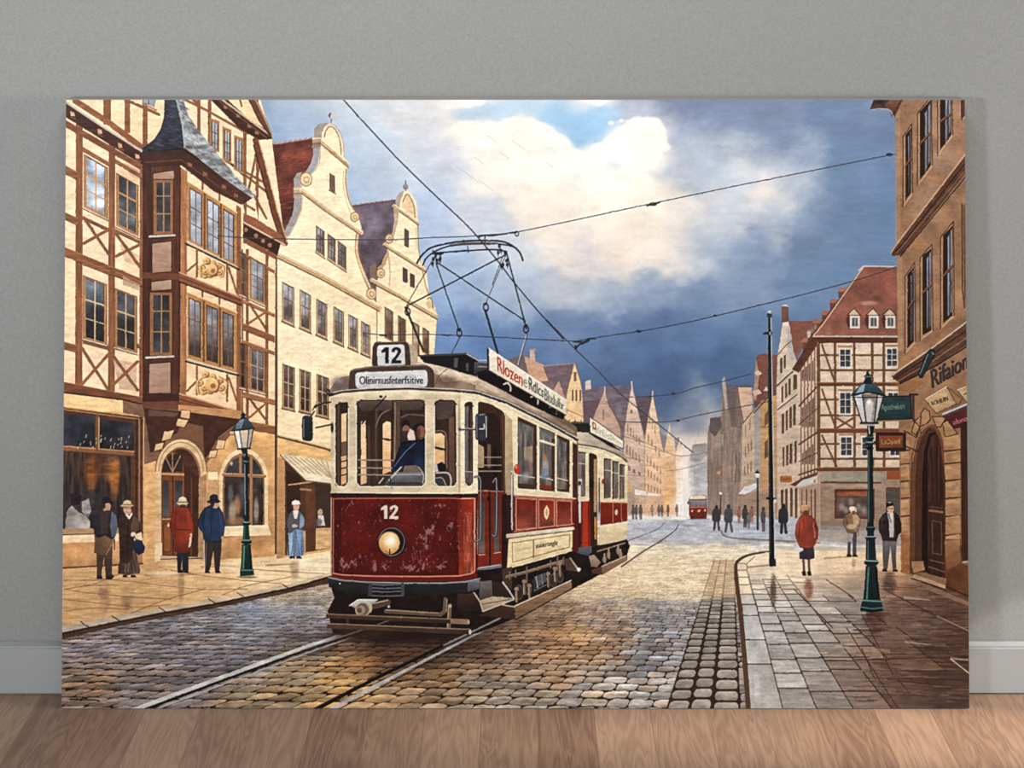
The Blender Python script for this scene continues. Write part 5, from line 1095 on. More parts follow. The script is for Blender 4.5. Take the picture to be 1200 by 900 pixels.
    with part('bumper', 'black curved bumper beam'):
        F([(384,676),(403,679.6),(430,681.6),(473,682.6),(520,682.6),(545,681),(562.6,677),(562,690),(545,694.6),(520,697),(440,697),(405,694),(385.6,688)], (48,46,50), c2=(30,28,30), tex=.12)
        L([(385,676.6),(403,680),(430,682),(473,683),(520,683),(545,681.6),(562.6,677.6)],1.6,(150,152,156)); F([(548,682),(562,679),(561.6,690),(548,693.6)], (120,124,132), c2=(60,62,68)); E(398,683.6,1,1,(220,220,220))
        for y in (684.4,688.6,692.6,697.6): L([(433,y),(453,y+.8),(473,y)],1.5,(96,98,104),sm=True); L([(433,y+1.6),(453,y+2.4),(473,y+1.6)],1.3,(18,16,18),sm=True)
        F([(432,683),(436,683),(436,698),(431,699)],(60,60,66)); F([(470,683),(474,683),(474,698),(470,700)],(70,70,76))
    with part('coupling', 'brown rods and coupling cylinder under the bumper'):
        F([(396,694),(404,695),(407,712),(404,716),(400,706),(388,710),(392,704)], (30,22,22)); F([(409,709),(420,702),(442,702.4),(436,712),(424,716)], (190,192,192), c2=(150,146,142)); L([(409,709.6),(420,702.4),(442,702.6)],1,(240,236,230))
        L([(434,710.6),(454,705.6)],7.6,(84,66,56)); L([(434,707.6),(454,703.2)],1.6,(170,148,126)); E(433,712,3,6,(190,170,146)); E(424.6,714,8.6,8.8,(110,92,80)); E(424.6,714,8.6,8.8,(190,168,144),ring=1.2); E(422.6,714.6,5,5.4,(150,128,110)); E(421,715,2.8,3,(96,76,66)); E(455.4,710.6,1.4,1.4,(220,216,210))
        L([(452,716),(516,720)],4.6,(98,76,62)); L([(452,714.4),(514,718.2)],1.,(176,148,120)); L([(516,720),(521,716),(521.6,702)],4.6,(104,82,68)); L([(523,716),(523.6,702)],1,(176,150,124))
    with part('fender_boards', 'two brown wooden guard planks in front of the wheels'):
        L([(407,726),(408,734)],3.6,(70,50,42)); L([(527,709),(525.6,736)],4.4,(120,92,72)); L([(525.4,709),(524,736)],1,(190,160,130)); E(527,710,2.2,1.8,(190,170,146))
        F([(382,719),(549,726),(549.4,731.6),(382,724.4)], (78,56,44), c2=(54,40,34), tex=.14, nz=NHZ); L([(382,719.2),(549,726.2)],1.2,(140,112,88)); F([(528,725),(549,726),(549.4,731.6),(528,730.8)], (140,110,88)); E(548.6,728.8,1.6,2.4,(176,150,124))
        F([(383,730.6),(551,737.4),(551,743.6),(383,736.4)], (88,64,50), c2=(58,42,34), tex=.14, nz=NHZ); L([(383,730.6),(551,737.4)],1.3,(150,122,98)); E(550.6,740.4,1.6,3,(214,200,184))
    # ---- mirrors and handrails
    with part('mirror', 'dark mirror by the doorway'):
        L([(538,503),(566,502.6)],2.4,(70,68,72)); L([(538,502.2),(560,501.8)],.8,(190,190,190)); E(538.6,503,1.4,2,(60,58,60)); RR(557,484.4,570.6,516,4,(62,66,76),c2=(46,48,56),tex=.12,nz=NM); L([(558.6,488),(558.6,512)],1,(120,126,136)); L([(569.4,488),(569.8,512)],1,(206,210,214)); L([(562,486),(568,485)],1,(150,150,156)); L([(562,502.4),(567,502),(567,497)],1.6,(200,200,200),sm=True)
    with part('mirror', 'dark mirror on the left arm'):
        L([(368,477.4),(376,473),(387,471)],2,(44,44,48),sm=True); L([(370,501),(389,497)],2,(60,60,64)); L([(366,480),(370,474)],1.6,(44,44,48)); E(389,501,1.6,6,(44,44,48)); L([(386,458),(384,462),(382,460)],1.6,(44,44,48)); E(384.5,457,2,1.6,(50,60,60)); RR(354,487,366.6,517,4,(44,48,52),c2=(34,36,40)); L([(355.6,491),(355.6,512)],1,(120,130,136)); L([(364,488),(368,482)],1.8,(50,50,54)); E(388,462,3,2,(40,40,44))
    with part('handrail'):
        for p in ([(556,559),(559,557.6),(562.6,560),(563.4,570),(563.6,625),(562,632),(556,634)],[(578,565),(580.4,561),(582,566),(581.8,620),(579,628),(577,626)]):
            L(p,2.6,(52,48,52),sm=True); L([(a-.5,b) for a,b in p],.8,(170,168,170),sm=True)
        L([(600,554),(600,620)],3,(70,66,68)); L([(599.6,556),(599.6,620)],1.4,(226,222,216)); L([(599,552),(603,557)],2,(190,186,182))
        L([(679.4,568),(679.6,612)],1.8,(206,202,196)); E(679,566,2,2.6,(60,56,58))
    with part('pantograph', 'black lattice pantograph on the tram roof'):
        P = lambda z: [(460 + a / 6, 260 + b / 6) for a, b in z]
        B1 = (40,38,42)
        L(P([(170,290),(200,240),(260,185),(360,155),(500,135),(640,130),(760,135),(830,160),(890,210),(915,270)]),2.2,B1,sm=True)
        L(P([(210,305),(240,250),(300,205),(360,180),(450,158),(640,150),(760,156),(840,172),(885,205)]),1.8,B1,sm=True)
        F(P([(400,160),(500,146),(640,142),(740,146),(740,160),(640,160),(500,164),(420,174)]),(84,76,74)); L(P([(280,222),(350,213),(500,203),(640,195),(740,195),(800,208)]),1.8,B1,sm=True); L(P([(300,230),(350,220)]),2.4,B1)
        for a, b, w, c in (((290,250),(100,580),1.1,(70,64,64)),((100,590),(790,232),1.7,B1),((315,285),(930,695),1.7,B1),((305,290),(470,770),1.5,B1),((800,220),(655,570),1.2,(110,106,110)),((770,250),(700,440),1.,(80,78,84)),((800,215),(940,750),1.7,B1),((90,600),(215,905),2.6,B1),((650,620),(738,920),2.6,B1),((526,168),(532,215),1.1,B1),((280,200),(320,230),1.5,B1),((650,100),(650,128),1.1,B1)): L(P([a,b]),w,c)
        L([(538.6,395),(529,414)],1.6,(84,84,90)); L([(617,392),(607,428)],2.6,(90,90,96)); L([(616.4,392),(606.6,427)],1,(200,204,210))
        for z in ((105,630,.8),(468,780,0),(655,600,0),(938,755,.2)):
            (x,y),=P([z[:2]]); E(x,y,3.6,5,(44,42,46),ring=1.5); L([(x-2.5,y-4),(x+1,y-5.4)],1.6,B1)
        for z in ((285,260),(300,240),(335,255),(280,295),(310,270),(750,170),(760,200),(740,215),(790,215),(800,270),(775,300),(335,225),(805,300),(765,310),(330,265)):
            (x,y),=P([z]); E(x,y,1.6,2.4,(36,34,38)); L([(x,y),(x+.6,y+4.4)],.9,(60,58,60))

# ------------------------------------------------------------------ overhead wires
wire([(398,112),(438,156),(470,190),(508,227),(543,260),(560,278),(585,308),(600,328),(630,364),(660,397)],1.6,label='long contact wire running down to the street')
wire([(640,374),(675,410),(700,434),(728,462.5),(770,496),(812,530)],1.2,(62,64,74),label='far end of the contact wire')
with part('painted_overhead_wire', 'span wire with a fitting across the middle of the sky'):
    L([(255,276),(300,279),(400,280.6),(460,280.5),(510,278),(545,277),(568,275),(590,274),(605,272.4)],1.2,(74,70,72),sm=True); L([(560,277.5),(568,275.4),(576,276),(590,274),(605,271.6)],1.8,(44,42,46)); E(605.4,273.6,2.8,3.4,(50,48,52),ring=1.2); L([(568,276),(568,283)],1.4,(44,42,46))
    L([(607,271.4),(660,260.5),(765,238),(870,216),(960,198),(1040,182),(1062,178)],1.2,(70,72,82),sm=True); E(765,239,4.4,2.2,(50,48,52)); E(765,239,2,1,(196,176,160)); E(1042,181,4,2,(60,64,76)); L([(758,241),(773,237)],1.6,(44,42,46)); L([(1113,159),(1131,153)],1,(60,50,48))
with part('painted_overhead_wire', 'span wire with a hooked joint above the tram'):
    L([(425,390),(450,392),(500,391.6),(540,393),(600,396),(660,399),(674,399.4)],1.2,(66,70,84),sm=True); L([(674,399.6),(690,397),(720,392),(750,388),(800,378.6),(838,370),(900,355),(960,340),(1010,326),(1052,312)],1.2,(66,68,80),sm=True)
    L([(672,400),(684,400.5),(690,397),(697,396.5)],2.4,(56,56,66),sm=True); L([(675,408),(678,404),(684,401.6),(690,399)],2.,(50,50,58),sm=True); L([(674,405),(674.6,409)],2.2,(46,46,52)); E(748,388,3.6,1.8,(56,58,68)); E(838,369.6,2.6,1.4,(56,58,68)); L([(445,392.4),(452,393)],2,(40,36,36)); L([(518,392),(526,393)],1.8,(50,52,62))
wire([(735,465),(765,464),(793,461),(815,454),(838,449),(880,438)],1.1,(70,76,96),label='thin span wire over the far houses')
with part('painted_overhead_wire', 'lowest span wire between the far houses'):
    L([(726,494),(760,494.6),(790,493),(820,486),(860,478),(902,470)],1.1,(84,80,88),sm=True); E(789,461,2.6,1.6,(60,64,80)); E(794,492.6,2.6,1.4,(70,64,70)); L([(734,508),(760,520),(790,533),(812,533),(832,529)],.8,(150,130,120),sm=True); L([(780,552),(800,549),(826,542)],.7,(150,130,120),sm=True)

# ------------------------------------------------------------------ distant tram, small lamps
with part('painted_distant_tram', 'small red tram far down the street'):
    F([(807,585),(808,583),(809,581),(826,580),(828,583),(829,598),(828,607),(810,608.6),(807.6,604)], (142,62,54), c2=(116,48,44)); F([(807.6,585),(809,581.4),(826,580.8),(828.4,585),(828.4,587),(808,587)], (222,206,180)); F([(808.6,586),(828,585.6),(828,593),(809,593.6)], (130,134,146), c2=(104,110,124))
    L([(808,585.4),(828,585)],1,(110,70,60)); 
    for x in (813,818,823): L([(x,586),(x,593)],.8,(176,120,104))
    L([(808.6,594.4),(828.6,594)],1.2,(214,110,90)); E(811,598.6,1.2,1.2,(250,220,190)); E(819,598.6,2,1.4,(250,180,120)); E(826,598.2,1.2,1.2,(226,190,160)); L([(809,608),(827,607.6)],1.6,(70,44,44)); E(811.5,607,1.4,2,(50,36,38)); R(814,579,823,581,(190,176,156)); E(806,589,1,2,(120,110,110))
    L([(806,608.6),(831,608)],1.4,(150,156,176),.8)
def lamp_small(x, y0, y1, r, glow):
    with part('painted_street_lamp', 'small far lamp post among the walkers'):
        L([(x, y0 + r), (x, y1)], .9 if r < 3 else 1.9, (70,62,64), w2=1.4 if r < 3 else 2.8)
        F([(x-r,y0),(x+r,y0),(x+r*.6,y0+r*1.7),(x-r*.6,y0+r*1.7)], glow); F([(x-r*1.2,y0+.4),(x,y0-r*1.3),(x+r*1.2,y0+.4)], (54,48,50)) if r > 3 else None
lamp_small(844.4,577,602,1.8,(250,240,226)); lamp_small(887.6,554.6,620,3.2,(222,214,204))

# ------------------------------------------------------------------ shadowed building at the right edge
W1, W2 = (168,128,96), (158,112,74)
with part('painted_corner_building', 'brown stone building at the right edge with an arched doorway') as PRB:
    F([(1048.5,112),(1142,112),(1142,702),(1100,686),(1070,676),(1056,671),(1052,410),(1051,300)], W1, c2=(158,114,76), tex=.1, nz=NM)
    for x,y,rx,ry,c in ((1106,186,12,12,(190,158,134)),(1086,232,14,16,(190,152,120)),(1064,140,8,16,(160,118,88)),(1070,290,16,10,(184,134,88)),(1104,250,10,14,(186,140,100)),(1064,440,16,18,(186,128,72)),(1080,480,14,20,(150,110,82)),(1060,350,6,30,(190,146,102))): E(x,y,rx,ry,c,.55,soft=.7,ids=False)
    F([(1049,112),(1055,112),(1055,300),(1050,300)], (196,152,112), a=.5); F([(1051,305),(1057,302),(1058,410),(1052,412)], (200,158,112), a=.5)
    with part('eave'):
        F([(1019,129),(1024,116),(1030,112),(1060,112),(1054,126),(1048,138),(1045,137),(1043,129),(1038,127.6)], (58,50,52), c2=(96,64,50), tex=.2); F([(1036,124),(1048,112),(1062,112),(1050,132),(1046,137),(1043,129)], (140,94,66), c2=(104,66,46)); L([(1020,128.6),(1030,127),(1040,127.6),(1044,130),(1047,137)],1.2,(190,180,176)); L([(1046,134),(1058,114)],1.2,(70,44,34))
    def rwin(xs, top, bot, lt=(150,160,176)):
        (x0, x1), (ta, tb), (ba, bb) = xs, top, bot
        with part('window'):
            F([(x0-3,ta+2),(x1+.5,tb-5),(x1+1.5,bb+1),(x0-2,ba+6)], (190,144,102)); L([(x0-3,ba+6),(x0-3,ta+2),(x1+.6,tb-5),(x1+1.6,bb)],1.1,(70,42,30))
            F([(x0,ta),(x1,tb),(x1,bb),(x0,ba)], (52,34,28)); w = x1 - x0
            F([(x0+w*.42,ta+4),(x1-.8,tb+4),(x1-.8,bb-5),(x0+w*.42,ba-7)], lt, c2=(120,116,122), tex=.2, nz=NVT); xm = x0 + w*.7; L([(xm,(ta+tb)/2+2),(xm,(ba+bb)/2-4)],1.6,(56,40,38)); L([(x0+w*.42,ta+4),(x0+w*.42,ba-7)],1,(40,26,24))
            y = (ta + ba) / 2 - (ba-ta)*.06; L([(x0,y+2),(x1,y-(ta-tb)*.7-2)],2.6,(130,90,64)); L([(x0,y+4),(x1,y-(ta-tb)*.7)],.9,(50,32,26)); L([(x0-2,ba+5),(x1+1,bb+1)],1.2,(214,176,134),.8)
    rwin((1061,1067.6),(158,150),(236,226)); rwin((1078,1090.6),(131,117),(211,194)); rwin((1101.6,1114.6),(112,104),(176,158))
    with part('window'): F([(1126,112),(1131,112),(1131,136),(1126,143)],(104,66,46)); L([(1125,143),(1134,132)],1.4,(196,152,112)); L([(1126.6,112),(1126.6,141)],1,(60,36,28))
    rwin((1063.4,1071),(322,312),(408,400)); rwin((1081,1091.4),(300,291),(393,387)); rwin((1105,1116.4),(276,264),(379,370),(170,176,186))
    with part('window'): F([(1128,240),(1140,236),(1140,352),(1130,360)],(150,106,72)); L([(1127,239),(1127.6,340),(1130,360)],1.3,(70,42,30)); L([(1129.6,242),(1130.4,350)],1,(90,56,40))
    F([(1049,290),(1142,168),(1142,190),(1056,299),(1046,300),(1044,296)], (104,68,48), tex=.12); L([(1044,296),(1049,288),(1142,166)],1.8,(206,166,126)); L([(1047,295),(1053,291),(1142,177)],1.3,(60,36,28)); L([(1055,300),(1142,194)],1.4,(62,38,28)); L([(1050,297),(1142,186)],.8,(150,108,78))
    F([(1043,440),(1094,406),(1142,370),(1142,398),(1094,430),(1054,449)], (120,82,58), c2=(86,56,40), tex=.1); L([(1042.6,441),(1094,406),(1142,370)],1.8,(216,190,160)); L([(1047,444),(1094,414),(1142,380)],1.5,(64,40,30)); L([(1051,447),(1094,422),(1142,389)],1.,(160,118,84)); L([(1054,449.6),(1094,430),(1142,400)],1.7,(58,36,28))
    with part('bracket', 'dark teal scroll bracket'):
        F([(1086,413),(1090,409),(1095,410),(1095.6,416),(1088,428),(1081,442),(1078,443),(1076,438),(1080,428)], (48,60,60), c2=(42,50,48), edge=(26,30,30), ew=1.1); L([(1087,415),(1082,428),(1078,438)],1.2,(110,140,136),sm=True); L([(1092,413),(1094,415)],1.4,(130,150,146))
    T('Rifaioni',[(1090,434),(1137,410),(1137,429),(1092,455)],(52,44,42),bold=1.6); T('Rifaioni',[(1090.6,433),(1137.6,409),(1137.6,428),(1092.6,454)],(88,76,66),a=.5)
    with part('shop_sign', 'tilted cream box sign with small dark lettering'):
        F([(1109,453),(1127,467),(1124,473),(1120,474)], (166,122,78), edge=(80,52,38), ew=.8); F([(1083.4,468),(1109,453.2),(1120.6,473),(1097,484)], (214,182,132), c2=(196,158,108), edge=(90,62,44), ew=1); L([(1084,467.6),(1109,453)],1.1,(240,222,184)); T('ROHIUIN',[(1090.6,470.6),(1110,464),(1111,469),(1092.6,475.6)],(70,50,40),bold=.4); F([(1106,456),(1109,456),(1119,470),(1117,472)],(160,130,96),a=.5)
    with part('shop_sign', 'cream box sign cut by the canvas edge'): F([(1121.6,457.6),(1142,449),(1142,474),(1133,471)], (206,176,128), edge=(90,62,44), ew=1); L([(1122,457),(1142,448.6)],1.2,(240,222,184)); L([(1129,462),(1142,457)],1.4,(80,56,44))
    with part('shop_sign', 'dark red hanging sign with a white top'):
        F([(1105,487),(1142,471),(1142,497),(1111,503)], (104,44,42), c2=(88,34,34), edge=(50,26,24), ew=1); F([(1105,484),(1142,469),(1142,474),(1106,489)], (90,74,70)); L([(1105,485),(1142,469.6)],2.2,(214,206,200)); T('aluco',[(1116,492),(1133,487),(1133,493),(1117,498)],(190,110,110),bold=.3)
    # arch
    F([(1056,520),(1076,480),(1090,476),(1110,500),(1126,520),(1126,690),(1056,671)], (176,128,84), c2=(166,116,74), a=.6)
    for q in ([(1079,484),(1083,478),(1089,482),(1090,492),(1084,497),(1078,500)],[(1092,488),(1104,488),(1108,490),(1102,500),(1097,500)],[(1104,496),(1110,492),(1122,508),(1108,512)],[(1072,492),(1079,488),(1078,500),(1073,510),(1068,506)]): F(q, (190,146,104), c2=(176,130,88), edge=(74,46,34), ew=1.2)
    for y0,y1 in ((512,527),(530,542),(545,562),(565,583),(586,604),(606,626),(628,672)):
        F([(1106,y0+1),(1124.6,y0-2.6),(1125,y1-1.4),(1106.6,y1+.6)], (196,152,106), c2=(176,130,86), tex=.1); L([(1106,y1+1.4),(1125,y1-.2)],1.6,(60,36,28))
    for y0,y1 in ((516,527),(530,543),(545,563),(566,583),(586,604),(607,627),(630,668)):
        F([(1055.6,y0),(1064.6,y0-1),(1066,y1-1),(1055.8,y1)], (200,156,110), c2=(180,132,88), tex=.1); L([(1055.6,y1+1),(1066,y1)],1.4,(70,42,32))
    F([(1056,628),(1067,626),(1068,673),(1057,671)], (168,110,66), tex=.12)
    with part('arched_door', 'dark brown panelled door in the arch'):
        o = [(1066,660),(1066.6,560),(1068,534),(1073,515),(1080,502),(1088,496.6),(1096,498),(1102,506),(1105.6,520),(1107,545),(1108,684),(1066,672)]
        F(o, (120,78,52), c2=(104,66,44)); F([(1072,660),(1072.6,560),(1075,530),(1080,512),(1088,501),(1096,503),(1101,514),(1104,536),(1108,560),(1108,684),(1074,672)], (84,50,36))
        F([(1080,668),(1080.6,560),(1083,528),(1089,508),(1096,506),(1101,518),(1104,540),(1108,680)], (34,20,18)); F([(1087,672),(1087,530),(1091,512),(1097,508),(1102,520),(1105,545),(1107.6,680)], (76,44,34), c2=(64,36,28), tex=.2, nz=NVT)
        for x in (1092,1097,1102): L([(x,524),(x+.6,590)],1.1,(44,26,22)); 
        L([(1089,598),(1104,600)],2.6,(140,104,78)); L([(1089,594),(1104,595)],1,(110,78,58)); L([(1092,610),(1103,612),(1103,650),(1093,648),(1092,610)],1,(120,80,58)); L([(1090,656),(1106,660)],1.6,(120,84,62)); L([(1088,664),(1107,670)],1.4,(120,84,62)); L([(1069,540),(1074,516),(1082,502),(1090,497)],1.4,(170,122,84),sm=True)
    F([(1125.6,496),(1142,490),(1142,664),(1127,658)], (62,34,26), c2=(76,44,30), tex=.15, nz=NVT); F([(1107,632),(1126,632),(1128,660),(1142,664),(1142,704),(1108,690)], (120,72,42), c2=(96,56,36), tex=.15, nz=NM); L([(1128,659),(1135,658)],2,(170,160,150)); F([(1107,634),(1125,632),(1126,660),(1109,668)], (176,130,86), c2=(130,82,50))
    F([(1067,657),(1082,657),(1083.6,668),(1070,672),(1068,664)], (176,130,92), edge=(80,50,36), ew=.9)
    F([(1071,672),(1080,670.6),(1109,678),(1109,684),(1100,684)], (150,112,80)); F([(1068,676),(1072,673),(1108,686),(1108,690)], (196,160,124)); L([(1068,677.6),(1108,691)],1.4,(60,38,30))
    L([(1109,687),(1142,702)],1.6,(60,38,30))
with part('painted_hanging_sign', 'teal hanging sign with pale script lettering'):
    L([(1066,462),(1075,462)],2.4,(50,40,38)); L([(1069,492),(1076,498),(1079,508)],1.2,(60,42,34),sm=True); L([(1070,463),(1070,492)],3,(64,50,46)); L([(1067.6,466),(1067.6,488)],1.2,(206,196,186))
    F([(1027,464.6),(1067,464),(1067.6,491),(1027,492)], (38,66,66), c2=(32,54,56), tex=.1, edge=(44,34,32), ew=2); L([(1028,493.4),(1068,492)],1.6,(150,110,80))
    T('Apotheken',[(1032,474),(1060,472.6),(1060,481),(1033,483)],(150,160,150),a=.85)
with part('painted_hanging_sign', 'small brown hanging sign with gold lettering'):
    L([(1059,504.6),(1066,508),(1073,512),(1076,506)],1.4,(46,32,28),sm=True); L([(1062,523),(1075,529)],1.5,(46,32,28)); L([(1022,519),(1028,517)],2.4,(30,30,34))
    RR(1026,506.6,1062,529,2,(52,32,28)); R(1030,510.6,1058,524.6,(96,54,38),c2=(122,70,42)); R(1030,510.6,1058,516,(140,70,44)); T('LaOpenl',[(1033,515),(1055,514),(1055,521.6),(1033,522.4)],(206,160,90),a=.9)

# ------------------------------------------------------------------ people
def shoes(x0, x1, y): 
    for x in (x0, x1): F([(x-2.6,y-3),(x+2.2,y-3),(x+4,y),(x-2.6,y)], (30,24,24))
SK = (206,160,128)
with part('painted_person', 'man in a dark jacket and cap seen from behind'):
    F([(114,668),(123,640),(131,672),(134,676),(130,679),(124,679),(122,650),(119,672),(120,677),(113,678)], (54,42,36))
    F([(113,640),(121,640),(119,674),(113.6,674)], (74,58,48)); F([(123,640),(132,640),(131,675),(125,675)], (96,76,60), c2=(64,48,40)); shoes(116.6,128,678.6)
    F([(110,622),(116,616),(134,616),(136,624),(133,636),(129,646),(121,651),(110,648),(111,634)], (124,92,64), c2=(96,70,52), tex=.14, nz=NM); L([(133,632),(124,650)],1.1,(150,116,84)); L([(134,632),(134,644)],1.4,(40,30,28))
    F([(109,616),(110,606),(114,599),(120,595.6),(130,596),(135,603),(137,614),(136,626),(131,632),(124,628),(116,630),(112,628)], (52,48,54), c2=(44,38,42), tex=.12, sm=True)
    F([(131,599),(136,604),(138,616),(136,627),(131,630),(129,616)], (92,98,116), c2=(80,86,104)); F([(117,600),(127,600),(126,624),(118,626)], (70,54,50), a=.7)
    F([(120,589),(128,589),(130,593),(129,598),(122,599),(120,596)], (190,140,108)); F([(119,588),(121,583.6),(126,581.6),(129.6,584),(131.6,588.6),(127,588.6),(120,592)], (36,34,40)); L([(124,588),(131.6,589)],1.6,(28,26,30)); E(121.4,593,2,3.4,(60,44,38))
with part('painted_person', 'woman in a long brown coat with a straw hat and blue bag'):
    F([(141,628),(156,628),(160,648),(164.4,668),(164,672),(150,674),(138,672),(140,655)], (64,48,42), c2=(98,76,66), gd='h', tex=.2, nz=NVT)
    for x in (146,150,155,159): L([(151,634),(x,670)],1.2,(54,38,34) if x%2 else (112,88,76))
    shoes(146,156,676.6)
    F([(139,626),(139,612),(141,604),(146,600),(154,600),(160,604),(163.6,612),(164.4,622),(160,626),(157,630),(156,644),(150,660),(141,656),(140,640)], (62,44,34), c2=(56,38,32), tex=.14, sm=True); F([(156,604),(162,608),(164,620),(157,626),(153,624)], (92,72,54)); L([(150,606),(149,652)],1,(40,28,24)); E(156,626,3,2.6,(226,206,186)); L([(148,602),(151,607),(154,602)],2.4,(226,216,204))
    E(149.4,596.6,5,6,(214,166,132)); F([(144,594),(146,588),(153,588),(155,595),(154,600),(153,594),(146,595)], (70,50,40)); L([(146.4,595.6),(152.6,595.6)],1.6,(150,104,80),.8); L([(147,599.6),(151.4,600.2)],1,(150,90,72),.7)
    F([(140.6,592.6),(144,591),(145,587.4),(149,585.8),(153,587),(154.4,591),(157,592.6),(154,594),(143,594)], (208,184,148), c2=(176,148,112)); L([(144.6,591.2),(154.4,591.2)],1.2,(120,92,66))
    L([(157,628),(160,634)],1,(44,40,50)); F([(156,636),(160,632),(166,634),(169.4,641),(168,647),(162,650),(157,644)], (40,56,92), c2=(30,40,66), edge=(24,26,40), ew=.8)
with part('painted_person', 'person in a red coat and cream hat seen from behind'):
    F([(207,645),(221,645),(221,668),(219,670),(214,670),(213.4,652),(212,669),(208,670)], (40,46,54), c2=(34,34,40)); shoes(211,218,671.4)
    F([(206,594),(214,592),(221,596),(225,606),(227,622),(224,628),(222,625),(222.6,645),(216,648),(205,646),(203,640),(205,627),(201,624),(199,618),(201,604)], (136,52,42), c2=(150,64,48), gd='h', tex=.22, nz=NM, edge=(110,36,30), ew=.8)
    L([(205,620),(222,621)],1.3,(110,34,30)); L([(206,600),(204,618)],1.1,(120,38,32)); L([(220,600),(222,618)],1.3,(196,84,62)); F([(218,598),(224,606),(226,618),(221,622)], (172,66,50), a=.7); L([(223.6,626),(222,640)],2.4,(236,206,180)); E(223.6,628,1.6,2,(206,150,120))
    E(214,591,5,4,(176,136,104)); F([(206.6,590),(209,587),(210,583.6),(214,581.6),(218,583.6),(219,587),(220.6,590),(217,592),(209,592)], (226,206,174), c2=(190,164,130)); L([(209,588),(219,588)],1.5,(110,92,76)); E(214,593,4,2,(70,50,40))
with part('painted_person', 'man in a blue coat and dark hat seen from behind'):
    F([(240,631),(260,631),(259,650),(257,670),(252,670),(250,645),(246,668),(240,670),(239.4,652)], (62,50,48), c2=(52,44,44), tex=.1, nz=NVT); L([(241.6,636),(240.6,664)],1,(110,96,90)); shoes(242.6,255,671.6)
    F([(240,595),(247,592),(256,593),(261,602),(263,616),(261.6,628),(258,630),(257,634),(247,635),(239,632),(238,624),(234,620),(231.6,613),(235,602)], (34,48,76), c2=(50,70,104), gd='h', tex=.22, nz=NM, edge=(24,34,60), ew=.8)
    L([(240,602),(237,612),(240,622)],1.1,(24,36,64),sm=True); L([(257,600),(259,618)],1.2,(66,96,140)); L([(248,598),(247,630)],1,(28,44,76)); F([(241,597),(246,596),(244,618),(240,614)],(56,80,116),a=.6); E(260.6,630,1.6,2.4,(190,140,112)); L([(238.6,634),(239.6,668)],1,(226,206,180),.8)
    E(252,590.6,4.4,5,(206,156,124)); E(248.6,590,2.4,4,(60,44,40)); F([(241.6,588),(245,586),(246,581),(250,578.8),(255,580),(256,585),(259,588),(255,589.6),(245,589.6)], (42,44,56)); L([(246,586),(256,586)],1.2,(24,24,30))
with part('painted_person', 'woman in a pale blue dress and white hat'):
    F([(337,620),(341,614),(352,614),(355,622),(356.6,645),(355,650.6),(345,653),(336.6,650)], (150,172,196), c2=(96,122,156), gd='h', tex=.2, nz=NVT)
    for x in (341,346,351): L([(346,622),(x,650)],1,(96,120,152))
    shoes(342,350,654.6)
    F([(337,622),(336.4,610),(339,602),(345,597.6),(351,599),(355.6,604),(357.4,613),(354,620),(346,620),(340,624)], (96,98,104), c2=(84,88,96), sm=True, edge=(60,60,66), ew=.6); F([(343,598),(350,598),(348,608),(345,608)], (226,216,204)); E(345,616,3.4,2,(214,170,140)); F([(352,602),(356.6,608),(356,616),(351,620)], (130,150,170))
    E(346.8,593.4,3.8,4.8,(206,158,126)); F([(342,592.6),(342.6,588),(346,585.6),(350.6,587),(352.4,591.4),(349,590.4)], (236,228,214)); L([(342.6,592),(343,597)],1.6,(70,50,40)); L([(336.6,619),(338,650)],1.6,(50,50,54))
with part('painted_person', 'woman in a red jacket and dark skirt with a white bag, seen from behind'):
    for x in (941.4,947.6): L([(x,656),(x+.6,671)],2.8,(110,76,64)); F([(x-2,670),(x+2.6,669),(x+3.6,674.6),(x-1,674.6)], (36,26,28))
    F([(936,638),(954,638),(954.6,654),(948,656),(937,655)], (64,54,72), c2=(54,44,58)); F([(929,640),(934,637),(940,639),(941.6,645),(936,647.6),(930,646)], (214,210,206)); L([(930,642),(934,630)],1,(190,180,176))
    F([(937,606),(943,603),(949,604),(955,609),(958.6,620),(958,632),(955,637),(953,641),(946,642),(937,641),(934,634),(931.6,626),(933,614)], (176,84,66), c2=(122,52,46), gd='h', tex=.2, nz=NM, edge=(120,46,40), ew=.8); L([(937,612),(935.6,630)],1.1,(120,44,40)); L([(953,612),(954.6,630)],1.2,(206,108,88)); E(957.6,634,1.5,2,(200,150,124)); L([(941,606),(944,640)],.8,(146,54,46))
    E(943,597.6,5.8,6.4,(140,96,66)); E(942,595,5,4.6,(184,138,98)); E(944.4,601,3.4,3.4,(104,66,48)); L([(939,593),(946,592)],1.4,(214,170,126))
with part('painted_person', 'person in a beige coat with a fur hat'):
    L([(995,622),(994.6,648)],4.2,(150,150,156)); L([(1001.6,622),(1001,648)],4.4,(76,76,84)); L([(995,636),(994.6,650)],3,(66,66,74)); shoes(995,1001.6,652.6)
    F([(990,604),(996,600),(1003,601),(1008,608),(1007.4,614),(1005,620),(1004,624),(993,624),(990,618),(987.6,612)], (128,96,72), c2=(168,138,106), gd='h', tex=.2, nz=NM, edge=(96,66,48), ew=.8); F([(999,602),(1005,606),(1006,614),(1001,620)], (186,156,120)); E(997,617,5,3,(206,176,140),.8,soft=.4); L([(991,606),(993,614)],1,(96,66,48))
    E(999.6,597.6,4.2,4.4,(206,180,150)); E(998,596,3.6,2.8,(228,210,184)); E(1000,600.6,2.4,2.2,(110,76,60)); L([(1005.6,614),(1006,628)],1,(120,96,80))
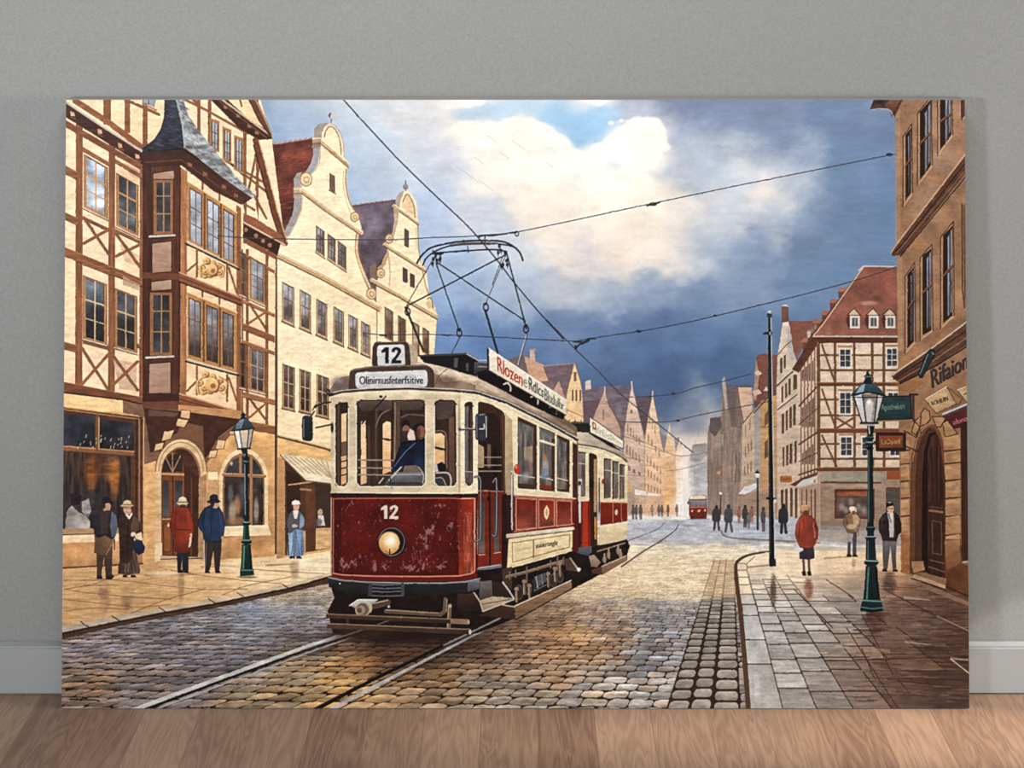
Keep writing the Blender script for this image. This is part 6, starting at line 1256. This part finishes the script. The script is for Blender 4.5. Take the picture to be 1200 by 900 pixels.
with part('painted_person', 'man in a dark jacket and flat cap standing by the right building'):
    F([(1034,630),(1051,630),(1050,652),(1050.6,666),(1046,667),(1043.6,640),(1040,667),(1035,667),(1034.4,650)], (112,106,108), c2=(84,78,80), tex=.1, nz=NVT); shoes(1036.6,1048.6,669.8)
    F([(1034,603),(1040,599.6),(1048,600),(1053,604),(1056,614),(1056,622),(1052,628),(1050,634),(1034,633),(1033,628),(1030,622),(1030,610)], (56,44,42), c2=(30,24,26), gd='h', tex=.2, edge=(24,18,18), ew=.7); F([(1039.6,600),(1046.6,600),(1048,616),(1047,630),(1042.6,629),(1042,612)], (206,198,194), c2=(176,168,166)); L([(1041,602),(1044,612)],1.2,(60,48,46)); L([(1047.6,602),(1048,628)],1.4,(84,66,62)); L([(1034,606),(1032,618)],.9,(80,66,62))
    E(1043.4,596,4,4.8,(206,160,130)); F([(1038,593.4),(1038.6,589.6),(1042,587.8),(1046,588.6),(1048,592.6),(1044,592.8),(1038.6,595)], (30,26,30)); L([(1041,588.6),(1044,589)],1,(200,196,194)); L([(1040.6,595.6),(1047,595.6)],1.5,(130,90,72),.8)
def far(x, y0, y1, w, c, walk=0, label='small distant walker on the far pavement'):
    h = y1 - y0; hd = h * .075
    with part('painted_person', label):
        L([(x - w * .14, y0 + h * .55), (x - w * .16 - walk, y1)], w * .3, c); L([(x + w * .14, y0 + h * .55), (x + w * .2 + walk, y1)], w * .28, c)
        F(cr([(x, y0 + h * .13), (x + w * .42, y0 + h * .2), (x + w * .5, y0 + h * .42), (x + w * .4, y0 + h * .66), (x - w * .4, y0 + h * .66), (x - w * .5, y0 + h * .4), (x - w * .4, y0 + h * .2)]), c, c2=tuple(v * .85 for v in c))
        E(x, y0 + hd, hd * .95, hd * 1.15, tuple(v * .75 for v in c))
Gq = (120,112,114)
for x, w in ((741.7,4),(745.4,4),(750.6,4.6)): far(x,591,608,w,(110,98,98))
for x, c in ((764,(170,140,124)),(772,(130,110,104)),(775.6,(126,106,100)),(782.6,(120,100,94)),(793,(160,136,124))): far(x,591,604.6,3.6,c)
far(839.4,592,620.4,10,(78,70,70),1,'distant woman in a dark flared coat'); far(853.6,591,622.6,10,(84,86,92),2,'distant man in a long grey coat'); far(866,593,612,5,(160,110,94)); far(873,591.6,617,6.6,(76,72,72)); far(877.4,600,619,4.4,(120,118,120)); far(880.8,593,612,5,(160,116,98)); far(894.4,594,622,5.6,(98,92,94)); far(917.8,590.4,624,11.6,(54,54,60),.6,'distant man in a dark coat on the right pavement')

# ------------------------------------------------------------------ mast and street lamps
with part('painted_mast', 'tall black overhead wire mast'):
    L([(901.6,372),(902.4,450),(904.8,660)],3.2,(26,26,30),w2=7.2); L([(903.2,372),(904.6,450),(908,660)],.9,(206,206,206),w2=1.2); L([(900.6,420),(901.6,560),(902.6,650)],.8,(70,76,84))
    R(898.6,366,904.6,372,(60,62,68)); L([(899,366),(904,366)],1.6,(150,152,156)); R(900,364,903.4,367,(190,190,190)); R(896,389,905,392,(40,40,46)); L([(894.6,391),(898,390)],1.8,(40,40,46)); L([(902,389),(902,392)],1.4,(170,172,176)); L([(899,583.6),(908,584.6)],3,(30,30,34)); E(908,587,1.6,2.6,(196,200,204)); F([(901,655),(909,655),(909.6,663.6),(901.6,663.6)], (34,36,40))
TL, TLh, TLd = (22,36,40), (78,104,110), (12,20,24)
with part('painted_street_lamp', 'dark green street lamp with a glazed lantern on the right pavement'):
    L([(1019.4,500),(1019.6,560),(1020,620)],5.6,TL,w2=7.4); L([(1017.8,500),(1017.6,620)],1.2,TLh,w2=1.3); L([(1021.8,500),(1022.8,620)],1.2,TLd)
    E(1019,513,5,3,TL); L([(1015,512),(1023,512)],1,TLh); E(1018.6,519,5.4,3.4,TL); L([(1014.6,518),(1023,518)],1.2,(150,176,178)); E(1019,525,4.6,2.4,TLd)
    F([(1016,498),(1025,498),(1023,510),(1016,510)], TLd); L([(1018,496),(1018.6,508)],1.4,(190,196,196))
    with part('lantern', 'glazed lantern with a teal cap'):
        F([(999.4,463),(1035.4,463),(1027,494.6),(1009.6,494.6)], (150,150,150)); F([(999.6,463.6),(1010,462),(1014.6,494),(1009.6,494)], (214,214,214), c2=(190,188,184)); F([(1010.6,462),(1027.6,462),(1024,494),(1015,494)], (120,112,108), c2=(150,146,144)); F([(1028,462),(1035,463.6),(1027,494),(1024.6,494)], (206,202,196), c2=(170,164,158))
        E(1018.6,476,4.8,9,(206,200,194),.9,soft=.3); F([(1015,480),(1022,480),(1021,494),(1016,494)], (196,190,184),a=.8); E(1018,471,2,2.6,(236,232,226))
        for a,b in (((999.6,463),(1009.8,494.6)),((1010.4,463),(1014.8,494.6)),((1028,463),(1024.4,494.6)),((1035.4,463),(1027,494.6))): L([a,b],1.5,(26,30,34))
        F([(997.4,462.6),(1004,455),(1010,449.6),(1024,449.6),(1031,455),(1037.4,462.6),(1035,464.6),(1018,460),(1000,464.6)], (62,88,100), c2=(32,52,60)); F([(1008,452),(1014,449.8),(1012,459),(1003,461)], (150,190,198),a=.8); L([(997.4,463),(1017,459.6),(1037,463)],1.6,(20,30,34),sm=True); L([(999,465.4),(1036,465.4)],1.4,(30,34,38))
        F([(1011,450),(1014,443),(1012,441),(1015,438.6),(1016,434.6),(1018,434),(1019,438.6),(1022,440),(1020.6,444),(1023,450)], (24,36,40)); L([(1013,441),(1021,441)],1.4,(90,110,114)); L([(1008.6,495.6),(1028.6,495.6)],2.4,(24,32,34)); L([(1014,497.4),(1024,498)],2,(150,156,156))
    L([(1020,615),(1020,634)],8,TL); F([(1016,616),(1024,616),(1025,622),(1015,622)], TL); E(1020,619,5.4,2.4,TL); L([(1015.6,617.6),(1024.4,617.6)],1.2,TLh); E(1020,630,6.4,3,TL); L([(1014.6,628.6),(1025.4,628.6)],1.3,(120,160,164)); F([(1015,632),(1025.4,632),(1027,656),(1014.6,656)], TL, c2=(20,44,46)); L([(1017,634),(1017,655)],1.3,TLh)
    E(1021,659,8.6,4.4,TL); L([(1013.6,656.6),(1028.4,657.4)],1.6,(130,166,170)); F([(1014.6,663),(1027.6,663),(1031.6,704),(1011.6,704)], (24,46,50), c2=(16,30,34), tex=.08); L([(1017.6,665),(1015.6,702)],2,(74,120,122)); L([(1026,666),(1029,702)],2,TLd); L([(1021,665),(1021.6,702)],1,(16,30,32))
    F([(1011,702),(1032,702),(1035,712),(1035,716),(1021,718),(1008,716),(1008.4,711)], (26,52,54), c2=(14,26,28)); L([(1010.6,703.4),(1032,704.4)],1.6,(96,140,142)); L([(1008.6,711),(1022,713),(1035,711.6)],1.2,(90,126,128),sm=True)
with part('painted_street_lamp', 'dark green street lamp with a glazed lantern on the left pavement'):
    L([(287.4,528),(288,560),(288.4,610)],4,TL); L([(286.4,528),(287.2,608)],1,(130,150,156)); L([(289.4,528),(290,608)],1,TLd)
    with part('lantern', 'glazed lantern with a dark cap'):
        F([(274,505),(296.6,502),(292.6,524),(279,525.4)], (206,200,192)); F([(274.4,505.4),(280,504.6),(283.6,525),(279,525)], (236,230,220)); F([(281,504),(291,503),(289,524),(284,525)], (216,190,160), c2=(196,176,156)); F([(291.6,503),(296,502.6),(292.6,524),(289.6,524)], (176,160,150))
        for a,b in (((274,505),(279,525.4)),((280.6,505),(283.6,525)),((291.4,503.4),(289.2,524.6)),((296.8,502),(292.6,524))): L([a,b],1.2,(30,32,36))
        F([(271.6,504),(276,497),(281,491.6),(289.4,490),(294,495),(298,501.6),(290,502.6),(280,503.6)], (70,84,96), c2=(44,54,60)); F([(277,497),(281.6,492),(286,491),(283,502),(276,503)], (130,150,166),a=.7); L([(271.6,504.6),(284,503.6),(298,501.6)],1.4,(26,30,34))
        F([(281,491.6),(283,487.6),(281.4,486.4),(284,484.6),(284.6,482),(286,484),(288.6,486),(287,488),(289.4,490.4)], (28,34,38)); L([(278.6,526),(293,525)],2,(28,34,38)); F([(282,526),(290,526),(288.6,532),(284.6,532)], (30,38,42))
    E(288,537,3.6,2.2,TL); E(288,541.4,4,2.6,TL); L([(285.4,540.4),(290.6,540.4)],1,(150,176,178)); E(288.4,606,4,3,TL); E(288.4,613,4.6,3.6,TL); L([(285,611.6),(292,611.6)],1.2,(130,166,160)); F([(285.4,616),(291.6,616),(293,634),(284.4,634)], (22,54,50)); L([(286.6,617),(286,633)],1.1,TLh)
    E(288.6,634.6,6,3.2,TL); L([(283.6,633),(293.6,633)],1.3,(120,160,150)); F([(283.6,638),(293.8,638),(296.2,668),(282,668)], (24,62,52), c2=(16,40,38)); L([(286,640),(284.8,666)],1.6,(84,140,118)); L([(292,640),(294,666)],1.4,TLd); F([(281,667),(297,667),(298,674),(281,675.4)], (24,50,46)); L([(281.4,668),(297,668)],1.2,(100,140,130)); E(290,676,11,1.4,(80,56,44),.6,soft=.4,ids=False)
L([(82,819),(110,820),(116,821)],1.8,(40,28,26),.9,ids=False); L([(90,818),(94,821),(102,818)],.9,(40,28,26),.8,ids=False)

L_WORLD = .035
# ------------------------------------------------------------------ finishing of the picture
SAT, CON, LOW = .90, .07, .05
GA = vnoise(5, 4, 71, 2); GB = vnoise(5, 4, 72, 2)
_x = XX + GA * .55; _y = YY + GB * .55
_ix = np.clip(np.rint(_x), 0, W - 1).astype(int); _iy = np.clip(np.rint(_y), 0, H - 1).astype(int)
IMG = IMG[_iy, _ix]; IDS = IDS[_iy, _ix]
def family(p): return [k for k in range(1, len(PARTS)) if k == p.i or PARTS[k][2] == p.i]
IMG[np.isin(IDS, family(PRB))] *= np.array((.90, .90, .93), np.float32)
IMG[np.isin(IDS, family(PTH))] *= np.array((.95, .95, .94), np.float32)
def blur(a, r):
    k = 2 * r + 1
    for ax_ in (0, 1):
        for _ in range(2):
            p = np.pad(a, [(r + 1, r) if d == ax_ else (0, 0) for d in range(a.ndim)], mode='edge').cumsum(ax_, dtype=np.float64)
            n = a.shape[ax_]
            a = ((np.take(p, np.arange(k, k + n), ax_) - np.take(p, np.arange(0, n), ax_)) / k).astype(np.float32)
    return a
SKYM = (IDS == PSKY.i).astype(np.float32)
# cloud texture and knife strokes in the sky, dry brush texture elsewhere
cl = vnoise(38, 22, 81, 5, .62); fine = vnoise(2.0, 1.6, 82, 3, .7); st1 = vnoise(7, 2.2, 83, 2)
IMG = IMG * (1 + ((.05 * cl + .012 * fine) * SKYM + (.050 * fine + .035 * st1 + .03 * NM) * (1 - SKYM))[..., None])
_l = IMG.mean(2)
_d = _l - blur(_l, 3); _d2 = _l - blur(_l, 14)
IMG = IMG + (np.clip(_d, -30, 30) * .38 + np.clip(_d2, -30, 30) * .12)[..., None]
_g = IMG.mean(2, keepdims=True)
IMG = _g + (IMG - _g) * (SAT - .10 * SKYM[..., None])
_r = np.clip((IMG[..., 0] - np.maximum(IMG[..., 1], IMG[..., 2]) - 45) / 50, 0, 1) * np.clip((IMG[..., 1] < 95), 0, 1)
_b = np.clip((IMG[..., 2] - IMG[..., 0] - 30) / 30, 0, 1) * (1 - SKYM) * (IMG[..., 0] < 90)
_r = _r[..., None]; _b = _b[..., None]
IMG = IMG * (1 - _r * np.array((.10, .22, .38), np.float32)) * (1 - .26 * _b)
IMG = np.clip(IMG, 0, 255) / 255.
IMG = IMG + CON * (IMG - .5) * (1 - np.abs(2 * IMG - 1)) * 1.2 - LOW * (1 - IMG) * IMG
IMG = np.clip(IMG * 255., 4, 252)

# ------------------------------------------------------------------ room layout (metres)
CAM_Z, FPX, CX, HY = 1.3127, 1500.0, 604.0, -100.0     # eye height, focal length in px, vanishing column, horizon row
Y_FRONT, Y_TOP, Z_TOP, HALF, THICK = 2.115, 2.137, 1.0035, .75, .034
Y_WALL, Y_BASE, BASE_H = 2.174, 2.1543, .080
C = bpy.context.scene.collection

def mat(name, base=(.5, .5, .5), rough=.6, spec=.3):
    m = bpy.data.materials.new(name); m.use_nodes = True
    b = m.node_tree.nodes['Principled BSDF']
    b.inputs['Base Color'].default_value = (*base, 1); b.inputs['Roughness'].default_value = rough
    b.inputs['Specular IOR Level'].default_value = spec
    return m, m.node_tree, b

# paint on canvas
mp, nt, b = mat('painted_canvas', rough=.55, spec=.12)
N, K = nt.nodes, nt.links
at = N.new('ShaderNodeAttribute'); at.attribute_name = 'pigment'; K.new(at.outputs['Color'], b.inputs['Base Color'])
tc = N.new('ShaderNodeTexCoord')
nz = N.new('ShaderNodeTexNoise'); nz.inputs['Scale'].default_value = 420; nz.inputs['Detail'].default_value = 3; K.new(tc.outputs['Object'], nz.inputs['Vector'])
bp = N.new('ShaderNodeBump'); bp.inputs['Strength'].default_value = .22; bp.inputs['Distance'].default_value = .0006
K.new(nz.outputs['Fac'], bp.inputs['Height']); K.new(bp.outputs['Normal'], b.inputs['Normal'])

root = bpy.data.objects.new('canvas_print', None); C.objects.link(root)
root.location = (0, Y_FRONT, 0)
root['label'] = 'large unframed canvas print of a red tram in an old town street'
root['category'] = 'painting'
bpy.context.view_layer.update()

def link(name, me, parent=None, label=None):
    o = bpy.data.objects.new(name, me); C.objects.link(o)
    if parent is not None: o.parent = parent
    if label: o['label'] = label
    return o

# picture surface: one fine grid, shared out to the painted parts
GW, GH = 1530, 1026
BL = np.array((-HALF, 0, .0012)); BR = np.array((HALF, 0, .0012)); TL_ = np.array((-HALF, Y_TOP - Y_FRONT, Z_TOP))
s = np.linspace(0, 1, GW + 1); t = np.linspace(0, 1, GH + 1)
S_, T_ = np.meshgrid(s, t)
P3 = BL + S_[..., None] * (BR - BL) + T_[..., None] * (TL_ - BL)
def to_photo(p):
    d = p[..., 1] + Y_FRONT
    return CX + FPX * p[..., 0] / d, HY + FPX * (CAM_Z - p[..., 2]) / d
u, v = to_photo(P3)
fx = np.clip((u - X0) * S - .5, 0, W - 1.01); fy = np.clip((v - Y0) * S - .5, 0, H - 1.01)
ix, iy = fx.astype(int), fy.astype(int); ax = (fx - ix)[..., None].astype(np.float32); ay = (fy - iy)[..., None].astype(np.float32)
col = (IMG[iy, ix] * (1 - ax) + IMG[iy, ix + 1] * ax) * (1 - ay) + (IMG[iy + 1, ix] * (1 - ax) + IMG[iy + 1, ix + 1] * ax) * ay
EXPO = .90
col = col / 255.; col = np.where(col <= .04045, col / 12.92, ((col + .055) / 1.055) ** 2.4) * EXPO
col = np.clip(col, .0008, .97)
flat = P3.reshape(-1, 3).astype(np.float32); fcol = np.concatenate([col.reshape(-1, 3), np.ones((flat.shape[0], 1))], 1).astype(np.float32)
pc = (P3[:-1, :-1] + P3[1:, 1:]) / 2; uc, vc = to_photo(pc)
cid = IDS[np.clip(((vc - Y0) * S).astype(int), 0, H - 1), np.clip(((uc - X0) * S).astype(int), 0, W - 1)].ravel()
cid[cid == 0] = PSKY.i
j, i = np.meshgrid(np.arange(GW), np.arange(GH)); q0 = (i * (GW + 1) + j).ravel()
quads = np.stack([q0, q0 + 1, q0 + GW + 2, q0 + GW + 1], 1)
order = np.argsort(cid, kind='stable'); sc_ = cid[order]; cuts = np.flatnonzero(np.diff(sc_)) + 1
groups = {int(cid[g[0]]): g for g in np.split(order, cuts)}
def grid_mesh(name, cells):
    qd = quads[cells]; vs, inv = np.unique(qd, return_inverse=True)
    me = bpy.data.meshes.new(name); n = len(cells)
    me.vertices.add(len(vs)); me.vertices.foreach_set('co', flat[vs].ravel())
    me.loops.add(4 * n); me.loops.foreach_set('vertex_index', inv.reshape(-1).astype(np.int32))
    me.polygons.add(n); me.polygons.foreach_set('loop_start', np.arange(0, 4 * n, 4, dtype=np.int32))
    a = me.color_attributes.new('pigment', 'FLOAT_COLOR', 'POINT'); a.data.foreach_set('color', fcol[vs].ravel())
    me.update(calc_edges=True); me.materials.append(mp)
    return me
# parts too small to see are left to the part they belong to
keep = {}
for pid in sorted(groups):
    name, label, par = PARTS[pid]
    if par and len(groups[pid]) < 14:
        groups[par] = np.concatenate([groups.get(par, np.zeros(0, int)), groups[pid]]); groups[pid] = None
objs = {}
for pid in range(1, len(PARTS)):
    name, label, par = PARTS[pid]
    if par: continue
    g = groups.get(pid)
    kids = [k for k in range(1, len(PARTS)) if PARTS[k][2] == pid and groups.get(k) is not None]
    if g is None and not kids: continue
    if g is None: o = link(name, None, root, label)
    else: o = link(name, grid_mesh(name, g), root, label)
    for k in kids: link(PARTS[k][0], grid_mesh(PARTS[k][0], groups[k]), o, PARTS[k][1])

def box_mesh(name, x0, x1, y0, y1, z0, z1, m, bevel=0, shear=0):
    import bmesh
    bm = bmesh.new()
    vs = [bm.verts.new((x, y + shear * (z - z0), z)) for x in (x0, x1) for y in (y0, y1) for z in (z0, z1)]
    for f in ((0, 1, 3, 2), (4, 6, 7, 5), (0, 4, 5, 1), (2, 3, 7, 6), (0, 2, 6, 4), (1, 5, 7, 3)): bm.faces.new([vs[k] for k in f])
    bmesh.ops.recalc_face_normals(bm, faces=bm.faces)
    if bevel: bmesh.ops.bevel(bm, geom=bm.edges[:], offset=bevel, segments=2, affect='EDGES')
    me = bpy.data.meshes.new(name); bm.to_mesh(me); bm.free(); me.materials.append(m)
    return me
me_, nt, b = mat('canvas_edge', (.018, .014, .012), .8, .1)
nz = nt.nodes.new('ShaderNodeTexNoise'); nz.inputs['Scale'].default_value = 300
rp = nt.nodes.new('ShaderNodeValToRGB'); rp.color_ramp.elements[0].color = (.20, .19, .18, 1); rp.color_ramp.elements[1].color = (.30, .29, .28, 1)
nt.links.new(nz.outputs['Fac'], rp.inputs['Fac']); nt.links.new(rp.outputs['Color'], b.inputs['Base Color'])
sh = (Y_TOP - Y_FRONT) / Z_TOP
link('canvas_edge', box_mesh('canvas_edge', -HALF - .0008, HALF + .0008, .0004, THICK, 0.0, Z_TOP + .0008, me_, .0012, sh), root, 'dark folded canvas edge')
mw_, nt, b = mat('stretcher_wood', (.42, .29, .17), .7, .2)
nz = nt.nodes.new('ShaderNodeTexNoise'); nz.inputs['Scale'].default_value = 40
rp = nt.nodes.new('ShaderNodeValToRGB'); rp.color_ramp.elements[0].color = (.34, .22, .12, 1); rp.color_ramp.elements[1].color = (.5, .36, .22, 1)
nt.links.new(nz.outputs['Fac'], rp.inputs['Fac']); nt.links.new(rp.outputs['Color'], b.inputs['Base Color'])

# ------------------------------------------------------------------ wall, baseboard, floor
mwall, nt, b = mat('wall_paint', (.30, .305, .30), .85, .15); N, K = nt.nodes, nt.links
tc = N.new('ShaderNodeTexCoord')
n1 = N.new('ShaderNodeTexNoise'); n1.inputs['Scale'].default_value = 260; n1.inputs['Detail'].default_value = 4
K.new(tc.outputs['Object'], n1.inputs['Vector'])
r1 = N.new('ShaderNodeValToRGB'); r1.color_ramp.elements[0].position = .3; r1.color_ramp.elements[1].position = .7
r1.color_ramp.elements[0].color = (.225, .23, .226, 1); r1.color_ramp.elements[1].color = (.268, .273, .268, 1)
K.new(n1.outputs['Fac'], r1.inputs['Fac']); K.new(r1.outputs['Color'], b.inputs['Base Color'])
bp = N.new('ShaderNodeBump'); bp.inputs['Strength'].default_value = .15; bp.inputs['Distance'].default_value = .001
K.new(n1.outputs['Fac'], bp.inputs['Height']); K.new(bp.outputs['Normal'], b.inputs['Normal'])
def struct(o): o['kind'] = 'structure'; return o
struct(link('wall_back', box_mesh('wall_back', -3.2, 3.2, Y_WALL, Y_WALL + .12, 0, 2.7, mwall)))
mb, nt, b = mat('baseboard_paint', (.42, .42, .42), .5, .3)
N, K = nt.nodes, nt.links
n1 = N.new('ShaderNodeTexNoise'); n1.inputs['Scale'].default_value = 180
r1 = N.new('ShaderNodeValToRGB'); r1.color_ramp.elements[0].color = (.27, .28, .285, 1); r1.color_ramp.elements[1].color = (.31, .32, .325, 1)
K.new(n1.outputs['Fac'], r1.inputs['Fac']); K.new(r1.outputs['Color'], b.inputs['Base Color'])
struct(link('baseboard_back', box_mesh('baseboard_back', -3.2, 3.2, Y_BASE, Y_WALL + .0005, 0, BASE_H, mb, .003)))

mf, nt, b = mat('oak_floor', (.3, .2, .13), .45, .35); N, K = nt.nodes, nt.links
tc = N.new('ShaderNodeTexCoord')
mpn = N.new('ShaderNodeMapping'); mpn.inputs['Rotation'].default_value = (0, 0, math.pi / 2)
PL = .0925
mpn.inputs['Location'].default_value = (.62, -.0365 + PL * 3, 0)
K.new(tc.outputs['Object'], mpn.inputs['Vector'])
br = N.new('ShaderNodeTexBrick'); br.offset = .37; br.inputs['Scale'].default_value = 1
br.inputs['Brick Width'].default_value = 1.3; br.inputs['Row Height'].default_value = PL
br.inputs['Mortar Size'].default_value = .0006; br.inputs['Mortar Smooth'].default_value = .6
br.inputs['Color1'].default_value = (0, 0, 0, 1); br.inputs['Color2'].default_value = (1, 1, 1, 1); br.inputs['Mortar'].default_value = (.5, .5, .5, 1)
K.new(mpn.outputs['Vector'], br.inputs['Vector'])
sep = N.new('ShaderNodeSeparateColor'); K.new(br.outputs['Color'], sep.inputs['Color'])
# growth-ring figure, drawn out along the plank and shifted plank by plank
st = N.new('ShaderNodeMapping'); st.inputs['Scale'].default_value = (12, 1.6, 1); K.new(tc.outputs['Object'], st.inputs['Vector'])
ofs = N.new('ShaderNodeVectorMath'); ofs.operation = 'MULTIPLY_ADD'
cb = N.new('ShaderNodeCombineXYZ'); K.new(sep.outputs['Red'], cb.inputs['X']); K.new(sep.outputs['Red'], cb.inputs['Y'])
K.new(cb.outputs['Vector'], ofs.inputs[0]); ofs.inputs[1].default_value = (17, 31, 0); K.new(st.outputs['Vector'], ofs.inputs[2])
nA = N.new('ShaderNodeTexNoise'); nA.inputs['Scale'].default_value = 2.3; nA.inputs['Detail'].default_value = 2; nA.inputs['Distortion'].default_value = .6; K.new(ofs.outputs['Vector'], nA.inputs['Vector'])
mm = N.new('ShaderNodeMath'); mm.operation = 'MULTIPLY'; mm.inputs[1].default_value = 62; K.new(nA.outputs['Fac'], mm.inputs[0])
sn = N.new('ShaderNodeMath'); sn.operation = 'SINE'; K.new(mm.outputs[0], sn.inputs[0])
st2 = N.new('ShaderNodeMapping'); st2.inputs['Scale'].default_value = (420, 26, 1); K.new(tc.outputs['Object'], st2.inputs['Vector'])
nB = N.new('ShaderNodeTexNoise'); nB.inputs['Scale'].default_value = 1; nB.inputs['Detail'].default_value = 4; K.new(st2.outputs['Vector'], nB.inputs['Vector'])
nC = N.new('ShaderNodeTexNoise'); nC.inputs['Scale'].default_value = 7; nC.inputs['Detail'].default_value = 2; K.new(tc.outputs['Object'], nC.inputs['Vector'])
def mth(op, a, bb):
    n = N.new('ShaderNodeMath'); n.operation = op
    for k, x in enumerate((a, bb)):
        if isinstance(x, (int, float)): n.inputs[k].default_value = x
        else: K.new(x, n.inputs[k])
    return n.outputs[0]
f = mth('ADD', mth('MULTIPLY', sn.outputs[0], .085), mth('MULTIPLY', nB.outputs['Fac'], .42))
f = mth('ADD', f, mth('MULTIPLY', sep.outputs['Red'], .34)); f = mth('ADD', f, mth('MULTIPLY', nC.outputs['Fac'], .16))
rp = N.new('ShaderNodeValToRGB'); e = rp.color_ramp.elements
e[0].position = .18; e[0].color = (.10, .058, .04, 1); e[1].position = .82; e[1].color = (.265, .18, .127, 1)
K.new(f, rp.inputs['Fac'])
mx = N.new('ShaderNodeMix'); mx.data_type = 'RGBA'; K.new(br.outputs['Fac'], mx.inputs['Factor']); K.new(rp.outputs['Color'], mx.inputs['A']); mx.inputs['B'].default_value = (.10, .055, .035, 1)
K.new(mx.outputs['Result'], b.inputs['Base Color'])
bp = N.new('ShaderNodeBump'); bp.inputs['Strength'].default_value = .12; bp.inputs['Distance'].default_value = .001; K.new(nB.outputs['Fac'], bp.inputs['Height']); K.new(bp.outputs['Normal'], b.inputs['Normal'])
struct(link('floor', box_mesh('floor', -3.2, 3.2, -1.2, Y_WALL + .12, -.05, 0, mf)))

# ------------------------------------------------------------------ light
def area(name, loc, tgt, size, power, colr=(1, 1, 1), sy=None, spread=180):
    from mathutils import Vector
    l = bpy.data.lights.new(name, 'AREA'); l.energy = power; l.color = colr; l.size = size; l.shape = 'RECTANGLE'; l.size_y = sy or size; l.spread = math.radians(spread)
    o = bpy.data.objects.new(name, l); C.objects.link(o); o.location = loc
    o.rotation_euler = (Vector(tgt) - Vector(loc)).to_track_quat('-Z', 'Y').to_euler(); return o
def spot(name, loc, tgt, deg, power, colr, blend, rad, scale=(1, 1, 1), roll=0):
    from mathutils import Vector, Euler
    l = bpy.data.lights.new(name, 'SPOT'); l.energy = power; l.color = colr; l.spot_size = math.radians(deg); l.spot_blend = blend; l.shadow_soft_size = rad
    o = bpy.data.objects.new(name, l); C.objects.link(o); o.location = loc
    o.rotation_euler = (Vector(tgt) - Vector(loc)).to_track_quat('-Z', 'Y').to_euler(); o.rotation_euler.rotate_axis('Z', roll); o.scale = scale; return o
area('window_light_left', (-1.7, .3, 1.15), (.5, Y_FRONT, .5), .3, 44, (.97, .985, 1.0))
area('window_light_right', (3.4, 1.5, 1.1), (0, Y_FRONT, .5), .6, 180, (1.0, .965, .92))
area('overhead_wash_light', (0, 1.6, 2.3), (0, 1.9, .4), .3, 35, (1, .99, .97), 2.4)  # unseen overhead wash, added to brighten the upper wall
area('fill_light_front', (-.6, -1.1, .6), (-.4, Y_FRONT, .2), 1.0, 6, (1, .99, .97))  # added frontal fill, evens the light down the canvas
spot('sun_patch_light', (2.6, 2.0, .95), (.95, 2.035, 0), 28, 760, (1.0, .83, .66), .8, .03, (.20, 1, 1))
spot('sun_streak_light', (2.6, 1.75, 1.0), (.90, 2.165, .075), 6, 260, (1.0, .93, .84), .5, .01, (.6, 1, 1))

w = bpy.data.worlds.new('World'); bpy.context.scene.world = w; w.use_nodes = True
w.node_tree.nodes['Background'].inputs['Color'].default_value = (.92, .95, 1, 1); w.node_tree.nodes['Background'].inputs['Strength'].default_value = L_WORLD

cam = bpy.data.cameras.new('camera'); co = bpy.data.objects.new('camera', cam); C.objects.link(co)
co.location = (0, 0, CAM_Z); co.rotation_euler = (math.pi / 2, 0, 0)
cam.sensor_width = 36; cam.lens = 36 * FPX / 1200; cam.shift_x = (600 - CX) / 1200; cam.shift_y = -(450 - HY) / 1200
cam.clip_start = .01
scn = bpy.context.scene; scn.camera = co
scn.view_settings.view_transform = 'Standard'; scn.view_settings.look = 'None'; scn.view_settings.gamma = 1; scn.view_settings.use_curve_mapping = False
scn.view_settings.exposure = 0
